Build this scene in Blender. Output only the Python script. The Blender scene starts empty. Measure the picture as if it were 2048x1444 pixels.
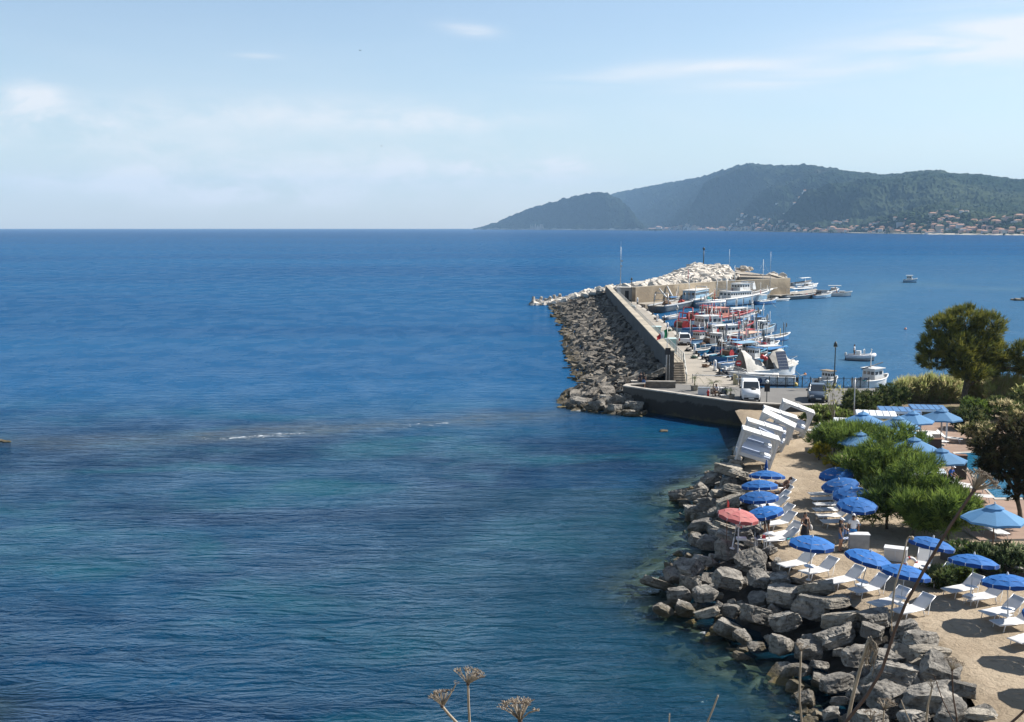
import bpy, bmesh, math, random
import numpy as np
from mathutils import Vector, Matrix, noise as mnoise
R = math.radians
rnd = random.Random(11)
SC = bpy.context.scene
COL = SC.collection

# ------------------------------------------------------------------ camera
CAMZ, FPX, U0, V0, VH = 18.0, 2200.0, 1024.0, 722.0, 454.0
PITCH = math.atan((V0 - VH) / FPX)
cam_d = bpy.data.cameras.new('camera')
cam = bpy.data.objects.new('camera', cam_d); COL.objects.link(cam)
cam_d.sensor_width = 36.0
cam_d.lens = FPX / 2048.0 * 36.0
cam_d.clip_start = 0.1; cam_d.clip_end = 60000
cam.location = (0, 0, CAMZ)
cam.rotation_euler = (math.pi / 2 - PITCH, 0, 0)
SC.camera = cam

# ------------------------------------------------------------------ sun, sky, exposure
SUNV = Vector((1.93, 0.62, 1.80)).normalized()
SUN_EL = math.asin(SUNV.z); SUN_ROT = math.atan2(SUNV.x, SUNV.y)
sd = bpy.data.lights.new('sun', 'SUN'); sd.energy = 5.0; sd.angle = R(0.53); sd.color = (1.0, 0.955, 0.89)
so = bpy.data.objects.new('sun', sd); COL.objects.link(so)
so.rotation_euler = SUNV.to_track_quat('Z', 'Y').to_euler()
so.location = (60, 20, 80)

SC.view_settings.view_transform = 'Standard'
SC.view_settings.look = 'None'
SC.view_settings.exposure = 0.90
SC.view_settings.gamma = 1.0
SC.render.engine = 'CYCLES'
SC.cycles.use_denoising = True
SC.cycles.max_bounces = 6
SC.cycles.transparent_max_bounces = 12

W = bpy.data.worlds.new('World'); SC.world = W; W.use_nodes = True
wt = W.node_tree; wn = wt.nodes; wl = wt.links; wn.clear()
def wmath(op, a, b=None, c=None):
    n = wn.new('ShaderNodeMath'); n.operation = op
    for i, x in enumerate((a, b, c)):
        if x is None: continue
        if isinstance(x, (int, float)): n.inputs[i].default_value = x
        else: wl.new(x, n.inputs[i])
    return n.outputs[0]
wo = wn.new('ShaderNodeOutputWorld'); wb = wn.new('ShaderNodeBackground')
sky = wn.new('ShaderNodeTexSky'); sky.sky_type = 'NISHITA'; sky.sun_disc = False
sky.sun_elevation = SUN_EL; sky.sun_rotation = SUN_ROT
sky.altitude = 20; sky.air_density = 1.0; sky.dust_density = 0.35; sky.ozone_density = 1.1
tc = wn.new('ShaderNodeTexCoord'); sx = wn.new('ShaderNodeSeparateXYZ'); wl.new(tc.outputs['Generated'], sx.inputs[0])
az = wmath('ARCTAN2', sx.outputs[0], sx.outputs[1]); el = sx.outputs[2]
def wnoise(ka, ke, off, detail=6, rough=0.6, dist=0.4):
    cb = wn.new('ShaderNodeCombineXYZ')
    wl.new(wmath('MULTIPLY', az, ka), cb.inputs[0]); wl.new(wmath('MULTIPLY', el, ke), cb.inputs[1]); cb.inputs[2].default_value = off
    n = wn.new('ShaderNodeTexNoise'); n.inputs['Scale'].default_value = 1; n.inputs['Detail'].default_value = detail
    n.inputs['Roughness'].default_value = rough; n.inputs['Distortion'].default_value = dist
    wl.new(cb.outputs[0], n.inputs['Vector']); return n.outputs['Fac']
def wsmooth(x, a, b):
    n = wn.new('ShaderNodeMapRange'); n.interpolation_type = 'SMOOTHSTEP'
    wl.new(x, n.inputs['Value']); n.inputs['From Min'].default_value = a; n.inputs['From Max'].default_value = b
    return n.outputs['Result']
def wblob(a0, e0, sa, se, tilt=0.0):
    da = wmath('SUBTRACT', az, a0); de = wmath('SUBTRACT', wmath('SUBTRACT', el, e0), wmath('MULTIPLY', da, tilt))
    q = wmath('ADD', wmath('POWER', wmath('ABSOLUTE', wmath('DIVIDE', da, sa)), 2.0), wmath('POWER', wmath('ABSOLUTE', wmath('DIVIDE', de, se)), 2.0))
    return wmath('EXPONENT', wmath('MULTIPLY', q, -1.0))
def px2ae(u, v):
    return math.atan((u - U0) / FPX), (VH - v) / FPX
n_streak = wnoise(5, 42, 1.3); n_puff = wnoise(17, 40, 7.7, 8, 0.62, 0.25); n_wide = wnoise(2.2, 9, 4.1, 4)
def clouds(specs):
    tot = None
    for (u, v, su, sv, tilt, amp) in specs:
        a, e = px2ae(u, v)
        b = wmath('MULTIPLY', wblob(a, e, su / FPX, sv / FPX, tilt), amp)
        tot = b if tot is None else wmath('ADD', tot, b)
    return tot
# thin streaks on the right, a wisp at the top, soft heaps low over the sea
streaks = clouds([(1200, 168, 150, 16, 0.05, .8), (1430, 150, 130, 12, 0.0, .9), (1900, 130, 330, 42, 0.10, 1.15), (1500, 185, 180, 11, 0.03, .55), (940, 77, 50, 12, -0.1, 1.0), (2100, 110, 200, 60, 0, .8), (530, 135, 40, 5, 0, .5)])
heaps = clouds([(85, 225, 48, 26, 0, 1.3), (560, 240, 420, 30, 0, .60), (880, 250, 170, 24, 0, .5), (120, 262, 190, 13, 0, .9), (440, 372, 150, 30, 0, 1.1), (250, 300, 300, 30, 0, .55), (900, 330, 260, 34, 0, .6), (600, 400, 420, 26, 0, .5), (290, 350, 60, 22, 0, .6), (700, 350, 340, 40, 0, .5), (1120, 332, 60, 12, 0, 1.0), (1000, 350, 180, 20, 0, .7), (150, 370, 130, 20, 0, .7)])
m1 = wmath('MULTIPLY', streaks, wsmooth(n_streak, 0.28, 0.66))
m2 = wmath('MULTIPLY', heaps, wsmooth(n_puff, 0.28, 0.66))
m3 = wmath('MULTIPLY', wsmooth(n_wide, 0.42, 0.75), wmath('MULTIPLY', wsmooth(el, 0.22, 0.03), 0.30))
veil = wmath('ADD', .12, wmath('MULTIPLY', wsmooth(el, 0.17, 0.0), .32))
mk = wmath('ADD', wmath('ADD', m1, wmath('MULTIPLY', m2, 1.15)), m3)
mk = wmath('MULTIPLY', wmath('MINIMUM', mk, 1.0), 0.72)
def wmix(f, a, b):
    n = wn.new('ShaderNodeMix'); n.data_type = 'RGBA'; wl.new(f, n.inputs['Factor']); wl.new(a, n.inputs['A']); n.inputs['B'].default_value = (*b, 1); return n
zen = wn.new('ShaderNodeMix'); zen.data_type = 'RGBA'; zen.blend_type = 'MULTIPLY'; zen.inputs['Factor'].default_value = 1.0
wl.new(sky.outputs[0], zen.inputs['A']); zc_ = wn.new('ShaderNodeCombineColor'); zf = wmath('SUBTRACT', 1.0, wmath('MULTIPLY', wsmooth(el, .22, .6), .35))
for i_ in range(3): wl.new(zf, zc_.inputs[i_])
wl.new(zc_.outputs[0], zen.inputs['B'])
vm = wmix(veil, zen.outputs['Result'], (4.45, 5.1, 5.8)); cmix = wmix(mk, vm.outputs['Result'], (7.0, 6.85, 6.8))
wl.new(cmix.outputs['Result'], wb.inputs['Color']); wb.inputs['Strength'].default_value = 0.080
wl.new(wb.outputs[0], wo.inputs['Surface'])

# ------------------------------------------------------------------ measuring: pixel of the photograph -> point on a level
CT, ST = math.cos(PITCH), math.sin(PITCH)
def ray(u, v):
    return Vector((u - U0, FPX * CT + (V0 - v) * ST, -FPX * ST + (V0 - v) * CT))
def G(u, v, z=0.0):
    d = ray(u, v); t = (z - CAMZ) / d.z
    return Vector((d.x * t, d.y * t, z))
def AT(u, v, y):
    d = ray(u, v); t = y / d.y
    return Vector((d.x * t, y, CAMZ + d.z * t))

# ------------------------------------------------------------------ tagging
def tag(o, label, cat, group=None, kind=None):
    o['label'] = label; o['category'] = cat
    if group: o['group'] = group
    if kind: o['kind'] = kind
    return o
def thing(name, label, cat, loc=(0, 0, 0), rz=0.0, group=None):
    o = bpy.data.objects.new(name, None); COL.objects.link(o); o.empty_display_size = .3
    o.location = loc; o.rotation_euler = (0, 0, rz)
    return tag(o, label, cat, group)
def structure(o, label=None, kind='structure'):
    o['kind'] = kind
    if label: o['label'] = label
    return o
def copy_tree(o, parent=None):
    c = o.copy(); COL.objects.link(c); c.parent = parent
    for ch in list(o.children): copy_tree(ch, c)
    return c

# ------------------------------------------------------------------ mesh builder
class MB:
    def __init__(s): s.v = []; s.f = []; s.m = []; s.mats = []; s.sm = []
    def mi(s, m):
        if m not in s.mats: s.mats.append(m)
        return s.mats.index(m)
    def add(s, vs, fs, m, smooth=False, M=None):
        b = len(s.v); i = s.mi(m)
        if M is not None: vs = [M @ Vector(p) for p in vs]
        s.v.extend([tuple(p) for p in vs])
        for f in fs: s.f.append([b + k for k in f]); s.m.append(i); s.sm.append(smooth)
        return s
    def box(s, c, d, m, rz=0, M=None, taper=1.0, tx=None):
        x, y, z = d[0] / 2, d[1] / 2, d[2] / 2; t = taper; t2 = taper if tx is None else tx
        vs = [(-x, -y, -z), (x, -y, -z), (x, y, -z), (-x, y, -z), (-x * t2, -y * t, z), (x * t2, -y * t, z), (x * t2, y * t, z), (-x * t2, y * t, z)]
        T = Matrix.Translation(c) @ Matrix.Rotation(rz, 4, 'Z')
        if M is not None: T = M @ T
        return s.add(vs, [(0, 3, 2, 1), (4, 5, 6, 7), (0, 1, 5, 4), (1, 2, 6, 5), (2, 3, 7, 6), (3, 0, 4, 7)], m, False, T)
    def cyl(s, p0, p1, r0, m, r1=None, n=8, caps=True, M=None, smooth=True):
        p0 = Vector(p0); p1 = Vector(p1); r1 = r0 if r1 is None else r1
        d = (p1 - p0)
        if d.length < 1e-7: return s
        q = d.to_track_quat('Z', 'Y').to_matrix(); vs = []
        for k in range(n):
            a = 2 * math.pi * k / n; e = Vector((math.cos(a), math.sin(a), 0))
            vs.append(p0 + q @ (e * r0))
        for k in range(n):
            a = 2 * math.pi * k / n; e = Vector((math.cos(a), math.sin(a), 0))
            vs.append(p1 + q @ (e * r1))
        s.add(vs, [(k, (k + 1) % n, n + (k + 1) % n, n + k) for k in range(n)], m, smooth, M)
        if caps:
            s.add(vs[:n], [tuple(reversed(range(n)))], m, False, M); s.add(vs[n:], [tuple(range(n))], m, False, M)
        return s
    def tube(s, pts, r, m, n=6, r1=None, M=None):
        pts = [Vector(p) for p in pts]; r1 = r if r1 is None else r1; N = len(pts); vs = []
        for i, p in enumerate(pts):
            d = (pts[min(i + 1, N - 1)] - pts[max(i - 1, 0)]).normalized()
            q = d.to_track_quat('Z', 'Y').to_matrix(); rr = r + (r1 - r) * i / (N - 1)
            for k in range(n):
                a = 2 * math.pi * k / n; vs.append(p + q @ Vector((math.cos(a) * rr, math.sin(a) * rr, 0)))
        fs = [(i * n + k, i * n + (k + 1) % n, (i + 1) * n + (k + 1) % n, (i + 1) * n + k) for i in range(N - 1) for k in range(n)]
        fs += [tuple(reversed(range(n))), tuple((N - 1) * n + k for k in range(n))]
        return s.add(vs, fs, m, True, M)
    def lathe(s, prof, m, c=(0, 0, 0), n=12, M=None, smooth=True):
        vs = []; P = len(prof)
        for (r, z) in prof:
            for k in range(n):
                a = 2 * math.pi * k / n; vs.append((c[0] + r * math.cos(a), c[1] + r * math.sin(a), c[2] + z))
        fs = [(i * n + k, i * n + (k + 1) % n, (i + 1) * n + (k + 1) % n, (i + 1) * n + k) for i in range(P - 1) for k in range(n)]
        return s.add(vs, fs, m, smooth, M)
    def sphere(s, c, r, m, n=10, sc=(1, 1, 1), M=None):
        prof = [(math.sin(math.pi * i / n) * 1.0, -math.cos(math.pi * i / n)) for i in range(n + 1)]
        vs = []; k2 = n + 2
        for (a, z) in prof:
            for k in range(k2):
                t = 2 * math.pi * k / k2; vs.append((c[0] + r * sc[0] * a * math.cos(t), c[1] + r * sc[1] * a * math.sin(t), c[2] + r * sc[2] * z))
        fs = [(i * k2 + k, i * k2 + (k + 1) % k2, (i + 1) * k2 + (k + 1) % k2, (i + 1) * k2 + k) for i in range(n) for k in range(k2)]
        return s.add(vs, fs, m, True, M)
    def prism(s, poly, z0, z1, m, mside=None, M=None, bottom=False):
        n = len(poly)
        area = sum(poly[i][0] * poly[(i + 1) % n][1] - poly[(i + 1) % n][0] * poly[i][1] for i in range(n))
        if area < 0: poly = list(reversed(poly))
        top = [(p[0], p[1], z1) for p in poly]; bot = [(p[0], p[1], z0) for p in poly]
        s.add(top, [tuple(range(n))], m, False, M)
        s.add(bot + top, [(i, (i + 1) % n, n + (i + 1) % n, n + i) for i in range(n)], mside or m, False, M)
        if bottom: s.add(bot, [tuple(reversed(range(n)))], m, False, M)
        return s
    def quad(s, a, b, c, d, m, M=None): return s.add([a, b, c, d], [(0, 1, 2, 3)], m, False, M)
    def wallpath(s, pts, th, z0, z1, m, mtop=None, side=1):
        # wall of thickness th following a polyline, offset to its left (side=1) or right (-1)
        pts = [Vector((p[0], p[1], 0)) for p in pts]; N = len(pts); off = []
        for i in range(N):
            d = (pts[min(i + 1, N - 1)] - pts[max(i - 1, 0)]).normalized(); nn = Vector((-d.y, d.x, 0)) * side * th
            off.append(pts[i] + nn)
        z0s = z0 if isinstance(z0, (list, tuple)) else [z0] * N; z1s = z1 if isinstance(z1, (list, tuple)) else [z1] * N
        vs = []
        for i in range(N):
            a, b = pts[i], off[i]
            vs += [(a.x, a.y, z0s[i]), (a.x, a.y, z1s[i]), (b.x, b.y, z1s[i]), (b.x, b.y, z0s[i])]
        fs = []; ft = []
        for i in range(N - 1):
            p, q = 4 * i, 4 * i + 4
            fs += [(p, q, q + 1, p + 1), (p + 2, q + 2, q + 3, p + 3)]; ft.append((p + 1, q + 1, q + 2, p + 2))
        e = 4 * (N - 1); fs += [(0, 1, 2, 3), (e, e + 3, e + 2, e + 1)]
        s.add(vs, fs, m); s.add(vs, ft, mtop or m); return s
    def build(s, name, parent=None, loc=None, rz=0.0):
        me = bpy.data.meshes.new(name); me.from_pydata(s.v, [], s.f)
        for m in s.mats: me.materials.append(m)
        me.polygons.foreach_set('material_index', s.m); me.polygons.foreach_set('use_smooth', s.sm)
        me.update()
        o = bpy.data.objects.new(name, me); COL.objects.link(o)
        if parent is not None: o.parent = parent
        if loc is not None: o.location = loc
        if rz: o.rotation_euler = (0, 0, rz)
        return o
def fixn(o):
    bm = bmesh.new(); bm.from_mesh(o.data); bmesh.ops.recalc_face_normals(bm, faces=bm.faces); bm.to_mesh(o.data); bm.free(); return o

# ------------------------------------------------------------------ materials
def newmat(name):
    m = bpy.data.materials.new(name); m.use_nodes = True; nt = m.node_tree
    return m, nt, nt.nodes['Principled BSDF']
def node(nt, t, **kw):
    n = nt.nodes.new(t)
    for k, v in kw.items(): setattr(n, k, v)
    return n
def mk_noise(nt, vec, scale, detail=4, rough=.55, dist=0.0):
    n = node(nt, 'ShaderNodeTexNoise'); nt.links.new(vec, n.inputs['Vector'])
    n.inputs['Scale'].default_value = scale; n.inputs['Detail'].default_value = detail; n.inputs['Roughness'].default_value = rough; n.inputs['Distortion'].default_value = dist
    return n.outputs['Fac']
def mk_map(nt, x, a, b, c=0.0, d=1.0, smooth=True):
    n = node(nt, 'ShaderNodeMapRange'); nt.links.new(x, n.inputs['Value'])
    if smooth: n.interpolation_type = 'SMOOTHSTEP'
    n.inputs['From Min'].default_value = a; n.inputs['From Max'].default_value = b; n.inputs['To Min'].default_value = c; n.inputs['To Max'].default_value = d
    return n.outputs['Result']
def mk_mix(nt, f, a, b):
    n = node(nt, 'ShaderNodeMix', data_type='RGBA')
    for key, x in (('Factor', f), ('A', a), ('B', b)):
        if isinstance(x, (int, float)): n.inputs[key].default_value = x
        elif isinstance(x, (tuple, list)): n.inputs[key].default_value = (*x[:3], 1)
        else: nt.links.new(x, n.inputs[key])
    return n.outputs['Result']
def mk_math(nt, op, a, b=None):
    n = node(nt, 'ShaderNodeMath', operation=op)
    for i, x in enumerate((a, b)):
        if x is None: continue
        if isinstance(x, (int, float)): n.inputs[i].default_value = x
        else: nt.links.new(x, n.inputs[i])
    return n.outputs[0]
def mk_bump(nt, h, strength, dist, bs):
    n = node(nt, 'ShaderNodeBump'); n.inputs['Strength'].default_value = strength; n.inputs['Distance'].default_value = dist
    nt.links.new(h, n.inputs['Height']); nt.links.new(n.outputs[0], bs.inputs['Normal']); return n
def c3(c, k): return tuple(min(1, x * k) for x in c[:3])
MATS = {}
def M(name, col, rough=.6, var=.12, scale=3.0, bump=0.0, bscale=25.0, bdist=.02, metal=0.0, rv=0.0, col2=None, spec=.4, f2=(0.45, 0.65), transl=0.0):
    if name in MATS: return MATS[name]
    m, nt, bs = newmat(name)
    geo = node(nt, 'ShaderNodeNewGeometry'); pos = geo.outputs['Position']
    n1 = mk_noise(nt, pos, scale, 5)
    c = mk_mix(nt, mk_map(nt, n1, .3, .7), c3(col, 1 - var), c3(col, 1 + var))
    if col2 is not None:
        n2 = mk_noise(nt, pos, scale * .37, 6, .65, .3)
        c = mk_mix(nt, mk_map(nt, n2, f2[0], f2[1]), c, col2)
    if rv > 0:
        oi = node(nt, 'ShaderNodeObjectInfo'); hs = node(nt, 'ShaderNodeHueSaturation'); nt.links.new(c, hs.inputs['Color'])
        nt.links.new(mk_map(nt, oi.outputs['Random'], 0, 1, 1 - rv, 1 + rv, False), hs.inputs['Value']); c = hs.outputs[0]
    nt.links.new(c, bs.inputs['Base Color'])
    bs.inputs['Roughness'].default_value = rough; bs.inputs['Metallic'].default_value = metal; bs.inputs['Specular IOR Level'].default_value = spec
    if bump > 0: mk_bump(nt, mk_noise(nt, pos, bscale, 6, .6), bump, bdist, bs)
    if transl > 0:
        out = nt.nodes['Material Output']; tr = node(nt, 'ShaderNodeBsdfTranslucent'); nt.links.new(c, tr.inputs['Color'])
        mx = node(nt, 'ShaderNodeMixShader'); mx.inputs[0].default_value = transl
        nt.links.new(bs.outputs[0], mx.inputs[1]); nt.links.new(tr.outputs[0], mx.inputs[2]); nt.links.new(mx.outputs[0], out.inputs['Surface'])
    MATS[name] = m; return m
# ================================================================== THE SETTING
ZQ = 1.6      # level of quay, road and beach
def dist_poly(X, Y, pts):
    d = np.full(X.shape, 1e9)
    for (a, b) in zip(pts[:-1], pts[1:]):
        ax, ay = a[0], a[1]; bx, by = b[0] - ax, b[1] - ay; L = bx * bx + by * by + 1e-9
        t = np.clip(((X - ax) * bx + (Y - ay) * by) / L, 0, 1)
        d = np.minimum(d, np.hypot(X - ax - t * bx, Y - ay - t * by))
    return d
def pts_px(l, z): return [G(u, v, z) for (u, v) in l]
# waterline of the near beach rocks, of the breakwater and of the curved quay wall
WATERLINE = pts_px([(1500, 866), (1484, 893), (1440, 938), (1372, 975), (1340, 998), (1362, 1018), (1374, 1050), (1372, 1085), (1350, 1115), (1312, 1148), (1296, 1175), (1318, 1222), (1372, 1250), (1430, 1285), (1500, 1335), (1560, 1360), (1590, 1400), (1600, 1450), (1640, 1560), (1700, 1750)], 0.0)
SANDEDGE = pts_px([(1505, 880), (1492, 908), (1476, 938), (1496, 958), (1500, 990), (1512, 1030), (1520, 1072), (1540, 1112), (1580, 1148), (1640, 1180), (1705, 1208), (1780, 1246), (1855, 1286), (1900, 1330), (1945, 1395), (1978, 1455), (2030, 1570), (2090, 1750)], ZQ)
BW_WATER = pts_px([(1106, 612), (1126, 650), (1132, 690), (1142, 735), (1168, 770), (1125, 800), (1132, 818), (1200, 826), (1290, 832)], 0.0)
REEF = pts_px([(-160, 886), (0, 884), (110, 886), (260, 880), (400, 872), (480, 868), (560, 862), (680, 856), (800, 848), (900, 842), (1000, 834), (1080, 826), (1130, 820)], 0.0)
WALLCURVE = [(1246, 771), (1279, 776), (1337, 784), (1396, 792.5), (1454, 800.5), (1499, 805), (1557, 808), (1600, 809.3), (1700, 809.5)]
PARA_Z = 2.25
WALLTOP = pts_px(WALLCURVE, PARA_Z)

# ---------------- sea: one sheet out to where the sea ends for the eye
def axis(parts):
    out = []
    for (a, b, st) in parts: out += list(np.arange(a, b, st))
    out.append(parts[-1][1]); return np.array(out)
xs = axis([(-14000, -2000, 2000), (-2000, -200, 150), (-200, -40, 12), (-40, 60, .9), (60, 150, 4), (150, 400, 25), (400, 2000, 200), (2000, 14000, 2000)])
ys = axis([(-60, 24, 12), (24, 120, .8), (120, 300, 3), (300, 700, 20), (700, 3000, 200), (3000, 11000, 1000)])
X, Y = np.meshgrid(xs, ys); Xf, Yf = X.ravel(), Y.ravel()
dn = np.minimum(dist_poly(Xf, Yf, WATERLINE), np.minimum(dist_poly(Xf, Yf, BW_WATER) * 2.2 + np.clip((Yf - 112) / 3, 0, 50), dist_poly(Xf, Yf, WALLTOP) * 1.8))
dr = dist_poly(Xf, Yf, REEF)
corner = np.hypot((Xf - G(-60, 1430, 0).x) / 3.4, (Yf - G(-60, 1430, 0).y) / 4.2)
jit = np.array([mnoise.noise((x * .35, y * .35, 3.3)) * .9 + mnoise.noise((x * .12, y * .12, 9.3)) * 1.6 for x, y in zip(Xf, Yf)])
shallow = np.clip(1 - (dn + jit * 1.0) / 4.2, 0, 1) ** 1.15
shallow = np.maximum(shallow, np.clip(1 - (dr + jit * 1.6 - .6) / 4.6, 0, 1) * .34)
shallow = np.maximum(shallow, np.clip(1.25 - corner + jit * .12, 0, 1) * .6)
reef_y = np.interp(Xf, [p.x for p in REEF], [p.y for p in REEF])
near_side = np.clip((reef_y - Yf + jit * .8) / .8, 0, 1)
along_f = np.array([.10 + .95 * math.exp(-((x - G(505, 872).x) / 4.5) ** 2) + .42 * math.exp(-((x - G(860, 848).x) / 4) ** 2) + .28 * math.exp(-((x - G(680, 856).x) / 5) ** 2) + .2 * math.exp(-((x - G(1020, 834).x) / 5) ** 2) for x in Xf])
foam = np.clip(1 - dr / 4.6, 0, 1) * near_side * np.clip(along_f, 0, 1) * (Xf < 9)
reefm = np.clip(1 - (dr + jit * 1.7 - .3) / 4.2, 0, 1) * np.clip(.45 + along_f, 0, 1) * .8
nearedge = np.clip(1 - dn / .9, 0, 1) * .55
foam = np.maximum(foam, nearedge * (jit > .2))
near_teal = np.clip(1 - (dn - 1) / 24, 0, 1) * (Yf < 75)
nx, ny = len(xs), len(ys)
me = bpy.data.meshes.new('sea')
vs = np.stack([Xf, Yf, np.zeros_like(Xf)], 1)
idx = np.arange(nx * ny).reshape(ny, nx)
fs = np.stack([idx[:-1, :-1].ravel(), idx[:-1, 1:].ravel(), idx[1:, 1:].ravel(), idx[1:, :-1].ravel()], 1)
me.from_pydata(vs.tolist(), [], fs.tolist())
WAKE = pts_px([(1800, 567), (1700, 600), (1640, 640), (1630, 680), (1655, 712), (1690, 722)], 0.0)
slick = np.clip(1 - (dist_poly(Xf, Yf, WAKE) + jit * 1.5) / 9, 0, 1) + np.clip(1 - (dist_poly(Xf, Yf, pts_px([(1840, 566), (1900, 575), (2060, 580)], 0.0)) + jit) / 14, 0, 1)
for nm, arr in (('shallow', shallow), ('foam', foam), ('teal', near_teal), ('slick', np.clip(slick, 0, 1)), ('reef', reefm)):
    a = me.attributes.new(nm, 'FLOAT', 'POINT'); a.data.foreach_set('value', arr.astype(np.float32))
me.update()
sea = bpy.data.objects.new('sea', me); COL.objects.link(sea); structure(sea, 'blue rippled sea')

def water_mat():
    m, nt, bs = newmat('sea_water'); L = nt.links
    geo = node(nt, 'ShaderNodeNewGeometry'); pos = geo.outputs['Position']
    def attr(n): a = node(nt, 'ShaderNodeAttribute', attribute_name=n); return a.outputs['Fac']
    def mapped(sx_, sy_, rot=0.0):
        mp = node(nt, 'ShaderNodeMapping'); L.new(pos, mp.inputs['Vector']); mp.inputs['Scale'].default_value = (sx_, sy_, 1); mp.inputs['Rotation'].default_value = (0, 0, rot); return mp.outputs[0]
    n_sw = mk_noise(nt, mapped(.20, .62, R(7)), 1.0, 3, .5, .2)
    n_wv = mk_noise(nt, mapped(.30, .95, R(-5)), 1.0, 4, .55, .5)
    n_rp = mk_noise(nt, mapped(2.6, 3.8, R(12)), 1.0, 4, .6, .3)
    n_wv = mk_math(nt, 'SUBTRACT', 1.0, mk_math(nt, 'ABSOLUTE', mk_math(nt, 'SUBTRACT', mk_math(nt, 'MULTIPLY', n_wv, 2.6), 1.3)))
    gust = mk_map(nt, mk_noise(nt, mapped(.012, .03, R(10)), 1.0, 4, .6), .35, .65, .75, 1.0)
    h = mk_math(nt, 'ADD', mk_math(nt, 'MULTIPLY', n_sw, .75), mk_math(nt, 'ADD', mk_math(nt, 'MULTIPLY', n_wv, .42), mk_math(nt, 'MULTIPLY', n_rp, .16)))
    bp = mk_bump(nt, h, 1.0, .62, bs); L.new(gust, bp.inputs['Strength'])
    # colour of the water body: deep blue, dark sea-grass beds, pale teal over sand
    patch = mk_noise(nt, mapped(.028, .06, R(-8)), 1.0, 5, .58, .6)
    sandp = mk_noise(nt, mapped(.05, .085, R(5)), 1.3, 4, .55, .3)
    deep = mk_mix(nt, mk_map(nt, patch, .40, .62), (.0009, .018, .052), (.0015, .037, .084))
    teal = mk_mix(nt, mk_map(nt, sandp, .46, .70), deep, (.0024, .054, .082))
    c = mk_mix(nt, mk_map(nt, attr('teal'), 0, 1, 0, .75), teal, (.005, .034, .055))
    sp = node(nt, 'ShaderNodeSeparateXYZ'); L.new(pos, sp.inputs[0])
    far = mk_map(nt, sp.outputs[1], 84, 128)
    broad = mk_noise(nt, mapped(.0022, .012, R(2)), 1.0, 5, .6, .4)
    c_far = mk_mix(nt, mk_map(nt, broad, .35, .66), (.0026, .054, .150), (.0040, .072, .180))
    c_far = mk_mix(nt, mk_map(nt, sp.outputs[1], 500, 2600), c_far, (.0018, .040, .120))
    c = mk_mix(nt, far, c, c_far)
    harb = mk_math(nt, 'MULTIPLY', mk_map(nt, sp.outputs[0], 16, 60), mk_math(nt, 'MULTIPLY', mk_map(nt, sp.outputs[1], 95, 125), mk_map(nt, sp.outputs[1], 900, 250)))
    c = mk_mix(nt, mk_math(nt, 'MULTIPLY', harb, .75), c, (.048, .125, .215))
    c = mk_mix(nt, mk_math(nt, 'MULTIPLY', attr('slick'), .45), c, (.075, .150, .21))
    rn = mk_noise(nt, mapped(.55, 1.3), 1.0, 6, .7, .8)
    c = mk_mix(nt, mk_math(nt, 'MULTIPLY', attr('reef'), mk_map(nt, rn, .34, .66, .15, .85)), c, (.125, .145, .155))
    L.new(c, bs.inputs['Base Color']); bs.inputs['Specular IOR Level'].default_value = 0.0; bs.inputs['Roughness'].default_value = 1.0
    fm = mk_noise(nt, mapped(.9, 1.5), 1.0, 8, .78, 1.2)
    fmask = mk_math(nt, 'MULTIPLY', mk_map(nt, mk_math(nt, 'ADD', fm, mk_math(nt, 'MULTIPLY', attr('foam'), .34)), .70, .84), mk_map(nt, attr('foam'), .02, .2))
    # clear shallows
    gls = node(nt, 'ShaderNodeBsdfGlossy'); gls.inputs['Roughness'].default_value = .09; gls.inputs['Color'].default_value = (.72, .87, 1.0, 1); L.new(bp.outputs[0], gls.inputs['Normal'])
    trn = node(nt, 'ShaderNodeBsdfTransparent'); trn.inputs[0].default_value = (.54, .72, .74, 1)
    fr = node(nt, 'ShaderNodeFresnel'); fr.inputs['IOR'].default_value = 1.33; L.new(bp.outputs[0], fr.inputs['Normal'])
    # a ruffled sea mirrors less at grazing angles than a flat one
    refl = mk_math(nt, 'MINIMUM', fr.outputs[0], mk_map(nt, sp.outputs[1], 45, 220, .31, .21))
    grp_ = mk_noise(nt, mapped(.16, .11, R(4)), 1.0, 6, .68, .3); refl = mk_math(nt, 'MULTIPLY', refl, mk_map(nt, grp_, .32, .68, .62, 1.40))
    body = node(nt, 'ShaderNodeMixShader'); L.new(refl, body.inputs[0]); L.new(bs.outputs[0], body.inputs[1]); L.new(gls.outputs[0], body.inputs[2])
    clear = node(nt, 'ShaderNodeMixShader'); L.new(refl, clear.inputs[0]); L.new(trn.outputs[0], clear.inputs[1]); L.new(gls.outputs[0], clear.inputs[2])
    m1_ = node(nt, 'ShaderNodeMixShader'); L.new(mk_map(nt, attr('shallow'), .0, 1., 0., .92), m1_.inputs[0]); L.new(body.outputs[0], m1_.inputs[1]); L.new(clear.outputs[0], m1_.inputs[2])
    fo = node(nt, 'ShaderNodeBsdfDiffuse'); fo.inputs[0].default_value = (.75, .78, .8, 1)
    m2_ = node(nt, 'ShaderNodeMixShader'); L.new(fmask, m2_.inputs[0]); L.new(m1_.outputs[0], m2_.inputs[1]); L.new(fo.outputs[0], m2_.inputs[2])
    L.new(m2_.outputs[0], nt.nodes['Material Output'].inputs['Surface'])
    return m
sea.data.materials.append(water_mat())

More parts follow.
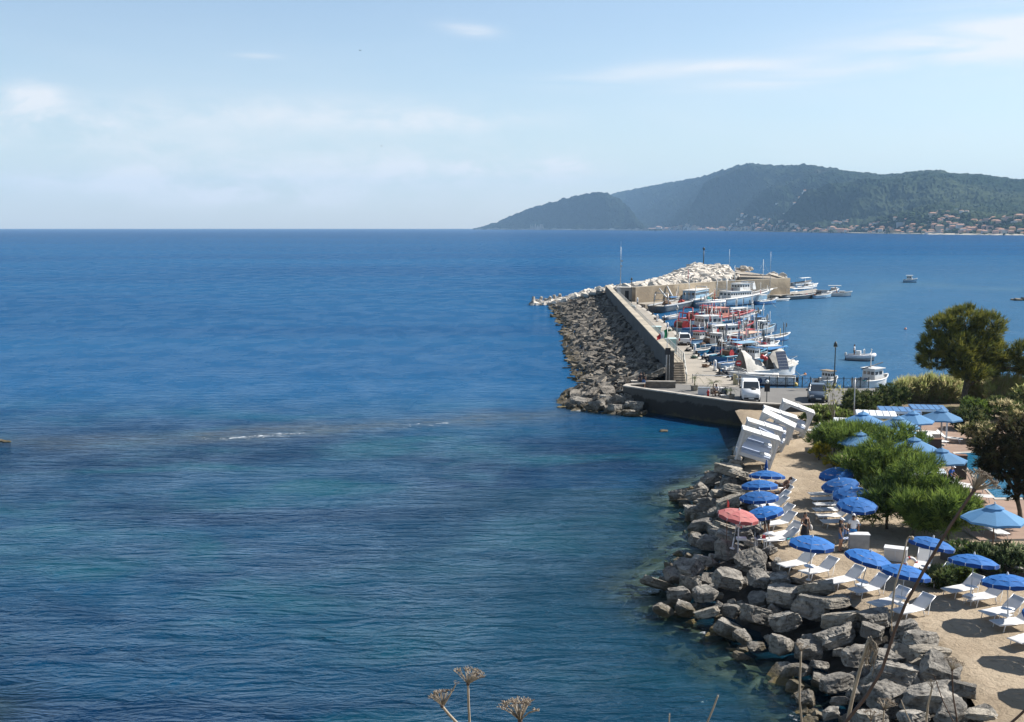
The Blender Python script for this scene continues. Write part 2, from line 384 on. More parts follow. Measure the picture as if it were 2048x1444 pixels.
# ---------------- seabed under the clear shallows
def seabed():
    x2 = np.arange(-62, 62, .8); y2 = np.arange(22, 135, .8); A, B = np.meshgrid(x2, y2); a, b = A.ravel(), B.ravel()
    d1 = np.minimum(dist_poly(a, b, WATERLINE), dist_poly(a, b, BW_WATER)); d2 = dist_poly(a, b, REEF)
    co = np.hypot((a - G(-60, 1430, 0).x) / 3.4, (b - G(-60, 1430, 0).y) / 4.2)
    z = -.35 - .24 * d1; z = np.maximum(z, -.16 - .22 * d2); z = np.maximum(z, -.5 - 1.4 * np.maximum(co - .5, 0)); z = np.maximum(z, -4.0)
    nz = np.array([mnoise.noise((x * .5, y * .5, 1.7)) * .35 + abs(mnoise.noise((x * 1.3, y * 1.3, 5.7))) * .35 for x, y in zip(a, b)])
    z = np.minimum(z + nz * .8, -.06)
    me = bpy.data.meshes.new('seabed'); n = len(x2); k = len(y2); ix = np.arange(n * k).reshape(k, n)
    f = np.stack([ix[:-1, :-1].ravel(), ix[:-1, 1:].ravel(), ix[1:, 1:].ravel(), ix[1:, :-1].ravel()], 1)
    me.from_pydata(np.stack([a, b, z], 1).tolist(), [], f.tolist()); me.polygons.foreach_set('use_smooth', [True] * len(f)); me.update()
    o = bpy.data.objects.new('seabed', me); COL.objects.link(o); structure(o, 'rocky seabed with algae under clear shallow water')
    o.data.materials.append(M('seabed_rock', (.30, .235, .15), .9, .35, 1.1, .6, 4, .1, col2=(.09, .09, .05), f2=(.42, .6)))
seabed()

# ---------------- land behind the beach, the sand, the road and the pier
m_soil = M('dry_soil', (.17, .13, .085), .95, .25, .8, .5, 6, .1, col2=(.10, .105, .04))
def sand_mat():
    m, nt, bs = newmat('beach_sand'); L = nt.links
    geo = node(nt, 'ShaderNodeNewGeometry'); pos = geo.outputs['Position']
    n1 = mk_noise(nt, pos, .35, 5, .6); n2 = mk_noise(nt, pos, 3.2, 7, .66, .6); n3 = mk_noise(nt, pos, 40, 3, .6)
    c = mk_mix(nt, mk_map(nt, n1, .35, .65), (.285, .225, .157), (.365, .295, .212))
    c = mk_mix(nt, mk_map(nt, n2, .52, .70, 0, .6), c, (.17, .13, .085))
    L.new(c, bs.inputs['Base Color']); bs.inputs['Roughness'].default_value = .95; bs.inputs['Specular IOR Level'].default_value = .15
    h = mk_math(nt, 'ADD', mk_math(nt, 'MULTIPLY', n2, 1.0), mk_math(nt, 'MULTIPLY', n3, .15))
    mk_bump(nt, h, 1.0, .13, bs); return m
m_sand = sand_mat()
land_poly = [p for p in SANDEDGE[:1]] 
lp = [G(1246, 771, PARA_Z)] + [Vector((p.x + .25, p.y + .25, 0)) for p in WALLTOP[1:6]]
land = [Vector((p.x + .6, p.y, 0)) for p in SANDEDGE] + [Vector((60, 18, 0)), Vector((190, 18, 0)), Vector((190, 112.6, 0)), Vector((48, 112.6, 0)), Vector((34, 100, 0)), Vector((24.5, 97, 0))]
mb = MB(); mb.prism([(p.x, p.y) for p in land], -3, ZQ - .05, m_soil)
structure(mb.build('land'), 'dry ground behind the beach')
# sand sheet with soft relief
def sand_sheet():
    poly = [(p.x, p.y) for p in SANDEDGE] + [(60, 19), (60, 40), (31, 55), (25.5, 66), (24.6, 78), (26.2, 90), (27.0, 97.2), (20.2, 98.4)]
    bm = bmesh.new(); vv = [bm.verts.new((x, y, ZQ)) for x, y in poly]; bm.faces.new(vv)
    bmesh.ops.triangulate(bm, faces=bm.faces)
    for it in range(60):
        lng = [e for e in bm.edges if e.calc_length() > .9]
        if not lng: break
        bmesh.ops.subdivide_edges(bm, edges=lng, cuts=1)
        bmesh.ops.triangulate(bm, faces=[f for f in bm.faces if len(f.verts) > 3])
    bound = {v for e in bm.edges if len(e.link_faces) == 1 for v in e.verts}
    for v in bm.verts:
        if v in bound: v.co.z = ZQ - .12; continue
        v.co.z = ZQ + .05 + .07 * mnoise.noise((v.co.x * .6, v.co.y * .6, .3)) + .035 * mnoise.noise((v.co.x * 1.9, v.co.y * 1.9, 2.3))
    bmesh.ops.recalc_face_normals(bm, faces=bm.faces)
    for f in bm.faces:
        f.smooth = True
        if f.normal.z < 0: f.normal_flip()
    me = bpy.data.meshes.new('sand'); bm.to_mesh(me); bm.free()
    o = bpy.data.objects.new('sand', me); COL.objects.link(o); me.materials.append(m_sand); structure(o, 'ochre beach sand')
sand_sheet()
ZS = ZQ + .05
# asphalt by the harbour and the pier roadway
def asphalt_mat(name, c1, c2, c3_):
    m, nt, bs = newmat(name); L = nt.links
    geo = node(nt, 'ShaderNodeNewGeometry'); pos = geo.outputs['Position']
    n1 = mk_noise(nt, pos, .22, 6, .65, .4); n2 = mk_noise(nt, pos, 2.2, 6, .7); n3 = mk_noise(nt, pos, 60, 3, .6)
    c = mk_mix(nt, mk_map(nt, n1, .35, .65), c1, c2); c = mk_mix(nt, mk_map(nt, n2, .58, .74, 0, .6), c, c3_)
    L.new(c, bs.inputs['Base Color']); bs.inputs['Roughness'].default_value = .9; mk_bump(nt, n3, .4, .01, bs); return m
m_asph = asphalt_mat('worn_asphalt', (.125, .12, .112), (.155, .148, .137), (.085, .082, .078))
m_pierroad = asphalt_mat('pier_concrete', (.25, .225, .188), (.315, .28, .23), (.165, .15, .13))
m_stone = M('quay_stone', (.25, .21, .16), .9, .22, .9, .5, 5, .06, col2=(.20, .165, .12))
m_darkwall = M('dark_sea_wall', (.10, .09, .078), .92, .35, .7, .6, 3.5, .08, col2=(.045, .04, .034), f2=(.4, .62))
m_wallshade = M('wall_render_shade', (.08, .076, .07), .9, .14, .45, .35, 6, .03, col2=(.05, .047, .043), f2=(.48, .75))  # sea wall face: shade of the seaward side is put into this colour
m_coping = M('pale_coping', (.42, .385, .335), .9, .2, 1.5, .3, 9, .03, col2=(.27, .245, .21))
EDGE = pts_px([(1494, 775), (1448, 747), (1403, 714), (1382, 690), (1330, 644), (1274, 606)], ZQ)      # harbour edge of the pier
WFOOT0, WFOOT1 = G(1333, 767, ZQ), G(1212, 603, ZQ)                                                    # seaward edge of the pier
wdir = (WFOOT1 - WFOOT0).normalized(); wper = Vector((wdir.y, -wdir.x, 0))                             # wper points to the harbour
BACK = pts_px([(1272, 604), (1580, 584)], ZQ)
pier_poly = [WFOOT0] + EDGE[:-1] + [EDGE[-1], BACK[0], BACK[0] + Vector((-6, 10, 0)), WFOOT1 + Vector((-1, 6, 0)), WFOOT1]
mb = MB(); mb.prism([(p.x, p.y) for p in pier_poly], -3, ZQ, m_pierroad, m_stone)
structure(mb.build('pier_road'), 'pale concrete roadway on the pier')
road_poly = [Vector((p.x + .2, p.y + .5, 0)) for p in WALLTOP[:-1]] + [G(1730, 812, ZQ), G(1790, 800, ZQ), G(1790, 777, ZQ), G(1494, 775, ZQ) + Vector((.0, -.0, 0)), WFOOT0 + Vector((.05, -.02, 0)), G(1262, 765, ZQ)]
mb = MB(); mb.prism([(p.x, p.y) for p in road_poly], -3, ZQ + .004, m_asph, m_stone)
structure(mb.build('road'), 'grey asphalt by the harbour')
mb = MB()
mb.wallpath([(p.x, p.y) for p in [EDGE[0] + Vector((.15, -.02, 0))] + EDGE[1:]], .62, ZQ - .6, ZQ + .006, m_coping, side=1)
structure(mb.build('quay_kerb'), 'pale stone kerb along the quay edge')

# ---------------- hills across the bay, with the beach below them
def interp(l, u):
    if u <= l[0][0]: return l[0][1]
    for (a, b) in zip(l[:-1], l[1:]):
        if u <= b[0]: return a[1] + (b[1] - a[1]) * (u - a[0]) / (b[0] - a[0])
    return l[-1][1]
SHORE_V = [(940, 458.1), (1250, 459.3), (1360, 460.4), (1480, 462.3), (1600, 464.6), (1700, 466.6), (1850, 468.8), (2048, 470.8), (2400, 474)]
RIDGE = [(1000, 462), (1100, 440), (1180, 405), (1230, 386), (1300, 371.5), (1350, 362.5), (1395, 355), (1430, 344), (1475, 330), (1500, 326.5), (1540, 331), (1570, 331), (1615, 328.5), (1650, 335.5), (1700, 343.5), (1760, 349), (1800, 346.5), (1850, 340.5), (1880, 343), (1920, 349.5), (1950, 348.5), (2000, 356.5), (2048, 360), (2200, 384), (2500, 410)]
HEADL = [(948, 459.5), (965, 455), (985, 447.5), (1020, 433), (1060, 417.5), (1100, 406), (1130, 398), (1165, 389.5), (1195, 384.5), (1215, 386.5), (1238, 398), (1258, 416), (1275, 438), (1290, 455), (1300, 463), (1330, 466)]
def shoreD(u): return G(u, interp(SHORE_V, u), 0).y
def smooth(t): return t * t * (3 - 2 * t)
def hill_pt(u, t, ridge, depth, foot, amp, near=1.0):
    S = shoreD(u) * near; Rg = S + depth; y = S + t * depth
    zr = max(AT(u, interp(ridge, u), Rg).z, 0.0)
    rise = (max(0, min(1, (u - 1250) / 650)) * 26 + 10) * (1 if near == 1.0 else 0)
    if t <= 1: z = rise * smooth(max(0, min(1, (t - .004) / .11))) * (1 - t) + zr * ((1 - foot) * (t ** 1.35) + foot * smooth(t))
    else: z = zr * (1 - (t - 1) * 1.2)
    x = AT(u, 454, y).x
    n = mnoise.fractal((x * .0014, y * .0014, 4.0), 1.0, 2.0, 5)
    env = max(0, min(1, t * 3)) * max(0, 1.0 - t) * 2.2
    z += n * amp * env * (zr / 350.0)
    if t < 1: z = min(z, CAMZ + (zr - CAMZ) * (y / Rg) * (.80 + .19 * t))
    return Vector((x, y, max(z, .5 if t >= 0 else -2)))
def hill(name, label, ridge, depth, foot, amp, u0, u1, du, rows, mat, rough, near=1.0):
    us = np.arange(u0, u1, du); V = []; F = []
    ts = [i / rows for i in range(int(rows * 1.25) + 1)]
    rr = random.Random(5)
    for u in us:
        for t in ts:
            p = hill_pt(u, t, ridge, depth, foot, amp, near)
            if t > .02: p.z += rough * .55 * (rr.random() - .4) * (1 if p.z > 4 else .2) + rough * 1.1 * mnoise.noise((p.x * .022, p.y * .022, 1.0))
            p.x += (rr.random() - .5) * du * 2.2; p.y += (rr.random() - .5) * depth / rows * .8
            if p.z < .5: p.z = .5
            V.append(p)
    k = len(ts); n = len(us)
    for i in range(n - 1):
        for j in range(k - 1): F.append((i * k + j, (i + 1) * k + j, (i + 1) * k + j + 1, i * k + j + 1))
    me = bpy.data.meshes.new(name); me.from_pydata([tuple(p) for p in V], [], F); me.materials.append(mat); me.update()
    o = bpy.data.objects.new(name, me); COL.objects.link(o); return structure(o, label)
def forest_mat(name, c1, c2, c3_, k=1.0):
    m, nt, bs = newmat(name); L = nt.links
    geo = node(nt, 'ShaderNodeNewGeometry'); pos = geo.outputs['Position']
    n1 = mk_noise(nt, pos, .0022 * k, 6, .62, .4); n2 = mk_noise(nt, pos, .055, 4, .7); n3 = mk_noise(nt, pos, .006 * k, 6, .7, .3)
    c = mk_mix(nt, mk_map(nt, n1, .36, .64), c1, c2); c = mk_mix(nt, mk_map(nt, n3, .60, .72, 0, .7), c, c3_)
    c = mk_mix(nt, mk_map(nt, n2, .35, .7, 0, .55), c, c3(c1, .35))
    L.new(c, bs.inputs['Base Color']); bs.inputs['Roughness'].default_value = 1; bs.inputs['Specular IOR Level'].default_value = 0; return m
m_hill = forest_mat('hill_scrub', (.026, .043, .025), (.058, .074, .038), (.075, .072, .05))
m_head = forest_mat('headland_pines', (.017, .028, .018), (.028, .040, .023), (.08, .07, .048), 2.2)
HD, HF, HA = 1900.0, .55, 120.0
hill('hills', 'scrub covered hills across the bay', RIDGE, HD, HF, HA, 1010, 2470, 3.2, 130, m_hill, 10)
HD2 = 620.0
hill('headland', 'dark pine covered headland running down to the sea', HEADL, HD2, .8, 60, 946, 1326, 2.0, 60, m_head, 12, .80)
# rocky foot of the headland and the far beach
mb = MB(); m_cliff = M('headland_cliff', (.34, .30, .24), .9, .3, .01, col2=(.16, .14, .10)); rr = random.Random(8)
pv = []
for u in np.arange(950, 1300, 2.0):
    y = shoreD(u) * .80 - 25; x = AT(u, 454, y).x; hh = 7 + 12 * abs(mnoise.noise((u * .06, 1, 2))) + (28 if 1060 < u < 1088 and rr.random() < .6 else 0)
    pv.append((x, y, hh))
vs = []
for (x, y, hh) in pv: vs += [(x, y, -2), (x, y + 12 + hh, hh), (x, y + 60 + hh, hh * .6 - 4)]
mb.add(vs, [f for i in range(len(pv) - 1) for f in ((3 * i, 3 * i + 3, 3 * i + 4, 3 * i + 1), (3 * i + 1, 3 * i + 4, 3 * i + 5, 3 * i + 2))], m_cliff)
structure(mb.build('cliff'), 'low pale rocks at the foot of the headland')
mb = MB(); m_beach = M('far_beach', (.42, .37, .28), .95, .15, .02)
pv = [(AT(u, 454, shoreD(u)).x, shoreD(u)) for u in np.arange(1262, 2460, 6.0)]
vs = []
for i, (x, y) in enumerate(pv):
    w = 24 if i < 50 else 14 * (1 if mnoise.noise((i * .13, 3, 1)) > -.05 else .15)
    vs += [(x, y - 14, -.3), (x, y + w, 1.6), (x, y + w + 40, 3.0)]
mb.add(vs, [f for i in range(len(pv) - 1) for f in ((3 * i, 3 * i + 3, 3 * i + 4, 3 * i + 1), (3 * i + 1, 3 * i + 4, 3 * i + 5, 3 * i + 2))], m_beach)
structure(mb.build('beach'), 'narrow pale beach below the far town')

# ---------------- air
hz = MB(); hz.box((0, 5550, 240), (29000, 11400, 492), None)
hz.mats = []; hz.m = [0] * len(hz.m)
ho = hz.build('haze'); ho['kind'] = 'stuff'; ho['label'] = 'thin sea haze'
hm = bpy.data.materials.new('haze_air'); hm.use_nodes = True; ht = hm.node_tree; ht.nodes.clear()
hv = ht.nodes.new('ShaderNodeVolumePrincipled'); hout = ht.nodes.new('ShaderNodeOutputMaterial')
hv.inputs['Color'].default_value = (.40, .66, 1.0, 1); hv.inputs['Density'].default_value = 0.000068; hv.inputs['Anisotropy'].default_value = .0
ht.links.new(hv.outputs[0], hout.inputs['Volume']); ho.data.materials.append(hm)
# ================================================================== ROCKS
def rock_mesh(name, dims, sub, seed, mats, planes=12, rough=.05, slab=False):
    rr = random.Random(seed); bm = bmesh.new(); bmesh.ops.create_icosphere(bm, subdivisions=sub, radius=1.0)
    pl = []
    for k in range(planes):
        n = Vector((rr.gauss(0, 1), rr.gauss(0, 1), rr.gauss(0, 1) * (.4 if slab else .6))).normalized(); pl.append((n, rr.uniform(.52, .92)))
    for sgn in (1, -1):
        pl.append((Vector((rr.uniform(-.15, .15), rr.uniform(-.15, .15), sgn)).normalized(), rr.uniform(.40, .62)))
        pl.append((Vector((sgn, rr.uniform(-.3, .3), rr.uniform(-.2, .2))).normalized(), rr.uniform(.6, .78)))
        pl.append((Vector((rr.uniform(-.3, .3), sgn, rr.uniform(-.2, .2))).normalized(), rr.uniform(.55, .75)))
    off = rr.uniform(0, 50)
    for v in bm.verts:
        p = v.co.copy()
        for it in range(2):
            for (n, d) in pl:
                e = p.dot(n) - d
                if e > 0: p -= n * e
        q = p * 2.3 + Vector((off, 0, 0))
        p += p.normalized() * (mnoise.noise(q) * rough + mnoise.noise(q * 3.1) * rough * .5)
        st = 1 + .085 * mnoise.noise((off, p.x * .5, p.z * 6.5)) + .05 * mnoise.noise((off, p.y, p.z * 15)); p.x *= st; p.y *= st
        cr = abs(mnoise.noise(q * 1.1 + Vector((0, 9, 0)))); p *= 1 - .10 * max(0, .10 - cr) / .10
        v.co = Vector((p.x * dims[0], p.y * dims[1], p.z * dims[2]))
    me = bpy.data.meshes.new(name); bm.to_mesh(me); bm.free()
    for m in mats: me.materials.append(m)
    return me
def rock_mat(name, c1, c2, c3_, wet=True, rv=.22):
    m, nt, bs = newmat(name); L = nt.links
    geo = node(nt, 'ShaderNodeNewGeometry'); pos = geo.outputs['Position']
    n1 = mk_noise(nt, pos, .9, 6, .62, .3); n2 = mk_noise(nt, pos, 4.2, 7, .68, .5)
    mp = node(nt, 'ShaderNodeMapping'); L.new(pos, mp.inputs[0]); mp.inputs['Scale'].default_value = (1.2, 1.2, 9); mp.inputs['Rotation'].default_value = (.5, .35, 0)
    n3 = mk_noise(nt, mp.outputs[0], 1.0, 5, .6, .4)
    c = mk_mix(nt, mk_map(nt, n1, .34, .66), c1, c2); c = mk_mix(nt, mk_map(nt, n2, .47, .66, 0, .85), c, c3_); c = mk_mix(nt, mk_map(nt, n3, .50, .72, 0, .5), c, c3(c3_, .62))
    oi = node(nt, 'ShaderNodeObjectInfo'); hs = node(nt, 'ShaderNodeHueSaturation'); L.new(c, hs.inputs['Color'])
    L.new(mk_map(nt, oi.outputs['Random'], 0, 1, 1 - rv, 1 + rv, False), hs.inputs['Value']); c = hs.outputs[0]
    if wet:
        sp = node(nt, 'ShaderNodeSeparateXYZ'); L.new(pos, sp.inputs[0])
        zz = mk_math(nt, 'ADD', sp.outputs[2], mk_map(nt, n1, .3, .7, -.25, .25))
        c = mk_mix(nt, mk_map(nt, zz, .75, .15, 0, .8), c, (.085, .066, .034)); c = mk_mix(nt, mk_map(nt, zz, .15, -.25, 0, .8), c, (.16, .12, .035))
    L.new(c, bs.inputs['Base Color']); bs.inputs['Roughness'].default_value = .85; bs.inputs['Specular IOR Level'].default_value = .25
    h = mk_math(nt, 'ADD', n2, mk_math(nt, 'MULTIPLY', n3, .5)); mk_bump(nt, h, 1.0, .16, bs); return m
m_rock = rock_mat('boulder_stone', (.170, .158, .140), (.355, .328, .285), (.072, .065, .056))
m_rockpale = rock_mat('pale_slab_stone', (.27, .24, .195), (.42, .375, .305), (.12, .104, .083))
m_slab = rock_mat('slab_stone', (.135, .120, .099), (.31, .275, .228), (.05, .043, .035))
m_white = rock_mat('limestone', (.56, .51, .44), (.68, .635, .565), (.34, .28, .215), wet=False, rv=.14)
BIG = [rock_mesh('boulder', (.60, rnd.uniform(.40, .58), rnd.uniform(.30, .50)), 5 if k < 5 else 4, 100 + k, [m_rock], 11, .06) for k in range(16)]
FLAT = [rock_mesh('slab_boulder', (.62, rnd.uniform(.42, .56), rnd.uniform(.20, .30)), 4, 200 + k, [m_rockpale], 10, .03, True) for k in range(6)]
SLAB = [rock_mesh('rock_slab', (.5, rnd.uniform(.22, .34), rnd.uniform(.12, .2)), 3, 300 + k, [m_slab], 9, .03, True) for k in range(10)]
WHT = [rock_mesh('white_boulder', (.5, rnd.uniform(.38, .48), rnd.uniform(.32, .42)), 3, 400 + k, [m_white], 11, .035) for k in range(10)]
def put(me, name, loc, size, rot, label=None, cat='boulder', group=None):
    o = bpy.data.objects.new(name, me); COL.objects.link(o); o.location = loc; o.rotation_euler = rot; o.scale = (size, size, size)
    if label: tag(o, label, cat, group)
    return o
def pdist(p, pts):
    return float(dist_poly(np.array([p[0]]), np.array([p[1]]), pts)[0])
def slope_z(p):
    d1 = pdist(p, SANDEDGE); d2 = pdist(p, WATERLINE); return 1.75 * d2 / (d1 + d2 + 1e-6)
def on_slope(u, v, extra=.15):
    z = .8
    for _ in range(8): z = .5 * z + .5 * (slope_z(G(u, v, z)) + extra)
    return G(u, v, z)
# named boulders of the beach: pixel of the middle, width in pixels, kind
HAND = [(1453, 1104, 64, 'B', 'large pale topped boulder at the crest of the rocks, left of the small white table'), (1500, 1122, 66, 'B', None), (1410, 1122, 54, 'B', None), (1522, 1157, 48, 'B', None), (1560, 1160, 40, 'B', 'squarish pale boulder at the sand edge below the pair of loungers'),
 (1634, 1178, 74, 'F', 'long flat pale slab lying at the sand edge in front of a lounger'), (1671, 1203, 66, 'F', None), (1565, 1191, 68, 'B', None), (1620, 1211, 70, 'B', None), (1455, 1158, 58, 'B', None), (1413, 1187, 52, 'B', None), (1463, 1222, 42, 'B', None), (1413, 1224, 50, 'F', 'striped boulder with pale bedding lines just above the water'),
 (1370, 1219, 44, 'B', None), (1570, 1243, 66, 'B', None), (1511, 1232, 62, 'B', None), (1455, 1259, 52, 'B', None), (1482, 1272, 38, 'B', None), (1511, 1293, 44, 'B', None), (1315, 1166, 60, 'F', 'low brown boulder reaching out into the sea below the crest'), (1329, 1221, 40, 'B', None),
 (1674, 1272, 90, 'B', 'big rounded grey boulder in the middle of the rock slope'), (1743, 1263, 54, 'B', None), (1681, 1237, 74, 'F', None), (1752, 1236, 74, 'B', None), (1808, 1258, 58, 'B', None), (1843, 1277, 84, 'B', 'pale layered boulder at the sand edge beside the last lounger by the rocks'), (1855, 1303, 86, 'F', 'long flat slab sloping down from the sand edge'), (1712, 1313, 66, 'B', None), (1774, 1322, 70, 'B', None), (1793, 1358, 110, 'B', 'widest grey boulder low in the rock slope'), (1877, 1342, 80, 'B', None),
 (1677, 1363, 80, 'B', 'pointed tan boulder with pale layers near the water'), (1779, 1396, 84, 'B', None), (1865, 1392, 104, 'B', None), (1927, 1380, 60, 'B', None), (1610, 1396, 40, 'B', None), (1684, 1401, 40, 'B', None), (1662, 1427, 40, 'B', None), (1822, 1434, 60, 'B', None), (1905, 1430, 80, 'B', None), (1960, 1428, 60, 'F', None), (1740, 1440, 70, 'B', None),
 (1455, 938, 56, 'F', 'flat topped pale slab beside the nearest leaning cabana'), (1482, 948, 50, 'F', None), (1457, 964, 34, 'B', None), (1478, 979, 70, 'F', 'broad flat slab behind the red parasol'), (1445, 990, 52, 'F', None), (1460, 1004, 62, 'F', None), (1453, 1054, 50, 'F', None), (1453, 1070, 50, 'F', None), (1487, 1068, 38, 'B', None), (1421, 960, 46, 'B', None), (1395, 988, 46, 'B', None), (1358, 993, 46, 'B', 'dark boulder standing out into the sea below the red parasol'), (1388, 1022, 50, 'B', None), (1405, 1050, 50, 'B', None), (1420, 1010, 54, 'B', None), (1425, 1085, 52, 'B', None), (1398, 1082, 40, 'B', None), (1375, 1140, 54, 'B', None), (1352, 1150, 44, 'B', None), (1380, 1168, 48, 'B', None), (1360, 1190, 46, 'B', None), (1620, 1300, 60, 'B', None), (1560, 1290, 60, 'B', None), (1600, 1340, 54, 'B', None), (1640, 1330, 46, 'B', None), (1720, 1200 + 190, 46, 'B', None)]
placed = []
GB = 'boulders piled between the beach and the sea'
for k, (u, v, w, kd, lab) in enumerate(HAND):
    p = on_slope(u, v, .22 if kd == 'B' else .42); zc = p.y * CT + (CAMZ - p.z) * ST; s = w * zc / FPX * 1.12
    me = rnd.choice(BIG if kd == 'B' else FLAT)
    put(me, 'boulder', p, s, (rnd.uniform(-.35, .35), rnd.uniform(-.35, .35), rnd.uniform(-.5, .5) + (3.14 if rnd.random() < .5 else 0)),
        lab or 'angular grey boulder in the pile between beach and sea', 'boulder', GB)
    placed.append((p, s))
# fill between them
rr = random.Random(21); wn_ = len(WATERLINE); tries = 0; nfill = 0
def along(pts, t):
    t = max(0, min(.9999, t)) * (len(pts) - 1); i = int(t); return pts[i].lerp(pts[i + 1], t - i)
sub_spots = []
while tries < 9000:
    tries += 1
    a = rr.random() * .93; p = along(SANDEDGE, a + rr.uniform(-.02, .02)); q = along(WATERLINE, a + rr.uniform(-.02, .02)); t = rr.uniform(-.02, 1.10)
    g = p.lerp(q, t); s = rr.choice((rr.uniform(.5, .9), rr.uniform(.8, 1.5)))
    if any((g.xy - pp.xy).length < (ss + s) * .28 for pp, ss in placed): continue
    z = 1.75 * (1 - t) - .18 + rr.uniform(-.1, .1)
    g = Vector((g.x, g.y, max(z, -.28)))
    if nfill < 226 and t < 1.02:
        put(rr.choice(BIG + FLAT[:2]), 'boulder', g, s, (rr.uniform(-.5, .5), rr.uniform(-.5, .5), rr.uniform(0, 6.3)), 'angular grey boulder in the pile between beach and sea', 'boulder', GB)
        nfill += 1
    placed.append((g, s))
# boulders under water, seen through the clear shallows
mbm = bmesh.new()
for k in range(190):
    a = rr.uniform(.0, .99); q = along(WATERLINE, a); p = along(SANDEDGE, a); d = (q - p); d.z = 0; d.normalize()
    w = abs(rr.gauss(0, 1)) * 2.2 + .2
    g = q + d * w; s = rr.uniform(.6, 1.6); me0 = rr.choice(SLAB + SLAB + BIG[:1]); t0 = len(mbm.verts)
    mbm.from_mesh(me0); mbm.verts.ensure_lookup_table()
    Mx = Matrix.Translation((g.x, g.y, -.30 - .16 * w)) @ Matrix.Rotation(rr.uniform(0, 6.3), 4, 'Z') @ Matrix.Scale(s, 4)
    for v in mbm.verts[t0:]: v.co = Mx @ v.co
me = bpy.data.meshes.new('submerged_boulders'); mbm.to_mesh(me); mbm.free(); me.materials.append(m_rock)
o = bpy.data.objects.new('submerged_rubble', me); COL.objects.link(o); structure(o, 'algae covered rubble under the clear water', 'stuff')
# ground under the boulders, coloured dark for the shade in the gaps
def bank(name, top, bot, z0, z1, mat, label):
    n = 60; vs = []; rq = random.Random(2)
    for i in range(n):
        a = along(top, i / (n - 1)); b = along(bot, i / (n - 1))
        for k in range(5):
            t = k / 4; c = a.lerp(b, t); vs.append((c.x + rq.uniform(-.15, .15), c.y + rq.uniform(-.15, .15), z0 + (z1 - z0) * t + rq.uniform(-.1, .1)))
    mb = MB(); mb.add(vs, [(i * 5 + k, (i + 1) * 5 + k, (i + 1) * 5 + k + 1, i * 5 + k + 1) for i in range(n - 1) for k in range(4)], mat)
    return structure(mb.build(name), label)
m_gapshade = M('rock_gap_shade', (.05, .044, .036), .95, .4, 2, .6, 6, .1)
bank('bank', SANDEDGE, WATERLINE, ZQ - .35, -1.0, m_gapshade, 'rubble between the boulders, coloured dark for shade')

# ================================================================== BREAKWATER
BWT = [WFOOT1 + (WFOOT0 - WFOOT1) * k / 6 - wper * .2 for k in range(7)] + pts_px([(1300, 775), (1262, 770), (1246, 772)], ZQ)
BWB = pts_px([(1104, 611), (1112, 632), (1126, 652), (1131, 675), (1134, 700), (1142, 730), (1152, 752), (1166, 772), (1134, 790), (1122, 803), (1134, 818), (1200, 826), (1290, 832)], 0.0)
bank('breakwater_bank', BWT, BWB, 2.5, -.9, m_gapshade, 'rubble under the breakwater slabs, coloured dark for shade')  # same dark colour stands in for shade between the slabs
rr = random.Random(31); cand = []
BWT2 = [Vector((p.x, p.y, 0)) for p in BWT]
def bw_z(t, a): return (2.9 if a < .70 else 2.9 - (a - .70) * 4.0) * (1 - t) - .05
occ = []
cell = {}
for _ in range(12000):
    a = rr.random(); t = rr.uniform(.0, 1.05); p = along(BWT2, a).lerp(along(BWB, a), t); s = rr.choice((rr.uniform(.8, 1.3), rr.uniform(1.3, 2.1), rr.uniform(2.0, 3.1))) * (1.0 if a < .75 else 1.1)
    key = (int(p.x // 3), int(p.y // 3)); bad = False
    for i in (-1, 0, 1):
        for j in (-1, 0, 1):
            for (q, sq) in cell.get((key[0] + i, key[1] + j), ()):
                if (q - p.xy).length < (s + sq) * .24: bad = True; break
            if bad: break
        if bad: break
    if bad: continue
    cell.setdefault(key, []).append((p.xy.copy(), s)); cand.append((p.y, p, s, a, t))
cand.sort(key=lambda c: c[0])
stuff = bmesh.new(); base_ang = math.atan2(wdir.y, wdir.x) - math.pi / 2
for k, (yy, p, s, a, t) in enumerate(cand):
    loc = Vector((p.x, p.y, bw_z(t, a) + rr.uniform(-.1, .22)))
    rot = (rr.uniform(-.5, .5), rr.uniform(-.85, .35), base_ang + rr.gauss(.15, .6)); me0 = rr.choice(SLAB)
    if k < 290:
        put(me0, 'slab_rock', loc, s, rot, 'tilted grey brown slab on the seaward slope of the breakwater', 'rock', 'slabs along the seaward side of the breakwater')
    else:
        t0 = len(stuff.verts); stuff.from_mesh(me0); stuff.verts.ensure_lookup_table()
        Mx = Matrix.Translation(loc) @ Matrix.Rotation(rot[2], 4, 'Z') @ Matrix.Rotation(rot[1], 4, 'Y') @ Matrix.Rotation(rot[0], 4, 'X') @ Matrix.Scale(s, 4)
        for v in stuff.verts[t0:]: v.co = Mx @ v.co
me = bpy.data.meshes.new('slab_rubble'); stuff.to_mesh(me); stuff.free(); me.materials.append(m_slab)
o = bpy.data.objects.new('slab_rubble', me); COL.objects.link(o); structure(o, 'far run of tilted slabs along the breakwater', 'stuff')
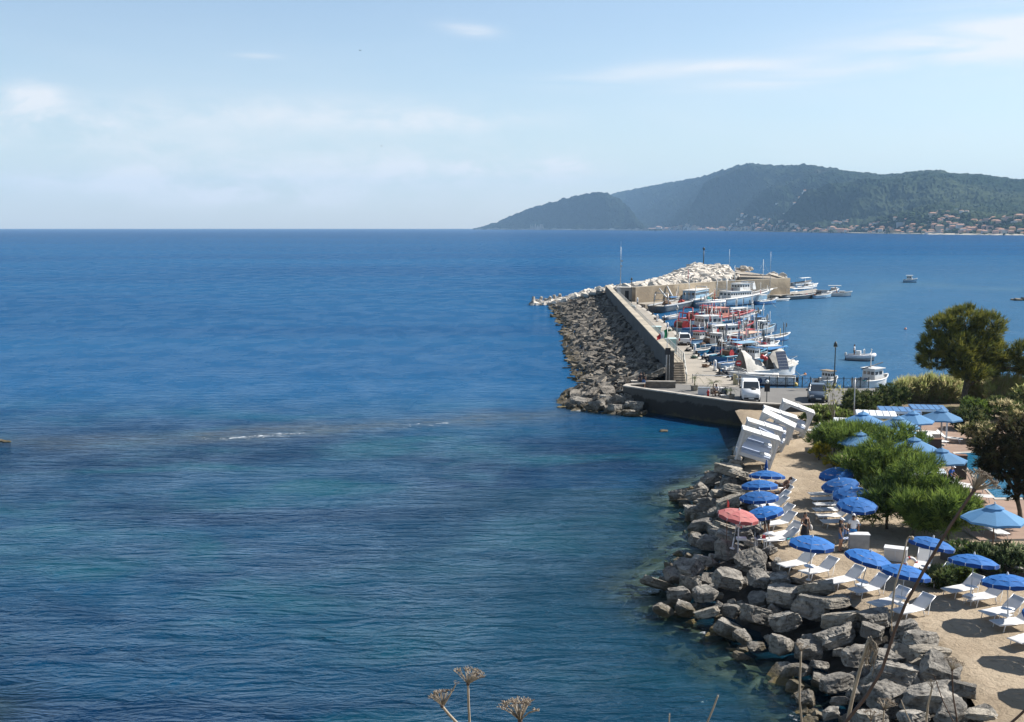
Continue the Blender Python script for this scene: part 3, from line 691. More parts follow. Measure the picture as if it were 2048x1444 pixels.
# big brown blocks at the foot of the curved wall
for (u, v, w, z, lab) in [(1246, 800, 44, .9, 'large tan block resting against the curved quay wall'), (1269, 812, 40, .6, 'grey pyramid shaped block against the curved quay wall'), (1228, 815, 34, .5, 'brown block beside the grey pyramid block'), (1256, 828, 44, .0, 'low brown block in the water at the foot of the curved wall'), (1214, 800, 34, .8, 'tan block left of the large block by the curved wall'), (1195, 812, 36, .4, 'brown slab lowest on the tip of the breakwater'), (1160, 806, 40, .5, 'dark slab on the left tip of the breakwater rocks'), (1145, 812, 30, .2, 'small dark slab at the waterline on the breakwater tip')]:
    p = G(u, v, z); put(rnd.choice(BIG), 'boulder', p, w * p.y / FPX * 1.1, (rnd.uniform(-.3, .3), rnd.uniform(-.3, .3), rnd.uniform(-.5, .5)), lab, 'boulder')

# white limestone mound of the outer arm
def P3(u, v, z): return G(u, v, z)
HL = [P3(1196, 580, 3.4), P3(1240, 576, 3.8), P3(1290, 573, 4.4), P3(1350, 568, 4.6), P3(1420, 562, 4.7), P3(1475, 553, 4.8)]
CL = [P3(1110, 607, .4), P3(1165, 586, 2.2), P3(1262, 571, 2.6), P3(1325, 556, 3.6), P3(1386, 530, 6.6), P3(1450, 533, 6.2)]
rr = random.Random(41); nW = 0; far = []
def patch_base():
    n = 30; vs = []
    for i in range(n):
        a = along(HL, i / (n - 1)); b = along(CL, i / (n - 1)); out = b + (b - a).normalized() * 9; out.z = -1.5
        vs += [tuple(a - Vector((0, 0, .7))), tuple(b - Vector((0, 0, .8))), tuple(out)]
    mb = MB(); mb.add(vs, [f for i in range(n - 1) for f in ((3 * i, 3 * i + 3, 3 * i + 4, 3 * i + 1), (3 * i + 1, 3 * i + 4, 3 * i + 5, 3 * i + 2))], M('mound_rubble', (.30, .26, .21), .95, .35, .8, .6, 3, .2))
    structure(mb.build('mound'), 'pale rubble core of the outer mole')
patch_base()
cells = []
for _ in range(6000):
    a = rr.random(); t = rr.uniform(-.02, 1.28); p0 = along(HL, a); p1 = along(CL, a); p = p0.lerp(p1, min(t, 1.0))
    if t > 1: d = (p1 - p0); d.z = 0; d.normalize(); p = p1 + d * (t - 1) * 22; p.z = p1.z * (1 - (t - 1) / .28) + .1
    s = rr.uniform(1.7, 3.6) * (1 if a > .2 else .85)
    if any((p - q).length < (s + sq) * .26 for q, sq in cells): continue
    cells.append((p, s))
cells.sort(key=lambda c: c[0].y * (1 if c[0].z > 1 else 1.2))
far = bmesh.new()
for k, (p, s) in enumerate(cells):
    rot = (rr.uniform(-.6, .6), rr.uniform(-.6, .6), rr.uniform(0, 6.3)); me0 = rr.choice(WHT)
    if k < 280: put(me0, 'white_boulder', p, s, rot, 'white limestone block on the mound of the outer mole', 'boulder', 'white limestone blocks of the outer mole')
    else:
        t0 = len(far.verts); far.from_mesh(me0); far.verts.ensure_lookup_table()
        Mx = Matrix.Translation(p) @ Matrix.Rotation(rot[2], 4, 'Z') @ Matrix.Rotation(rot[0], 4, 'X') @ Matrix.Scale(s, 4)
        for v in far.verts[t0:]: v.co = Mx @ v.co
me = bpy.data.meshes.new('white_rubble'); far.to_mesh(me); far.free(); me.materials.append(m_white)
o = bpy.data.objects.new('white_rubble', me); COL.objects.link(o); structure(o, 'farther white limestone blocks of the outer mole', 'stuff')
# concrete wave breakers off the bend
m_conc = M('weathered_concrete', (.27, .252, .225), .9, .2, 1, .4, 6, .04)
for k, (u, v) in enumerate([(1067, 608), (1080, 607), (1096, 606), (1110, 604), (1119, 601)]):
    p = G(u, v, .2); mb = MB(); rq = random.Random(k)
    for d in (Vector((0, 0, 1)), Vector((.94, 0, -.33)), Vector((-.47, .82, -.33)), Vector((-.47, -.82, -.33))):
        mb.cyl((0, 0, 0), d * 1.25, .52, m_conc, .34, 7)
    o = mb.build('tetrapod', None, p + Vector((0, 0, .5))); o.rotation_euler = (rq.uniform(-.5, .5), rq.uniform(-.5, .5), rq.uniform(0, 6))
    tag(o, ['outermost grey concrete tetrapod off the bend of the breakwater', 'second concrete tetrapod from the sea end of the row', 'middle concrete tetrapod of the row off the breakwater bend', 'fourth concrete tetrapod, next to the breakwater rocks', 'concrete tetrapod leaning on the first white blocks'][k], 'tetrapod', 'tetrapods off the breakwater bend')

# ================================================================== WALLS OF THE PIER
zwall = AT(1333, 703, WFOOT0.y).z
L1 = (WFOOT1 - WFOOT0).length
def pw(s, o=0.0, z=0.0): p = WFOOT0 + wdir * s + wper * o; return Vector((p.x, p.y, z))
t = thing('sea_wall', 'long grey sea wall along the seaward side of the pier', 'wall', WFOOT0)
def rel(o, t): o.parent = t; o.matrix_parent_inverse = Matrix.Translation(-Vector(t.location)); return o
m_walltop = M('sea_wall_top', (.38, .33, .255), .9, .15, .6, .3, 8, .02, col2=(.28, .245, .19))
mb = MB(); mb.wallpath([pw(0, 0), pw(L1 * .5, 0), pw(L1 + 2, 0)], .75, .2, zwall, m_wallshade, m_walltop, side=-1); rel(mb.build('wall'), t)
mb = MB(); mb.wallpath([pw(-.05, -.1), pw(L1 * .5, -.1), pw(L1 + 2, -.1)], .95, zwall + .004, zwall + .13, m_walltop, m_walltop, side=-1); rel(mb.build('coping'), t)
ZWK = ZQ + 1.95
mb = MB(); mb.wallpath([pw(2.75, .76), pw(L1 * .5, .76), pw(L1 - 8, .76)], 1.35, ZQ - .2, ZWK, m_walltop, m_walltop, side=-1); rel(mb.build('walkway'), t)
def railing(name, label, pts, h, mat, step=1.6, rails=(1.0, .5), r=.022, bars=0.0, group=None):
    # pts: list of 3-d points on the ground
    t = thing(name, label, 'railing', pts[0], 0, group); o0 = Vector(pts[0]); ml = MB(); mbar = MB(); nb = 0
    post = MB().cyl((0, 0, 0), (0, 0, h + .02), r * 1.3, mat, n=6).build('post', t); first = True
    for a, b in zip(pts[:-1], pts[1:]):
        a = Vector(a) - o0; b = Vector(b) - o0; L_ = (b - a).length; n = max(1, int(L_ / step))
        for i in range(n + 1):
            q = a.lerp(b, i / n)
            if first: post.location = q; first = False
            else: pc = post.copy(); COL.objects.link(pc); pc.parent = t; pc.location = q
        for f in rails: ml.cyl(a + Vector((0, 0, h * f)), b + Vector((0, 0, h * f)), r, mat, n=6)
        if bars:
            for i in range(int(L_ / bars)):
                q = a.lerp(b, (i + .5) * bars / L_); mbar.cyl(q + Vector((0, 0, .05)), q + Vector((0, 0, h - .03)), r * .5, mat, n=4, caps=False); nb += 1
    ml.build('rail', t)
    if nb: mbar.build('baluster', t)
    return t
m_rail = M('pale_rail', (.50, .50, .47), .5, .15, 2, metal=.3)
railing('railing', 'pale metal railing along the raised walkway of the sea wall', [pw(2.8, 2.05, ZWK), pw(L1 * .4, 2.05, ZWK), pw(L1 - 10, 2.05, ZWK)], 1.0, m_rail, 1.5, (1.0, .55, .15), .028)
railing('railing', 'pale curved hand rail beside the stone stairs', [pw(-.1, 2.12, ZQ), pw(.5, 2.14, ZQ + .25), pw(2.75, 2.1, ZWK)], 1.0, m_rail, .8, (1.0, .5), .03)
# stairs and pillar
t = thing('stairs', 'stone stairs climbing to the walkway of the sea wall', 'stairs', pw(0, 1.4, ZQ), math.atan2(wdir.y, wdir.x) - math.pi / 2)
m_step = M('step_stone', (.30, .255, .20), .9, .2, 1.5, .4, 8, .03); m_stepd = M('step_riser', (.16, .13, .10), .9, .2, 1.5)
for k in range(9):
    mb = MB(); mb.box((0, .15 + k * .3, (k + .5) * .215), (1.25, .298, (k + 1) * .215 * 1.0 if False else .215), m_step); mb.build('step', t)
mb = MB()
for k in range(1, 9): mb.box((0, .15 + k * .3, k * .215 * .5 - .004), (1.2, .29, k * .215 - .008), m_stepd)
mb.build('base', t)
m_pil = M('pillar_stone', (.18, .15, .115), .9, .3, 2.2, .6, 7, .06, col2=(.09, .075, .06))
p = G(1339, 765, ZQ); t = thing('stone_pillar', 'square stone pillar with pale cap at the foot of the sea wall', 'pillar', p, base_ang)
mb = MB(); mb.box((0, 0, .85), (.8, .8, 1.7), m_pil); mb.build('shaft', t); mb = MB(); mb.box((0, 0, 1.76), (.94, .94, .12), m_coping); mb.build('cap', t)
# low stone wall at the back of the promenade
A_, B_ = G(1262, 775.5, ZQ), G(1351, 776.5, ZQ)
t = thing('low_stone_wall', 'low rubble stone wall with pale cap below the stairs', 'wall', A_)
mb = MB(); mb.wallpath([A_, B_], .35, ZQ - .1, ZQ + .62, m_pil, side=1); rel(mb.build('wall'), t)
mb = MB(); mb.wallpath([A_ + Vector((0, -.05, 0)), B_ + Vector((0, -.05, 0))], .45, ZQ + .622, ZQ + .72, m_coping, side=1); rel(mb.build('cap'), t)
# curved quay wall
def curve_mat():
    m, nt, bs = newmat('quay_wall_face'); L = nt.links
    geo = node(nt, 'ShaderNodeNewGeometry'); pos = geo.outputs['Position']; sp = node(nt, 'ShaderNodeSeparateXYZ'); L.new(pos, sp.inputs[0])
    n1 = mk_noise(nt, pos, .55, 6, .65, .5); n2 = mk_noise(nt, pos, 3.0, 6, .7)
    z = mk_math(nt, 'ADD', sp.outputs[2], mk_map(nt, n1, .3, .7, -.35, .35))
    c = mk_mix(nt, mk_map(nt, z, 1.35, 1.6), (.030, .026, .021), (.080, .073, .064)); c = mk_mix(nt, mk_map(nt, n2, .55, .75, 0, .6), c, (.04, .036, .03))
    c = mk_mix(nt, mk_map(nt, z, .35, .0), c, (.06, .05, .025))
    L.new(c, bs.inputs['Base Color']); bs.inputs['Roughness'].default_value = .95; mk_bump(nt, n2, .8, .08, bs); return m
t = thing('quay_wall', 'dark curved quay wall with a pale coping above the water', 'wall', WALLTOP[0])
mb = MB(); wp = [WALLTOP[0] + Vector((2.2, 2.4, 0)), WALLTOP[0] + Vector((.5, 1.3, 0))] + WALLTOP
mb.wallpath(wp, .42, -1.5, PARA_Z - .1, curve_mat(), side=1); rel(mb.build('wall'), t)
mb = MB(); mb.wallpath([q + Vector((-.03, -.06, 0)) for q in wp], .54, PARA_Z - .098, PARA_Z + .02, m_coping, side=1); rel(mb.build('coping'), t)
# stone wall of the outer arm, facing the harbour
t = thing('harbour_wall', 'tan stone wall of the outer arm behind the fishing boats', 'wall', BACK[0])
m_tan = M('tan_ashlar', (.31, .25, .175), .9, .22, .35, .8, 2.2, .12, col2=(.20, .16, .112))
zb0 = AT(1272, 575, BACK[0].y).z; zb1 = AT(1580, 556, BACK[1].y).z
BM = BACK[0].lerp(BACK[1], .5) + Vector((0, 4, 0))
mb = MB(); mb.wallpath([BACK[0] + Vector((0, 1, 0)), BM, BACK[1]], 1.2, -1, [zb0, (zb0 + zb1) / 2, zb1], m_tan, m_walltop, side=1); rel(mb.build('wall'), t)
mb = MB(); mb.wallpath([BACK[1] + Vector((-.9, .2, 0)), BACK[1] + Vector((1.0, 22, 0))], 1.0, -1, zb1 + .02, m_tan, m_walltop, side=1); rel(mb.build('return_wall'), t)
plat = [P3(1480, 553, zb1 - .3), P3(1578, 557, zb1 - .3), BACK[1] + Vector((0, 20, 0)), P3(1470, 541, 4.6)]
mb = MB(); mb.prism([(p.x, p.y) for p in plat], -1, zb1 - .35, M('mole_platform', (.30, .255, .20), .95, .25, .3, .5, 1.5, .1)); structure(mb.build('mole_platform'), 'tan rubble platform on the outer arm')
t = thing('crown_wall', 'grey crown wall on top of the outer mole', 'wall', (0, 0, 0))
c0, c1, c2 = AT(1403, 530.5, 335), AT(1482, 548, 303), AT(1566, 552, 296)
mb = MB(); mb.wallpath([c0, c1, c2], 1.0, [3.5, 3.8, 4.4], [c0.z, c1.z, c2.z], M('crown_concrete', (.18, .165, .145), .9, .2, .5, .4, 2, .05, col2=(.11, .097, .085)), m_coping, side=1); rel(mb.build('wall'), t)
rr = random.Random(77)
for k in range(26):
    a = rr.random(); p = (c1 if a > .5 else c0).lerp(c2 if a > .5 else c1, (a * 2) % 1) + Vector((rr.uniform(1, 5), rr.uniform(3, 9), 0)); p.z = (c0.z if a < .5 else c2.z) - .5 + rr.uniform(-.3, .6)
    put(rr.choice(WHT), 'white_boulder', p, rr.uniform(1.8, 3.0), (rr.uniform(-.5, .5), rr.uniform(-.5, .5), rr.uniform(0, 6)), 'white limestone block behind the crown wall of the outer mole', 'boulder', 'white blocks behind the crown wall')
mb = MB(); fq = [G(1530, 612, 0.7), G(1640, 590, .7), G(1650, 583, .7), G(1585, 580, .7)]
jetty = [BACK[1] + Vector((-10, -1.0, 0)), BACK[1] + Vector((-4, -6, 0)), G(1640, 584, ZQ - .5), G(1632, 577, ZQ - .5), BACK[1] + Vector((.8, 4, 0)), BACK[1] + Vector((0, -.05, 0))]
mb.prism([(p.x, p.y) for p in jetty], -2, ZQ - .5, m_conc, m_stone); structure(mb.build('jetty'), 'grey concrete jetty at the end of the outer arm')
ledge = [BACK[0] + Vector((0, .9, 0)), BM + Vector((0, -.1, 0)), BACK[1] + Vector((-10, -.4, 0)), BACK[1] + Vector((-10.2, -2.6, 0)), BACK[0] + Vector((1.6, -3.4, 0))]
mb = MB(); mb.prism([(p.x, p.y) for p in ledge], -2, ZQ - .3, m_pierroad, m_stone); structure(mb.build('harbour_ledge'), 'narrow concrete quay below the tan wall')
# ================================================================== VEHICLES
m_glass = M('dark_glass', (.025, .03, .036), .08, .1, 1, spec=.6)
m_tyre = M('tyre_rubber', (.02, .02, .02), .8, .1, 5); m_rim = M('wheel_rim', (.42, .42, .43), .35, .1, 5, metal=.7)
m_black = M('black_plastic', (.022, .022, .024), .55, .15, 3); m_steel = M('grey_steel', (.34, .345, .35), .4, .15, 2, metal=.6)
m_lampg = M('headlamp_glass', (.6, .62, .64), .15, .05, 3, spec=.7); m_redlens = M('red_lens', (.35, .02, .02), .25, .1, 3)
def rounded_section(mb, xs_, mat, smooth=True, M_=None):
    # xs_: rows (y, half width at sill, z sill, half width at shoulder, z shoulder, half width top, z top); a closed lofted body along y
    vs = []; n = 10
    for (y, w0, z0, w1, z1, w2, z2) in xs_:
        side = [(w0 * .92, z0), (w0, z0 + .10), (w1, z0 + (z1 - z0) * .6), (w1 * .985, z1), (w2, z2)]
        vs += [(x, y, z) for x, z in side] + [(-x, y, z) for x, z in reversed(side)]
    fs = [(i * n + k, i * n + (k + 1) % n, (i + 1) * n + (k + 1) % n, (i + 1) * n + k) for i in range(len(xs_) - 1) for k in range(n)]
    fs += [tuple(reversed(range(n))), tuple((len(xs_) - 1) * n + k for k in range(n))]
    return mb.add(vs, fs, mat, smooth, M_)
def car(label, loc, rz, paint, L=4.3, Wd=1.78, H=1.5, van=False, cat='car', name='parked_car'):
    # nose towards local -Y
    t = thing(name, label, cat, loc, rz); w = Wd / 2; h = L / 2; mb = MB(); zs = .24
    zb = .98 if not van else 1.05
    if van: rows = [(-h, w * .80, zs, w * .84, .62, w * .72, .72), (-h + .12, w * .9, zs, w * .95, .78, w * .84, .98), (-h + .75, w, zs, w, .95, w * .9, 1.16), (-h + 1.0, w, zs, w, 1.0, w * .9, 1.22), (h - .08, w, zs, w, zb, w * .93, 1.25), (h, w * .95, zs + .1, w * .97, zb, w * .9, 1.22)]
    else: rows = [(-h, w * .78, zs, w * .82, .58, w * .7, .66), (-h + .12, w * .9, zs, w * .94, .68, w * .8, .80), (-h + .8, w, zs, w, .82, w * .86, .93), (-h + 1.15, w, zs, w, .88, w * .88, .98), (h - .25, w, zs, w, .92, w * .9, 1.0), (h - .05, w * .94, zs + .05, w * .96, .9, w * .86, .99), (h, w * .88, zs + .12, w * .9, .8, w * .8, .9)]
    rounded_section(mb, rows, paint); fixn(mb.build('body', t))
    # cabin: glass box with pillars and roof skin
    y0, y1, y2, y3 = (-h + .95, -h + 1.75, h - .12, h - .03) if van else (-h + 1.1, -h + 1.95, h - .75, h - .2)
    zr = H; rw = w * (.84 if van else .76); bw = w * .9; zc = (1.2 if van else .96)
    g = MB(); g.add([(-bw, y0, zc), (bw, y0, zc), (rw, y1, zr - .04), (-rw, y1, zr - .04), (-bw, y3, zc), (bw, y3, zc), (rw, y2, zr - .04), (-rw, y2, zr - .04)],
                    [(0, 1, 2, 3), (5, 4, 7, 6), (1, 5, 6, 2), (4, 0, 3, 7), (3, 2, 6, 7)], m_glass); fixn(g.build('window', t))
    r = MB(); r.add([(-rw - .01, y1 - .03, zr - .05), (rw + .01, y1 - .03, zr - .05), (rw + .01, y2 + .02, zr - .05), (-rw - .01, y2 + .02, zr - .05), (-rw * .86, y1 + .12, zr + .02), (rw * .86, y1 + .12, zr + .02), (rw * .86, y2 - .12, zr + .02), (-rw * .86, y2 - .12, zr + .02)],
                    [(0, 1, 5, 4), (1, 2, 6, 5), (2, 3, 7, 6), (3, 0, 4, 7), (4, 5, 6, 7)], paint)
    for s in (-1, 1):
        r.cyl((s * bw, y0, zc), (s * rw, y1, zr - .03), .045, paint, n=6); r.cyl((s * bw, y3, zc), (s * rw, y2, zr - .03), .07, paint, n=6)
        ym = (y1 + y2) / 2 if not van else y1 + .35; r.cyl((s * bw, ym, zc - .02), (s * rw, ym, zr - .03), .045, paint, n=6)
        if van: r.add([(s * (bw + .004), ym, zc), (s * (bw + .004), y3, zc), (s * (rw + .006), y2, zr - .04), (s * (rw + .006), ym, zr - .04)], [(0, 1, 2, 3)], paint)
    r.build('roof', t)
    for s in (-1, 1):
        for yy in (-h + .85, h - .8):
            wh = MB(); wh.cyl((s * (w - .20), yy, .32), (s * (w + .01), yy, .32), .32, m_tyre, n=16); wo_ = wh.build('wheel', t)
            rm = MB(); rm.cyl((s * (w - .05), yy, .32), (s * (w + .022), yy, .32), .2, m_rim, n=12); rm.build('rim', wo_)
        hl = MB(); hl.box((s * w * .66, -h + .08, .66), (.34, .16, .17), m_lampg); hl.build('headlight', t)
        tl = MB(); tl.box((s * w * .84, h - .02, .85), (.14, .08, .34), m_redlens); tl.build('tail_light', t)
        mi = MB(); mi.box((s * (w + .12), y0 + .25, zc + .08), (.2, .12, .15), m_black if not van else m_black); mi.build('mirror', t)
    m_pl = M('plate', (.7, .7, .68), .5)
    bp = MB(); bp.box((0, -h + .03, .40), (Wd * .8, .14, .2), m_black); f_ = bp.build('bumper', t); bp = MB(); bp.box((0, h - .01, .38), (Wd * .84, .12, .18), m_black); r_ = bp.build('bumper', t)
    pl = MB(); pl.box((0, -h - .045, .42), (.5, .02, .11), m_pl); pl.build('number_plate', f_); pl = MB(); pl.box((0, h + .055, .42), (.5, .02, .11), m_pl); pl.build('number_plate', r_)
    return t
m_whitepaint = M('white_paint', (.66, .67, .68), .3, .04, 1); m_bluepaint = M('slate_blue_paint', (.055, .075, .105), .25, .08, 1, spec=.6)
van = car('white delivery van facing the beach with a dark bonnet panel', G(1500, 799, ZQ), R(-9), m_whitepaint, 4.1, 1.72, 1.82, True, 'van', 'parked_van')
mb = MB(); mb.add([(.02, -2.075, .45), (.46, -2.075, .45), (.44, -1.32, 1.24), (.02, -1.32, 1.24)], [(0, 1, 2, 3)], m_black); mb.add([(.02, -1.20, 1.27), (.44, -1.20, 1.27), (.42, -1.0, 1.36), (.02, -1.0, 1.36)], [(0, 1, 2, 3)], m_black); mb.build('bonnet_panel', van)
car('slate blue hatchback parked behind the quay wall', G(1635, 800, ZQ), R(-13), m_bluepaint, 4.0, 1.78, 1.5)
car('white car parked on the pier roadway', G(1366, 688, ZQ), R(180 - 2), m_whitepaint, 4.2, 1.8, 1.6)
car('small pale car parked in the shadow of the sea wall', G(1262, 626, ZQ), R(178), M('pale_blue_paint', (.30, .36, .38), .3, .05, 1), 3.9, 1.65, 1.5)

# ================================================================== PIER FURNITURE
m_dkmetal = M('dark_green_metal', (.03, .04, .04), .5, .2, 2); m_kteal = M('pale_teal_panel', (.24, .42, .44), .6, .08, 1.5); m_kroof = M('pale_roof_panel', (.42, .54, .54), .6, .08, 1.5)
for k, (u, v) in enumerate([(1311, 680), (1340, 707)]):
    t = thing('kiosk', ['pale teal cabin beside the raised walkway, farther from the stairs', 'pale teal cabin beside the flag, nearer the stairs'][k], 'cabin', G(u, v, ZQ), base_ang, 'pale teal cabins by the sea wall')
    mb = MB(); mb.box((0, 0, .95), (1.35, 1.5, 1.9), m_kteal); mb.build('wall', t); mb = MB(); mb.box((0, 0, 1.96), (1.6, 1.8, .12), m_kroof); mb.build('roof', t)
    mb = MB(); mb.box((.3, -.76, .85), (.55, .03, 1.6), M('teal_door', (.24, .42, .45), .6)); mb.build('door', t)
    mb = MB(); mb.box((-.33, -.76, 1.2), (.45, .03, .5), m_glass); mb.build('window', t)
# hut at the bend
t = thing('harbour_hut', 'small grey harbour hut with a dark doorway at the bend of the pier', 'hut', G(1258, 600, ZQ), R(-8))
m_hut = M('hut_render', (.40, .375, .34), .9, .12, .6, .3, 5, .02); m_whitew = M('white_render', (.62, .60, .57), .85, .08, .8)
mb = MB(); mb.box((0, 1.5, 1.35), (3.6, 3, 2.7), m_hut); mb.build('wall', t); mb = MB(); mb.box((0, 1.45, 2.78), (4.1, 3.5, .16), M('hut_roof', (.38, .355, .32), .9)); mb.build('roof', t)
mb = MB(); mb.box((-.5, -.01, 1.05), (.85, .06, 2.1), m_black); mb.build('door', t); mb = MB(); mb.box((-2.3, .6, 1.45), (1.0, 1.6, 2.9), m_whitew); mb.build('side_wall', t); mb = MB(); mb.box((1.85, .2, 1.2), (.5, .5, 2.4), m_whitew); mb.build('pier', t)
mb = MB(); mb.box((.9, -.01, 1.6), (.6, .05, .6), m_glass); mb.build('window', t)
# masts and lamps
p = AT(1241, 573, 262); t = thing('antenna_mast', 'tall pale antenna mast beside the harbour hut', 'mast', (p.x, p.y, ZQ))
mb = MB(); mb.tube([(0, 0, 0), (0, 0, 6), (0, 0, 11.8)], .11, m_steel, 6, .05); mb.build('pole', t); mb = MB(); mb.box((.25, 0, 8.4), (.5, .15, .3), m_steel); mb.box((.2, 0, 7.2), (.4, .12, .25), m_steel); mb.cyl((0, 0, 11.8), (0, 0, 13), .025, m_steel); mb.build('antenna', t)
p = AT(1407, 530, 332); t = thing('beacon', 'dark green beacon post on top of the outer mole', 'beacon', (p.x, p.y, p.z - 1.5))
mb = MB(); mb.tube([(0, 0, 0), (0, 0, 6)], .17, m_dkmetal, 8, .12); mb.build('pole', t); mb = MB(); mb.lathe([(.0, 0), (.32, 0), (.34, .5), (.2, .75), (0, .85)], m_dkmetal, (0, 0, 6)); mb.build('lantern', t)
m_lampw = M('lamp_globe', (.75, .75, .72), .3, .03, 3)
def street_lamp(label, p, h, mat=None, grp='lamp posts along the pier'):
    t = thing('street_lamp', label, 'lamp post', p, 0, grp); mat = mat or m_dkmetal
    mb = MB(); mb.lathe([(.13, 0), (.13, .5), (.07, .7), (.05, h - .4), (.05, h)], mat, n=8); mb.build('pole', t)
    mb = MB(); mb.lathe([(.05, h), (.22, h + .02), (.17, h + .35), (.06, h + .5), (.0, h + .6)], mat, n=8); mb.build('lamp_head', t)
    mb = MB(); mb.lathe([(.0, h - .02), (.14, h - .06), (.15, h)], m_lampw, n=8); mb.build('lamp_glass', t); return t
street_lamp('dark lamp post on the far part of the pier roadway', G(1262.5, 621, ZQ), 6.0)
street_lamp('slim grey lamp post beside the white car on the pier', G(1353, 703, ZQ), 5.6, m_steel)
street_lamp('ornate dark lamp post standing by the harbour railing', G(1668, 777, ZQ), 4.3)
for (u, v, lab, h, zz) in [(1458, 560, 'thin pale mast on the outer arm behind the trawlers', 8, 4.5), (1540, 570, 'thin dark mast beside the right end of the tan wall', 8, 2)]:
    p = AT(u, v, 292 if u < 1500 else 270); t = thing('flag_mast', lab, 'mast', p); mb = MB(); mb.tube([(0, 0, -2), (0, 0, h)], .07, m_steel, 6, .03); mb.build('pole', t); mb = MB(); mb.sphere((0, 0, h), .12, m_steel, 6); mb.build('finial', t)
# flag
fp = pw(-.3, .45, 0); p = Vector((fp.x, fp.y, ZQ)); t = thing('flag_pole', 'pole with a drooping green white and red flag on the sea wall', 'flag', G(1333, 767, ZQ) + Vector((-.05, -.35, 0)))
mb = MB(); mb.tube([(0, 0, 0), (0, 0, 6.0)], .045, m_steel, 6, .03); mb.build('pole', t)
fl = MB(); fg, fw_, frd = M('flag_green', (.02, .16, .07), .8, transl=.3), M('flag_white', (.72, .72, .72), .8, transl=.3), M('flag_red', (.42, .03, .035), .8, transl=.3)
ns = 12; vs = []
for i in range(ns + 1):
    s = i / ns
    for j in range(5):
        q = j / 4; droop = .95 * s ** 1.3; vs.append((-1.15 * s + .1 * math.sin(q * 3), -.18 * math.sin(s * 9 + q * 2) * s, 5.85 - 1.0 * q * (1 - .6 * s) - droop * .9))
for i in range(ns):
    mt = fg if i < 4 else fw_ if i < 8 else frd
    fl.add([vs[i * 5 + j] for j in range(5)] + [vs[(i + 1) * 5 + j] for j in range(5)], [(j, j + 1, 6 + j, 5 + j) for j in range(4)], mt, True)
fl.build('flag', t)
# notice boards
t = thing('notice_board', 'black notice board on two posts in front of the sea wall end', 'notice board', G(1334, 770, ZQ))
mb = MB(); mb.cyl((-.13, 0, 0), (-.13, 0, 3.9), .03, m_steel, n=6); mb.cyl((.2, 0, 0), (.2, 0, 3.9), .03, m_steel, n=6); mb.build('post', t)
mb = MB(); mb.box((.03, -.05, 3.55), (.56, .04, .72), m_black); mb.build('panel', t)
p0_ = G(1533, 813, ZQ)
t = thing('globe_lamp', 'lamp post with a white globe and black board behind the quay wall', 'lamp post', p0_)
mb = MB(); mb.cyl((0, 0, 0), (0, 0, 2.2), .04, m_dkmetal, n=6); mb.build('post', t); mb = MB(); mb.box((0, -.05, 1.75), (.5, .05, .72), m_black); mb.build('panel', t); mb = MB(); mb.sphere((0, 0, 2.32), .17, m_lampw, 8); mb.build('lamp_glass', t)
# no-entry sign
t = thing('road_sign', 'round red no entry sign with a white bar at the harbour edge', 'road sign', G(1476, 771, ZQ))
mb = MB(); mb.cyl((0, 0, 0), (0, 0, 2.6), .03, m_steel, n=6); mb.build('post', t)
mb = MB(); mb.cyl((0, -.04, 2.35), (0, -.065, 2.35), .30, M('sign_red', (.48, .02, .025), .45), n=20); d = mb.build('sign_disc', t)
mb = MB(); mb.box((0, -.072, 2.35), (.40, .01, .11), M('sign_white', (.78, .78, .78), .5)); mb.build('white_bar', d)
# barrier
a_, b_ = G(1385, 766, ZQ), G(1469, 769, ZQ); t = thing('road_barrier', 'closed white barrier arm across the foot of the pier roadway', 'barrier', a_); q = b_ - a_
mb = MB(); mb.cyl((0, 0, .85), q + Vector((0, 0, .92)), .045, m_whitepaint, n=6); mb.build('arm', t)
mb = MB(); mb.cyl((0, 0, 0), (0, 0, .95), .05, m_steel, n=6); mb.build('rest_post', t); mb = MB(); mb.box(q + Vector((0, 0, .55)), (.30, .30, 1.1), M('barrier_tan', (.42, .36, .22), .6)); mb.build('motor_box', t)
for (du, lab) in ((4, 'pale bollard post right beside the barrier motor'), (10, 'brown bollard post right of the barrier')):
    t = thing('bollard', lab, 'bollard', G(1469 + du * 1.1, 769.5, ZQ)); mb = MB(); mb.lathe([(.11, 0), (.11, .85), (.06, .95), (0, .98)], M('barrier_tan', (.42, .36, .22)) if du == 4 else m_pil, n=8); mb.build('post', t); mb = MB(); mb.lathe([(.12, .6), (.13, .65), (.12, .7)], m_whitepaint, n=8); mb.build('band', t)
# white service pedestals
PED = [(1277, 607), (1317, 643.5), (1338, 661), (1363, 682), (1393, 708), (1434, 742)]
pl_ = ['white service pedestal at the far end of the quay edge by the tan wall', 'second white service pedestal from the far end of the quay', 'third white service pedestal from the far end, behind the red net gear', 'white service pedestal just beyond the white car', 'white service pedestal between the white car and the barrier', 'nearest white service pedestal on the quay edge']
proto = None
for k, (u, v) in enumerate(PED):
    p = G(u, v, ZQ) - wper * .25
    if proto is None:
        proto = thing('service_pedestal', pl_[k], 'pedestal', p, 0, 'white service pedestals along the quay')
        mb = MB(); mb.box((0, 0, .06), (.44, .44, .12), m_conc); mb.build('base', proto); mb = MB(); mb.lathe([(.17, .12), (.19, 1.05), (.17, 1.2), (.08, 1.3), (0, 1.32)], m_whitepaint, n=10); mb.build('body', proto); mb = MB(); mb.box((0, -.17, .75), (.16, .06, .3), M('socket_blue', (.1, .2, .4))); mb.build('socket_panel', proto)
    else: c = copy_tree(proto); c.location = p; c['label'] = pl_[k]
proto = None; rr = random.Random(4)
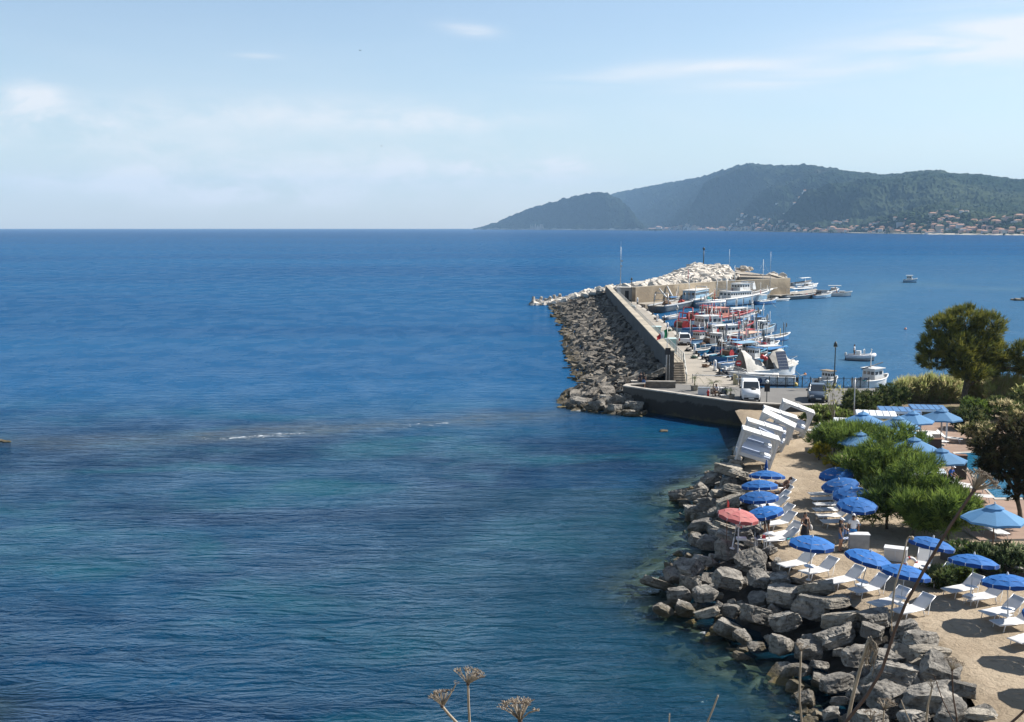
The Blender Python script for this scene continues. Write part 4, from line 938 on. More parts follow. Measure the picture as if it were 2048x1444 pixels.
for k in range(26):
    f = k / 26.0 + .02; p = along(EDGE, f) - wper * .32; p.z = ZQ
    if proto is None:
        proto = thing('mooring_bollard', 'black iron mooring bollard on the pale quay kerb', 'bollard', p, 0, 'mooring bollards along the quay'); mb = MB(); mb.lathe([(.2, 0), (.15, .06), (.12, .3), (.2, .38), (.18, .46), (0, .5)], m_black, n=10); mb.build('post', proto); mb = MB(); mb.box((0, 0, .03), (.5, .4, .06), m_black); mb.build('base_plate', proto)
    else: c = copy_tree(proto); c.location = p; c.rotation_euler = (0, 0, rr.uniform(0, 3))
# rope piles and nets lying on the quay
for k in range(7):
    p = along(EDGE, .16 + k * .11) - wper * rr.uniform(.9, 1.3); p.z = ZQ; mb = MB(); q = random.Random(k); col_ = [m_black, M('brown_net', (.14, .085, .05), .95), M('green_net', (.05, .09, .07), .95)][k % 3]
    for j in range(9): mb.tube([(q.uniform(-.5, .5) * math.cos(a), q.uniform(.2, .5) * math.sin(a), .06 + .05 * j * q.random()) for a in np.linspace(0, 6.3, 10)], .045, col_, 5)
    tag(mb.build('net_pile', None, p), ['dark rope heap', 'brown net heap', 'green net heap'][k % 3] + ' on the quay, number %s from the barrier' % ['one', 'two', 'three', 'four', 'five', 'six', 'seven'][k], 'net', 'nets and ropes on the quay')
# planters with small palms
m_pot = M('stone_planter', (.30, .27, .23), .9, .2, 3); m_palm = M('palm_leaf', (.075, .10, .03), .6, .3, 3, transl=.25)
def palm_pot(label, p, h, seed):
    t = thing('planter', label, 'planter', p, 0, 'potted palms on the promenade'); q = random.Random(seed); mb = MB(); mb.lathe([(.26, 0), (.36, .08), (.40, .5), (.44, .55), (.36, .55), (.34, .48), (0, .48)], m_pot, n=10); mb.build('pot', t)
    tr = MB(); tr.tube([(0, 0, .4), (.02, 0, .4 + h * .35)], .07, M('palm_trunk', (.14, .10, .06), .9), 6, .05); tr.build('trunk', t)
    lf = MB()
    for k in range(16):
        a = q.uniform(0, 6.3); up = q.uniform(.2, 1.1); r_ = h * q.uniform(.45, .75); pts = []
        for i in range(5):
            s = i / 4; pts.append(Vector((math.cos(a) * r_ * s, math.sin(a) * r_ * s, .42 + h * .35 + up * r_ * s - .9 * r_ * s * s)))
        for i in range(4):
            for sg in (-1, 1):
                for j in range(3):
                    b = pts[i].lerp(pts[i + 1], j / 3); e = Vector((-math.sin(a), math.cos(a), -.5)) * sg * .16 * (1.1 - i / 4) + (pts[i + 1] - pts[i]) * .9; nrm = (pts[i + 1] - pts[i]) * .16
                    lf.add([b, b + nrm, b + e], [(0, 1, 2)], m_palm)
    lf.build('leaves', t)
palm_pot('tallest potted palm left of the white box on the promenade', G(1389, 781, ZQ), 2.2, 1); palm_pot('potted palm behind the person sitting on the promenade', G(1426, 787, ZQ), 1.7, 2); palm_pot('small potted plant right of the pale stone block', G(1461, 800, ZQ), 1.3, 3)
t = thing('storage_box', 'white storage box with grey lid on the promenade', 'box', G(1408, 789, ZQ), R(-14)); mb = MB(); mb.box((0, 0, .32), (1.15, .62, .64), m_whitepaint); mb.build('box', t); mb = MB(); mb.box((0, 0, .67), (1.22, .68, .06), m_steel); mb.build('lid', t)
t = thing('stone_bench', 'pale stone block bench near the quay wall coping', 'bench', G(1450, 800, ZQ), R(-10)); mb = MB(); mb.box((0, 0, .22), (.8, .45, .44), m_coping); mb.build('base', t); mb = MB(); mb.box((0, 0, .465), (.86, .5, .05), m_whitew); mb.build('seat', t)
t = thing('hydrant', 'small red hydrant next to the white storage box', 'hydrant', G(1416, 793, ZQ)); mb = MB(); mb.lathe([(.12, 0), (.1, .45), (.13, .5), (.08, .62), (0, .66)], M('hydrant_red', (.42, .03, .03), .5), n=8); mb.build('body', t); mb = MB(); mb.cyl((-.16, 0, .4), (.16, 0, .4), .05, MATS['hydrant_red'], n=6); mb.build('outlet', t)
t = thing('scooter', 'parked dark scooter with a pale seat on the promenade', 'scooter', G(1447, 793, ZQ), R(15))
for yy in (-.6, .6):
    mb = MB(); mb.cyl((-.05, yy, .25), (.05, yy, .25), .25, m_tyre, n=14); mb.build('wheel', t)
mb = MB(); mb.tube([(0, -.6, .25), (0, -.5, .7), (0, -.42, 1.0)], .06, m_black, 6); mb.box((0, -.05, .3), (.3, .7, .1), m_black); mb.box((0, .42, .55), (.32, .6, .35), m_bluepaint, taper=.8); mb.box((0, -.46, .6), (.34, .1, .6), m_bluepaint); mb.build('body', t)
mb = MB(); mb.box((0, .4, .78), (.28, .62, .1), M('pale_seat', (.6, .58, .55), .6)); mb.build('seat', t); mb = MB(); mb.cyl((-.32, -.4, 1.02), (.32, -.4, 1.02), .025, m_black, n=6); mb.build('handlebar', t)
# harbour railing with crossed bars
fa, fb = G(1538, 775, ZQ), G(1737, 776, ZQ); t = thing('railing', 'dark harbour railing with crossed bars beyond the parked car', 'railing', fa); L_ = (fb - fa).length; n = 12; dv = (fb - fa) / n
post = None; mb = MB()
for i in range(n + 1):
    if post is None: post = MB().cyl((0, 0, 0), (0, 0, 1.15), .05 if i % 3 == 0 else .03, m_dkmetal, n=6).build('post', t)
    else: c = post.copy(); COL.objects.link(c); c.parent = t; c.location = dv * i
for f in (.12, .98): mb.cyl(Vector((0, 0, f)), fb - fa + Vector((0, 0, f)), .022, m_dkmetal, n=5)
mb.build('rail', t); mb = MB()
for i in range(n):
    a0 = dv * i; a1 = dv * (i + 1); mb.cyl(a0 + Vector((0, 0, .12)), a1 + Vector((0, 0, .98)), .012, m_dkmetal, n=4); mb.cyl(a0 + Vector((0, 0, .98)), a1 + Vector((0, 0, .12)), .012, m_dkmetal, n=4)
mb.build('crossed_bars', t)
t = thing('gangway_gate', 'dark metal gate frames at the landing beside the white motorboat', 'gate', G(1556, 774.5, ZQ))
mb = MB()
for x0 in (-.2, .95, 2.1): mb.tube([(x0, .1, 0), (x0, .1, 1.25)], .035, m_dkmetal, 5)
mb.build('post', t); mb = MB()
for x0 in (-.2, .95): mb.tube([(x0, .1, 1.2), (x0 + 1.15, .1, 1.2)], .03, m_dkmetal, 5); mb.tube([(x0, .1, .5), (x0 + 1.15, .1, .5)], .02, m_dkmetal, 5)
mb.build('rail', t)

# ================================================================== BOATS
def paint(n, c, **k): return M(n, c, k.pop('rough', .42), .1, .9, .15, 6, .01, **k)
bW = paint('boat_white', (.60, .60, .585), col2=(.42, .37, .31), f2=(.54, .72)); bB = paint('boat_blue', (.035, .13, .30), col2=(.05, .17, .33)); bLB = paint('boat_pale_blue', (.22, .36, .48), col2=(.16, .24, .32), f2=(.5, .7)); bT = paint('boat_turquoise', (.05, .24, .36)); bD = paint('boat_slate', (.07, .085, .10), col2=(.12, .11, .10)); bR = paint('boat_red', (.38, .035, .035)); bS = paint('boat_salmon', (.62, .27, .20)); bN = paint('boat_navy', (.02, .035, .085)); bG = paint('boat_grey', (.30, .31, .32)); bO = paint('boat_orange', (.62, .20, .05)); bP = M('awning_peach', (.52, .33, .25), .85, .08, 1.5); bY = paint('boat_yellow', (.60, .42, .10))
m_deck = M('boat_deck', (.40, .38, .35), .8, .25, 2.5, col2=(.26, .22, .17)); m_tarpb = M('blue_tarp', (.04, .16, .36), .6, .2, 1.5, .5, 4, .04); m_tarpw = M('white_tarp', (.43, .41, .375), .8, .15, 1.5, .6, 3, .06); m_mast = M('pale_mast', (.62, .62, .60), .5, .1, 2); m_net1 = M('net_brown', (.13, .08, .05), .95, .4, 4, .8, 9, .06); m_net2 = M('net_red', (.26, .04, .035), .95, .4, 4, .8, 9, .06); m_net3 = M('net_teal', (.03, .15, .17), .95, .4, 4, .8, 9, .06); m_solar = M('solar_cell', (.035, .045, .075), .25, .2, 5, spec=.6); m_rope = M('rope', (.30, .27, .22), .9)
def hull(t, L, Wd, hs, hb, top, boot, band=None, rake=.08):
    n = 16; vs = []; mb = MB(); rows = 6
    for i in range(n + 1):
        s = i / n; sh = (.80 + .2 * min(1, s / .35)) * (1 if s < .45 else max(0.0, 1 - ((s - .45) / .55) ** 2.1)); b = Wd / 2 * sh; z = hs + (hb - hs) * max(0, (s - .15) / .85) ** 2.1 + .06 * (1 - s) ** 2
        for (fy, fz, ex) in ((.10, -.45, -.04), (.72, -.12, -.03), (.88, .16, -.015), (.97, .55, 0), (1.0, .82, .6), (1.0, 1.0, 1)):
            zz = fz if fz < 0 else fz * z; vs.append(((s - .5) * L + rake * L * max(0, s - .5) * 2 * (ex if ex > 0 else ex * 2) * .5, b * fy, zz))
    N = n + 1
    full = []; 
    for (x, y, z) in vs: full.append((x, y, z))
    for (x, y, z) in vs: full.append((x, -y, z))
    o = N * rows; lists = {}
    for i in range(n):
        for k in range(rows - 1):
            mt = boot if k < 2 else (band if (k == 4 and band) else top)
            a, b_, c, d = i * rows + k, (i + 1) * rows + k, (i + 1) * rows + k + 1, i * rows + k + 1
            lists.setdefault(mt, []).extend([(a, b_, c, d), (o + a, o + d, o + c, o + b_)])
    for k in range(rows - 1): lists.setdefault(top, []).append((k, k + 1, o + k + 1, o + k))
    b0 = len(mb.v); mb.v.extend(full)
    for mt, fl in lists.items():
        i = mb.mi(mt)
        for f in fl: mb.f.append(list(f)); mb.m.append(i); mb.sm.append(True)
    h = mb.build('hull', t)
    # deck and gunwale
    dk = MB(); dv = []
    for i in range(N): x, y, z = vs[i * rows + 4]; dv += [(x, y * .96, z - .02), (x, -y * .96, z - .02)]
    dk.add(dv, [(2 * i, 2 * i + 1, 2 * i + 3, 2 * i + 2) for i in range(n)], m_deck); dk.build('deck', t)
    gw = MB(); 
    for s_ in (1, -1): gw.tube([(vs[i * rows + 5][0], s_ * vs[i * rows + 5][1], vs[i * rows + 5][2]) for i in range(N)], .05 + .004 * L, band or bW, 5)
    gw.build('rub_rail', h)
    def deck_z(x):
        s = min(1, max(0, x / L + .5)); return (hs + (hb - hs) * max(0, (s - .15) / .85) ** 2.1) * .82
    return deck_z
def cabin(t, x, z, l, w, h, m, roof=None, name='cabin', wins=True, slope=.12, over=.12):
    mb = MB(); c = [(x - l / 2, -w / 2, z), (x + l / 2, -w / 2, z), (x + l / 2, w / 2, z), (x - l / 2, w / 2, z), (x - l / 2 + slope * .3, -w * .46, z + h), (x + l / 2 - slope * 2, -w * .46, z + h), (x + l / 2 - slope * 2, w * .46, z + h), (x - l / 2 + slope * .3, w * .46, z + h)]
    mb.add(c, [(0, 1, 5, 4), (1, 2, 6, 5), (2, 3, 7, 6), (3, 0, 4, 7), (4, 5, 6, 7)], m); cb = mb.build(name, t)
    rf = MB(); rf.box((x - slope * .8, 0, z + h + .05), (l + over * 2 - slope, w + over, .09), roof or m); rf.build('roof', cb)
    if wins:
        wd = MB(); k = max(2, int(l / .8)); zz = z + h * .66; hh = h * .26
        for sd in (-1, 1):
            for i in range(k):
                x0 = x - l / 2 + (i + .5) * (l - .3) / k; wd.box((x0, sd * (w * .475 + .012), zz), ((l - .3) / k * .68, .03, hh), m_glass)
        for i in range(3):
            wd.box((x + l / 2 - slope * 1.28, (i - 1) * w * .3, zz), (.05, w * .24, hh), m_glass); wd.box((x - l / 2 + .05, (i - 1) * w * .3, zz), (.12, w * .2, hh), m_glass)
        wd.build('window', cb)
    return cb
def mast(t, x, z, h, m=None, rig=True, boomL=0, y=0, name='mast'):
    m = m or m_mast; mb = MB(); mb.tube([(x, y, z), (x, y, z + h)], .05 + h * .006, m, 6, .03 + h * .003)
    if rig: mb.tube([(x - .35, y, z + h * .72), (x + .35, y, z + h * .72)], .03, m, 5); mb.sphere((x, y, z + h), .10, bW, 5)
    o = mb.build(name, t)
    if rig:
        mb = MB(); mb.tube([(x, y, z + h * .95), (x + h * .55, y, z + .2)], .012, m_steel, 4); mb.tube([(x, y, z + h * .95), (x - h * .45, y, z + .2)], .012, m_steel, 4); mb.build('rigging', o)
    if boomL: mb = MB(); mb.tube([(x, y, z + h * .4), (x + boomL, y, z + h * .5)], .06, m, 6, .04); mb.build('boom', t)
def awning(t, x, z, l, w, h, m, curve=.12):
    mb = MB(); vs = []
    for i in range(7):
        a = (i / 6 - .5) * 2; vs += [(x - l / 2, a * w / 2, z + h - curve * a * a), (x + l / 2, a * w / 2, z + h - curve * a * a - .03)]
    mb.add(vs, [(2 * i, 2 * i + 1, 2 * i + 3, 2 * i + 2) for i in range(6)], m); mb.add([(p[0], p[1], p[2] - .04) for p in vs], [(2 * i, 2 * i + 2, 2 * i + 3, 2 * i + 1) for i in range(6)], m); a = mb.build('awning', t)
    mp = MB()
    for sx_ in (-1, 1):
        for sy_ in (-1, 1): mp.cyl((x + sx_ * l * .47, sy_ * w * .46, z), (x + sx_ * l * .47, sy_ * w * .46, z + h - curve), .025, m_mast, n=5)
    mp.build('frame', a)
def heap(t, x, y, z, r, m, seed, name='net_heap'):
    bm = bmesh.new(); bmesh.ops.create_icosphere(bm, subdivisions=3, radius=1)
    for v in bm.verts:
        n = mnoise.noise(v.co * 2.2 + Vector((seed, 0, 0))) * .3 + mnoise.noise(v.co * 6 + Vector((seed, 3, 0))) * .14; p = v.co * (1 + n); v.co = Vector((x + p.x * r, y + p.y * r * .8, z + max(-.1, p.z) * r * .75))
    me = bpy.data.meshes.new(name); bm.to_mesh(me); bm.free(); me.materials.append(m); o = bpy.data.objects.new(name, me); COL.objects.link(o); o.parent = t
def gallows(t, x, z, w, h, m):
    mb = MB()
    for s in (-1, 1): mb.tube([(x, s * w / 2, z), (x + .15, s * w * .42, z + h)], .09, m, 6)
    mb.tube([(x + .15, -w * .42, z + h), (x + .15, w * .42, z + h)], .09, m, 6); mb.tube([(x, -w / 2, z + h * .5), (x, w / 2, z + h * .5)], .06, m, 6); mb.build('gallows', t)
def drum(t, x, z, w, r, m):
    mb = MB(); mb.cyl((x, -w / 2, z + r), (x, w / 2, z + r), r * .7, m_net1, n=12)
    for s in (-1, 1): mb.cyl((x, s * w / 2, z + r), (x, s * (w / 2 + .08), z + r), r, m, n=14)
    mb.build('net_drum', t)
def fenders(t, L, Wd, z, m, ks=(-.25, .1)):
    for s in ks: mb = MB(); mb.sphere((s * L, -Wd / 2 - .06, z), .2, m, 6, (1, .8, 1.5)); mb.build('fender', t)
def prow_rail(t, L, Wd, z):
    mb = MB(); pts = [(L * .22, -Wd * .40, z + .1), (L * .36, -Wd * .27, z + .5), (L * .53, 0, z + .75), (L * .36, Wd * .27, z + .5), (L * .22, Wd * .40, z + .1)]; mb.tube(pts, .025, m_steel, 5)
    for p in pts[1:4]: mb.cyl(p, (p[0] * .97, p[1], z - .15), .02, m_steel, n=4)
    mb.build('pulpit', t)
def outboard(t, L, m=None):
    mb = MB(); mb.box((-L / 2 - .2, 0, .75), (.32, .34, .45), m or m_black, taper=.75); mb.box((-L / 2 - .2, 0, .25), (.14, .1, .8), m_black); mb.build('outboard', t)
def boat(label, s_px, b_px, Wd, hs, hb, top, boot, band=None, cat='fishing boat', name='fishing_boat', grp='boats moored along the pier', rake=.1):
    a, b = G(*s_px, 0), G(*b_px, 0); d = b - a; L = d.length; t = thing(name, label, cat, (a + b) / 2, math.atan2(d.y, d.x), grp)
    return t, L, hull(t, L, Wd, hs, hb, top, boot, band, rake)
def details(t, L, Wd, dz, seed):
    # crates, floats and small gear on deck
    q = random.Random(seed)
    for k in range(3):
        mb = MB(); x = q.uniform(-.4, .12) * L; y = q.uniform(-.28, .28) * Wd; m = q.choice([bW, bB, bO, m_net3, bLB]); mb.box((x, y, dz(x) + .15), (.55, .38, .3), m); mb.box((x, y, dz(x) + .312), (.48, .31, .02), m_black); mb.build('fish_crate', t)
# --- large boats
t, L, dz = boat('largest trawler, white and pale blue with a tall white wheelhouse', (1392, 616), (1534, 606), 5.0, 1.7, 3.3, bLB, bN, bW, rake=.16)
cabin(t, .04 * L, dz(0), .30 * L, 3.6, 1.7, bW); cabin(t, .11 * L, dz(0) + 1.8, .15 * L, 2.7, 1.6, bW, name='wheelhouse'); gallows(t, -.16 * L, dz(0), 3.2, 4.6, bW); gallows(t, .24 * L, dz(0) + .3, 2.6, 3.4, bW); heap(t, -.24 * L, .5, dz(-3), 1.0, m_net1, 61); mast(t, .02 * L, dz(0) + 4, 3.6); gallows(t, -.44 * L, dz(-6), 3.6, 3.4, bW); heap(t, -.34 * L, 0, dz(-5), 1.2, m_net3, 1); mast(t, .40 * L, dz(6), 3.0, None, False, .25 * L); prow_rail(t, L, 4.4, 3.0); details(t, L, 5, dz, 1)
mb = MB(); mb.box((.16 * L, 0, dz(0) + 3.75), (.5, 1.6, .35), m_steel); mb.build('radar', t); mb = MB(); mb.box((.24 * L, -.6, dz(0) + 2.7), (1.1, 1.6, 1.5), bW, taper=.7); mb.build('life_raft', t)
t, L, dz = boat('dark slate trawler with two long white raised booms', (1312, 626), (1424, 603), 4.6, 1.4, 2.6, bD, bN, bG, rake=.14)
cabin(t, .18 * L, dz(2), .26 * L, 3.2, 2.2, bLB, bW); gallows(t, -.42 * L, dz(-5), 3.4, 2.8, m_steel); heap(t, -.30 * L, .4, dz(-5), 1.2, m_net1, 3); heap(t, -.12 * L, -.5, dz(0), .9, m_net2, 4); mast(t, .05 * L, dz(0), 6.0); details(t, L, 4.6, dz, 2)
bpy.context.view_layer.update(); inv_ = t.matrix_world.inverted()
for k, (p0, p1, p2, dy) in enumerate((((1361, 628), (1340, 604), (1318, 577), -1.0), ((1353, 610), (1344, 592), (1334, 572), 1.4))):
    yy = t.location.y + dy; mb = MB(); mb.tube([inv_ @ AT(*q_, yy) for q_ in (p0, p1, p2)], .30, m_mast, 8, .17); mb.tube([inv_ @ (AT(*p1, yy) + Vector((1.2, 0, -2.4))), inv_ @ AT(*p1, yy)], .10, m_steel, 6); mb.build('boom', t)
t, L, dz = boat('blue hulled trawler behind the others, close to the tan wall', (1328, 601), (1448, 592), 4.4, 1.5, 2.8, bB, bD, bW, rake=.14)
cabin(t, .05 * L, dz(0), .30 * L, 3.2, 2.1, bW); mast(t, -.12 * L, dz(0), 6.2, bR, True, -.2 * L); mast(t, .3 * L, dz(4), 4.0, bR); gallows(t, -.42 * L, dz(-5), 3.4, 2.8, bR); heap(t, -.28 * L, 0, dz(-4), 1.1, m_net1, 5); details(t, L, 4.4, dz, 3)
t, L, dz = boat('red banded trawler with a salmon pink cabin and white foredeck awning', (1366, 652), (1500, 644), 4.0, 1.2, 2.3, bW, bN, bR, rake=.14)
cabin(t, .0, dz(0), .22 * L, 2.8, 1.9, bS, bS); awning(t, .24 * L, dz(2), .18 * L, 3.0, 1.7, bW); gallows(t, -.16 * L, dz(-2), 3.0, 3.0, bR); gallows(t, -.44 * L, dz(-5), 3.0, 2.4, bR); drum(t, -.36 * L, dz(-4), 2.0, .7, bR); heap(t, -.28 * L, .6, dz(-4), .8, m_net2, 6); mast(t, -.05 * L, dz(0) + 1.9, 3.5, bR, True); details(t, L, 4, dz, 4); prow_rail(t, L, 3.6, 2.1)
mb = MB(); mb.tube([(-.38 * L, -1.2, dz(0) + 3.0), (.05 * L, -1.2, dz(0) + 3.2)], .16, m_mast, 8); mb.build('boom', t)
t, L, dz = boat('blue and white trawler with red net gear, beyond the white car', (1352, 674), (1484, 667), 4.2, 1.5, 2.5, bLB, bN, bB, rake=.12)
cabin(t, -.02 * L, dz(0), .28 * L, 2.9, 1.9, bW); gallows(t, -.40 * L, dz(-5), 3.2, 2.7, bR); drum(t, -.42 * L, dz(-5), 2.2, .75, bR); heap(t, -.28 * L, -.3, dz(-4), 1.0, m_net2, 7); mast(t, .16 * L, dz(1), 5.0); heap(t, .2 * L, .3, dz(2), .7, m_net3, 8); details(t, L, 4.2, dz, 5); mb = MB(); mb.sphere((.05 * L, -2.2, 1.0), .42, m_black, 8, (1, .4, 1)); mb.build('fender', t); prow_rail(t, L, 3.8, 2.3)
t, L, dz = boat('white cabin boat with a wide white roof beside the red gallows', (1418, 683), (1494, 677), 3.0, 1.0, 1.6, bW, bB, bW)
cabin(t, .02 * L, dz(0), .36 * L, 2.2, 1.5, bW, over=.3); awning(t, -.3 * L, dz(-2), .30 * L, 2.4, 1.8, bW); mast(t, .1 * L, dz(0) + 1.5, 2.6); heap(t, .32 * L, 0, dz(2), .4, m_net2, 9); details(t, L, 3, dz, 6)
mb = MB(); mb.box((.28 * L, 0, dz(1) + .25), (.7, .9, .4), bO); mb.build('orange_box', t)
t, L, dz = boat('dark red fishing boat with a tall red frame near the harbour middle', (1440, 668), (1506, 660), 3.0, 1.0, 1.7, bD, bN, bR)
cabin(t, .1 * L, dz(0), .25 * L, 2.0, 1.6, bG); gallows(t, -.1 * L, dz(0), 2.3, 2.8, bR); mast(t, .3 * L, dz(2), 3.4); mast(t, .42 * L, dz(2), 2.8, None, False); details(t, L, 3, dz, 7)
# --- middle boats
t, L, dz = boat('blue fishing boat under a long peach awning', (1436, 707), (1524, 695), 3.0, .9, 1.5, bB, bN, bW)
awning(t, .10 * L, dz(0), .42 * L, 2.7, 1.9, bP); cabin(t, -.12 * L, dz(-1), .16 * L, 1.8, 1.5, bR, bW); drum(t, -.38 * L, dz(-3), 1.5, .5, m_steel); mast(t, .38 * L, dz(2), 3.2); details(t, L, 3, dz, 8); heap(t, .3 * L, 0, dz(2), .5, m_net1, 10)
t, L, dz = boat('turquoise fishing boat close to the quay behind the white car', (1394, 702), (1452, 697), 2.6, .9, 1.4, bT, bN, bLB)
cabin(t, .18 * L, dz(1), .22 * L, 1.7, 1.5, bW); drum(t, -.1 * L, dz(0), 1.4, .55, m_steel); heap(t, -.32 * L, 0, dz(-2), .6, m_net1, 11); details(t, L, 2.6, dz, 9); mast(t, .02 * L, dz(0), 3.2)
t, L, dz = boat('blue fishing boat with a pale blue awning and orange floats', (1432, 727), (1536, 714), 2.9, .9, 1.5, bB, bN, bT)
awning(t, -.02 * L, dz(0), .36 * L, 2.5, 1.8, bLB); cabin(t, .16 * L, dz(1), .16 * L, 1.7, 1.5, bW, bS); drum(t, -.3 * L, dz(-3), 1.5, .5, bR); heap(t, -.18 * L, -.2, dz(-2), .5, m_net2, 12); mast(t, -.4 * L, dz(-3), 3.0); mast(t, .3 * L, dz(2), 3.2); details(t, L, 2.9, dz, 10)
for k in range(4): mb = MB(); mb.sphere((.02 * L + k * .5, -.6, dz(0) + .25), .24, bO, 7); mb.build('float', t)
t, L, dz = boat('long bright blue boat pointing away under a flat blue cover', (1506, 720), (1570, 709), 2.2, .8, 1.2, bB, bN, bT)
mb = MB(); mb.box((.1 * L, 0, dz(0) + .55), (.62 * L, 1.8, .10), m_tarpb); mb.build('cover', t); mast(t, -.35 * L, dz(-2), 2.4); heap(t, -.4 * L, 0, dz(-2), .4, bY, 13); details(t, L, 2.2, dz, 11); mb = MB(); mb.tube([(.4 * L, 0, dz(2)), (.4 * L, 0, dz(2) + 1.2)], .025, m_mast, 5); mb.build('rail_post', t)
t, L, dz = boat('open blue and white boat lying apart at the right of the row', (1520, 686), (1577, 680), 2.1, .7, 1.2, bB, bN, bW)
mb = MB(); mb.box((.0, 0, dz(0) + .1), (.3, 1.7, .06), bW); mb.box((-.25 * L, 0, dz(0) + .1), (.3, 1.6, .06), bW); mb.build('thwart', t); mast(t, -.42 * L, dz(-2), 2.6, m_black, False); mast(t, .2 * L, dz(1), 1.3, bY, False); details(t, L, 2.1, dz, 12)
t, L, dz = boat('small white motorboat with a red seat behind the blue cover', (1508, 702), (1556, 696), 2.2, .7, 1.1, bW, bN, bW, 'motorboat', 'motorboat')
cabin(t, .1 * L, dz(0), .2 * L, 1.4, 1.1, bW); mb = MB(); mb.box((-.15 * L, 0, dz(0) + .3), (.5, 1.2, .4), bR); mb.build('seat', t); outboard(t, L); mast(t, .2 * L, dz(0), 2.0)
t, L, dz = boat('grey workboat with dark deck gear right of the red banded trawler', (1490, 672), (1548, 665), 2.6, .9, 1.5, bG, bN, bLB)
cabin(t, .05 * L, dz(0), .22 * L, 1.7, 1.4, bG, bW); mast(t, -.2 * L, dz(0), 3.2); mast(t, .34 * L, dz(2), 2.8, None, False); heap(t, -.35 * L, 0, dz(-2), .5, m_net1, 14); drum(t, -.14 * L, dz(0), 1.4, .45, m_black); details(t, L, 2.6, dz, 13)
for lab, s, b, c1_, sd in [('dark dinghy moored by the fourth bollard from the barrier', (1412, 720), (1450, 716), bD, 1), ('white and blue dinghy tied up under the quay near the barrier', (1434, 736), (1478, 731), bW, 2), ('navy dinghy nearest the no entry sign', (1452, 748), (1486, 742), bN, 3), ('turquoise dinghy between the pedestals by the white car', (1384, 708), (1420, 705), bT, 4), ('grey dinghy tied under the pier beyond the white car', (1330, 640), (1356, 636), bG, 5)]:
    t, L, dz = boat(lab, s, b, 1.7, .5, .8, c1_, bN, bW if c1_ is not bW else bB, 'dinghy', 'dinghy'); mb = MB(); mb.box((0, 0, dz(0) + .05), (.28, 1.4, .05), bW); mb.box((-.25 * L, 0, dz(0) + .05), (.28, 1.3, .05), bW); mb.build('thwart', t); outboard(t, L, bW if sd % 2 else m_black)
    mb = MB(); mb.tube([(.1 * L, -.5, dz(0)), (.1 * L, -.5, dz(0) + .7), (.1 * L, .5, dz(0) + .7), (.1 * L, .5, dz(0))], .03, m_mast, 5); mb.build('frame', t)
# --- more small craft and gear filling the row
SM = [((1372, 690), (1428, 684), 2.4, 'slate blue open boat just beyond the turquoise boat', bLB, bD), ((1400, 662), (1446, 656), 2.4, 'small red and white boat squeezed behind the blue and white trawler', bW, bR), ((1462, 690), (1520, 683), 2.3, 'white boat with a blue stripe beside the long peach awning', bW, bB), ((1330, 616), (1372, 610), 2.2, 'little grey boat under the white raised booms', bG, bD), ((1440, 632), (1496, 627), 2.8, 'white boat between the largest trawler and the red banded trawler', bW, bLB), ((1462, 640), (1520, 634), 2.6, 'blue boat just ahead of the red banded trawler', bB, bW), ((1386, 633), (1440, 627), 2.8, 'navy boat with white rail behind the red banded trawler', bN, bW), ((1452, 712), (1500, 707), 2.1, 'pale blue boat under the pale blue awning neighbour', bLB, bW), ((1480, 730), (1532, 724), 2.3, 'turquoise boat with pots between the pale blue awning and the tented boat', bT, bW), ((1440, 722), (1480, 718), 2.0, 'navy boat with orange pots near the dark dinghy', bN, bO), ((1350, 606), (1398, 600), 2.4, 'dark boat with red flag behind the slate trawler', bD, bR), ((1496, 660), (1540, 655), 2.2, 'white boat nearest the open water right of the red bow', bW, bB), ((1404, 678), (1440, 674), 2.0, 'grey tender alongside the blue and white trawler', bG, bW), ((1512, 610), (1552, 607), 2.0, 'small blue tender below the bow of the largest trawler', bB, bW)]
for k, (s_, b_, w_, lab, c1_, c2_) in enumerate(SM):
    t, L, dz = boat(lab, s_, b_, w_, .8, 1.35, c1_, bN, c2_); q = random.Random(200 + k); details(t, L, w_, dz, 60 + k)
    if k % 3 != 1: cabin(t, q.uniform(-.05, .18) * L, dz(0), .22 * L, w_ * .6, q.uniform(1.1, 1.5), q.choice([bW, bW, bLB, bG]), q.choice([bW, bR, bB, bLB]))
    if k % 2: awning(t, -.22 * L, dz(-1), .30 * L, w_ * .8, 1.7, q.choice([bLB, bW, bP, m_tarpw, m_tarpb]))
    heap(t, q.uniform(-.42, -.3) * L, q.uniform(-.3, .3), dz(-2), q.uniform(.35, .55), q.choice([m_net1, m_net2, m_net3, bO]), 40 + k); drum(t, .34 * L, dz(1) - .1, w_ * .45, .32, q.choice([m_steel, m_black, bB])); mast(t, q.uniform(-.1, .3) * L, dz(0), q.uniform(2.4, 4.6))
# marker poles with dark flags and spare masts standing in the boats
rr = random.Random(91)
for t in [o for o in bpy.data.objects if o.name.startswith('fishing_boat') and o.parent is None]:
    for k in range(rr.randint(2, 4)):
        x = rr.uniform(-3, 3); y = rr.uniform(-.9, .9); h_ = rr.uniform(2.0, 4.2); mb = MB(); mb.tube([(x, y, .6), (x + rr.uniform(-.3, .3), y, .6 + h_)], .035, rr.choice([m_mast, m_black, m_steel, m_mast, m_dkmetal]), 5); mk_ = mb.build('marker_pole', t)
        mb = MB(); x2 = x; mb.add([(x2, y, .6 + h_), (x2, y, .6 + h_ * .72), (x2 + .45, y + .08, .6 + h_ * .66), (x2 + .40, y + .05, .6 + h_ * .92)], [(0, 1, 2, 3)], rr.choice([m_black, m_black, bN, m_dkmetal, bD, bR])); mb.build('marker_flag', mk_)
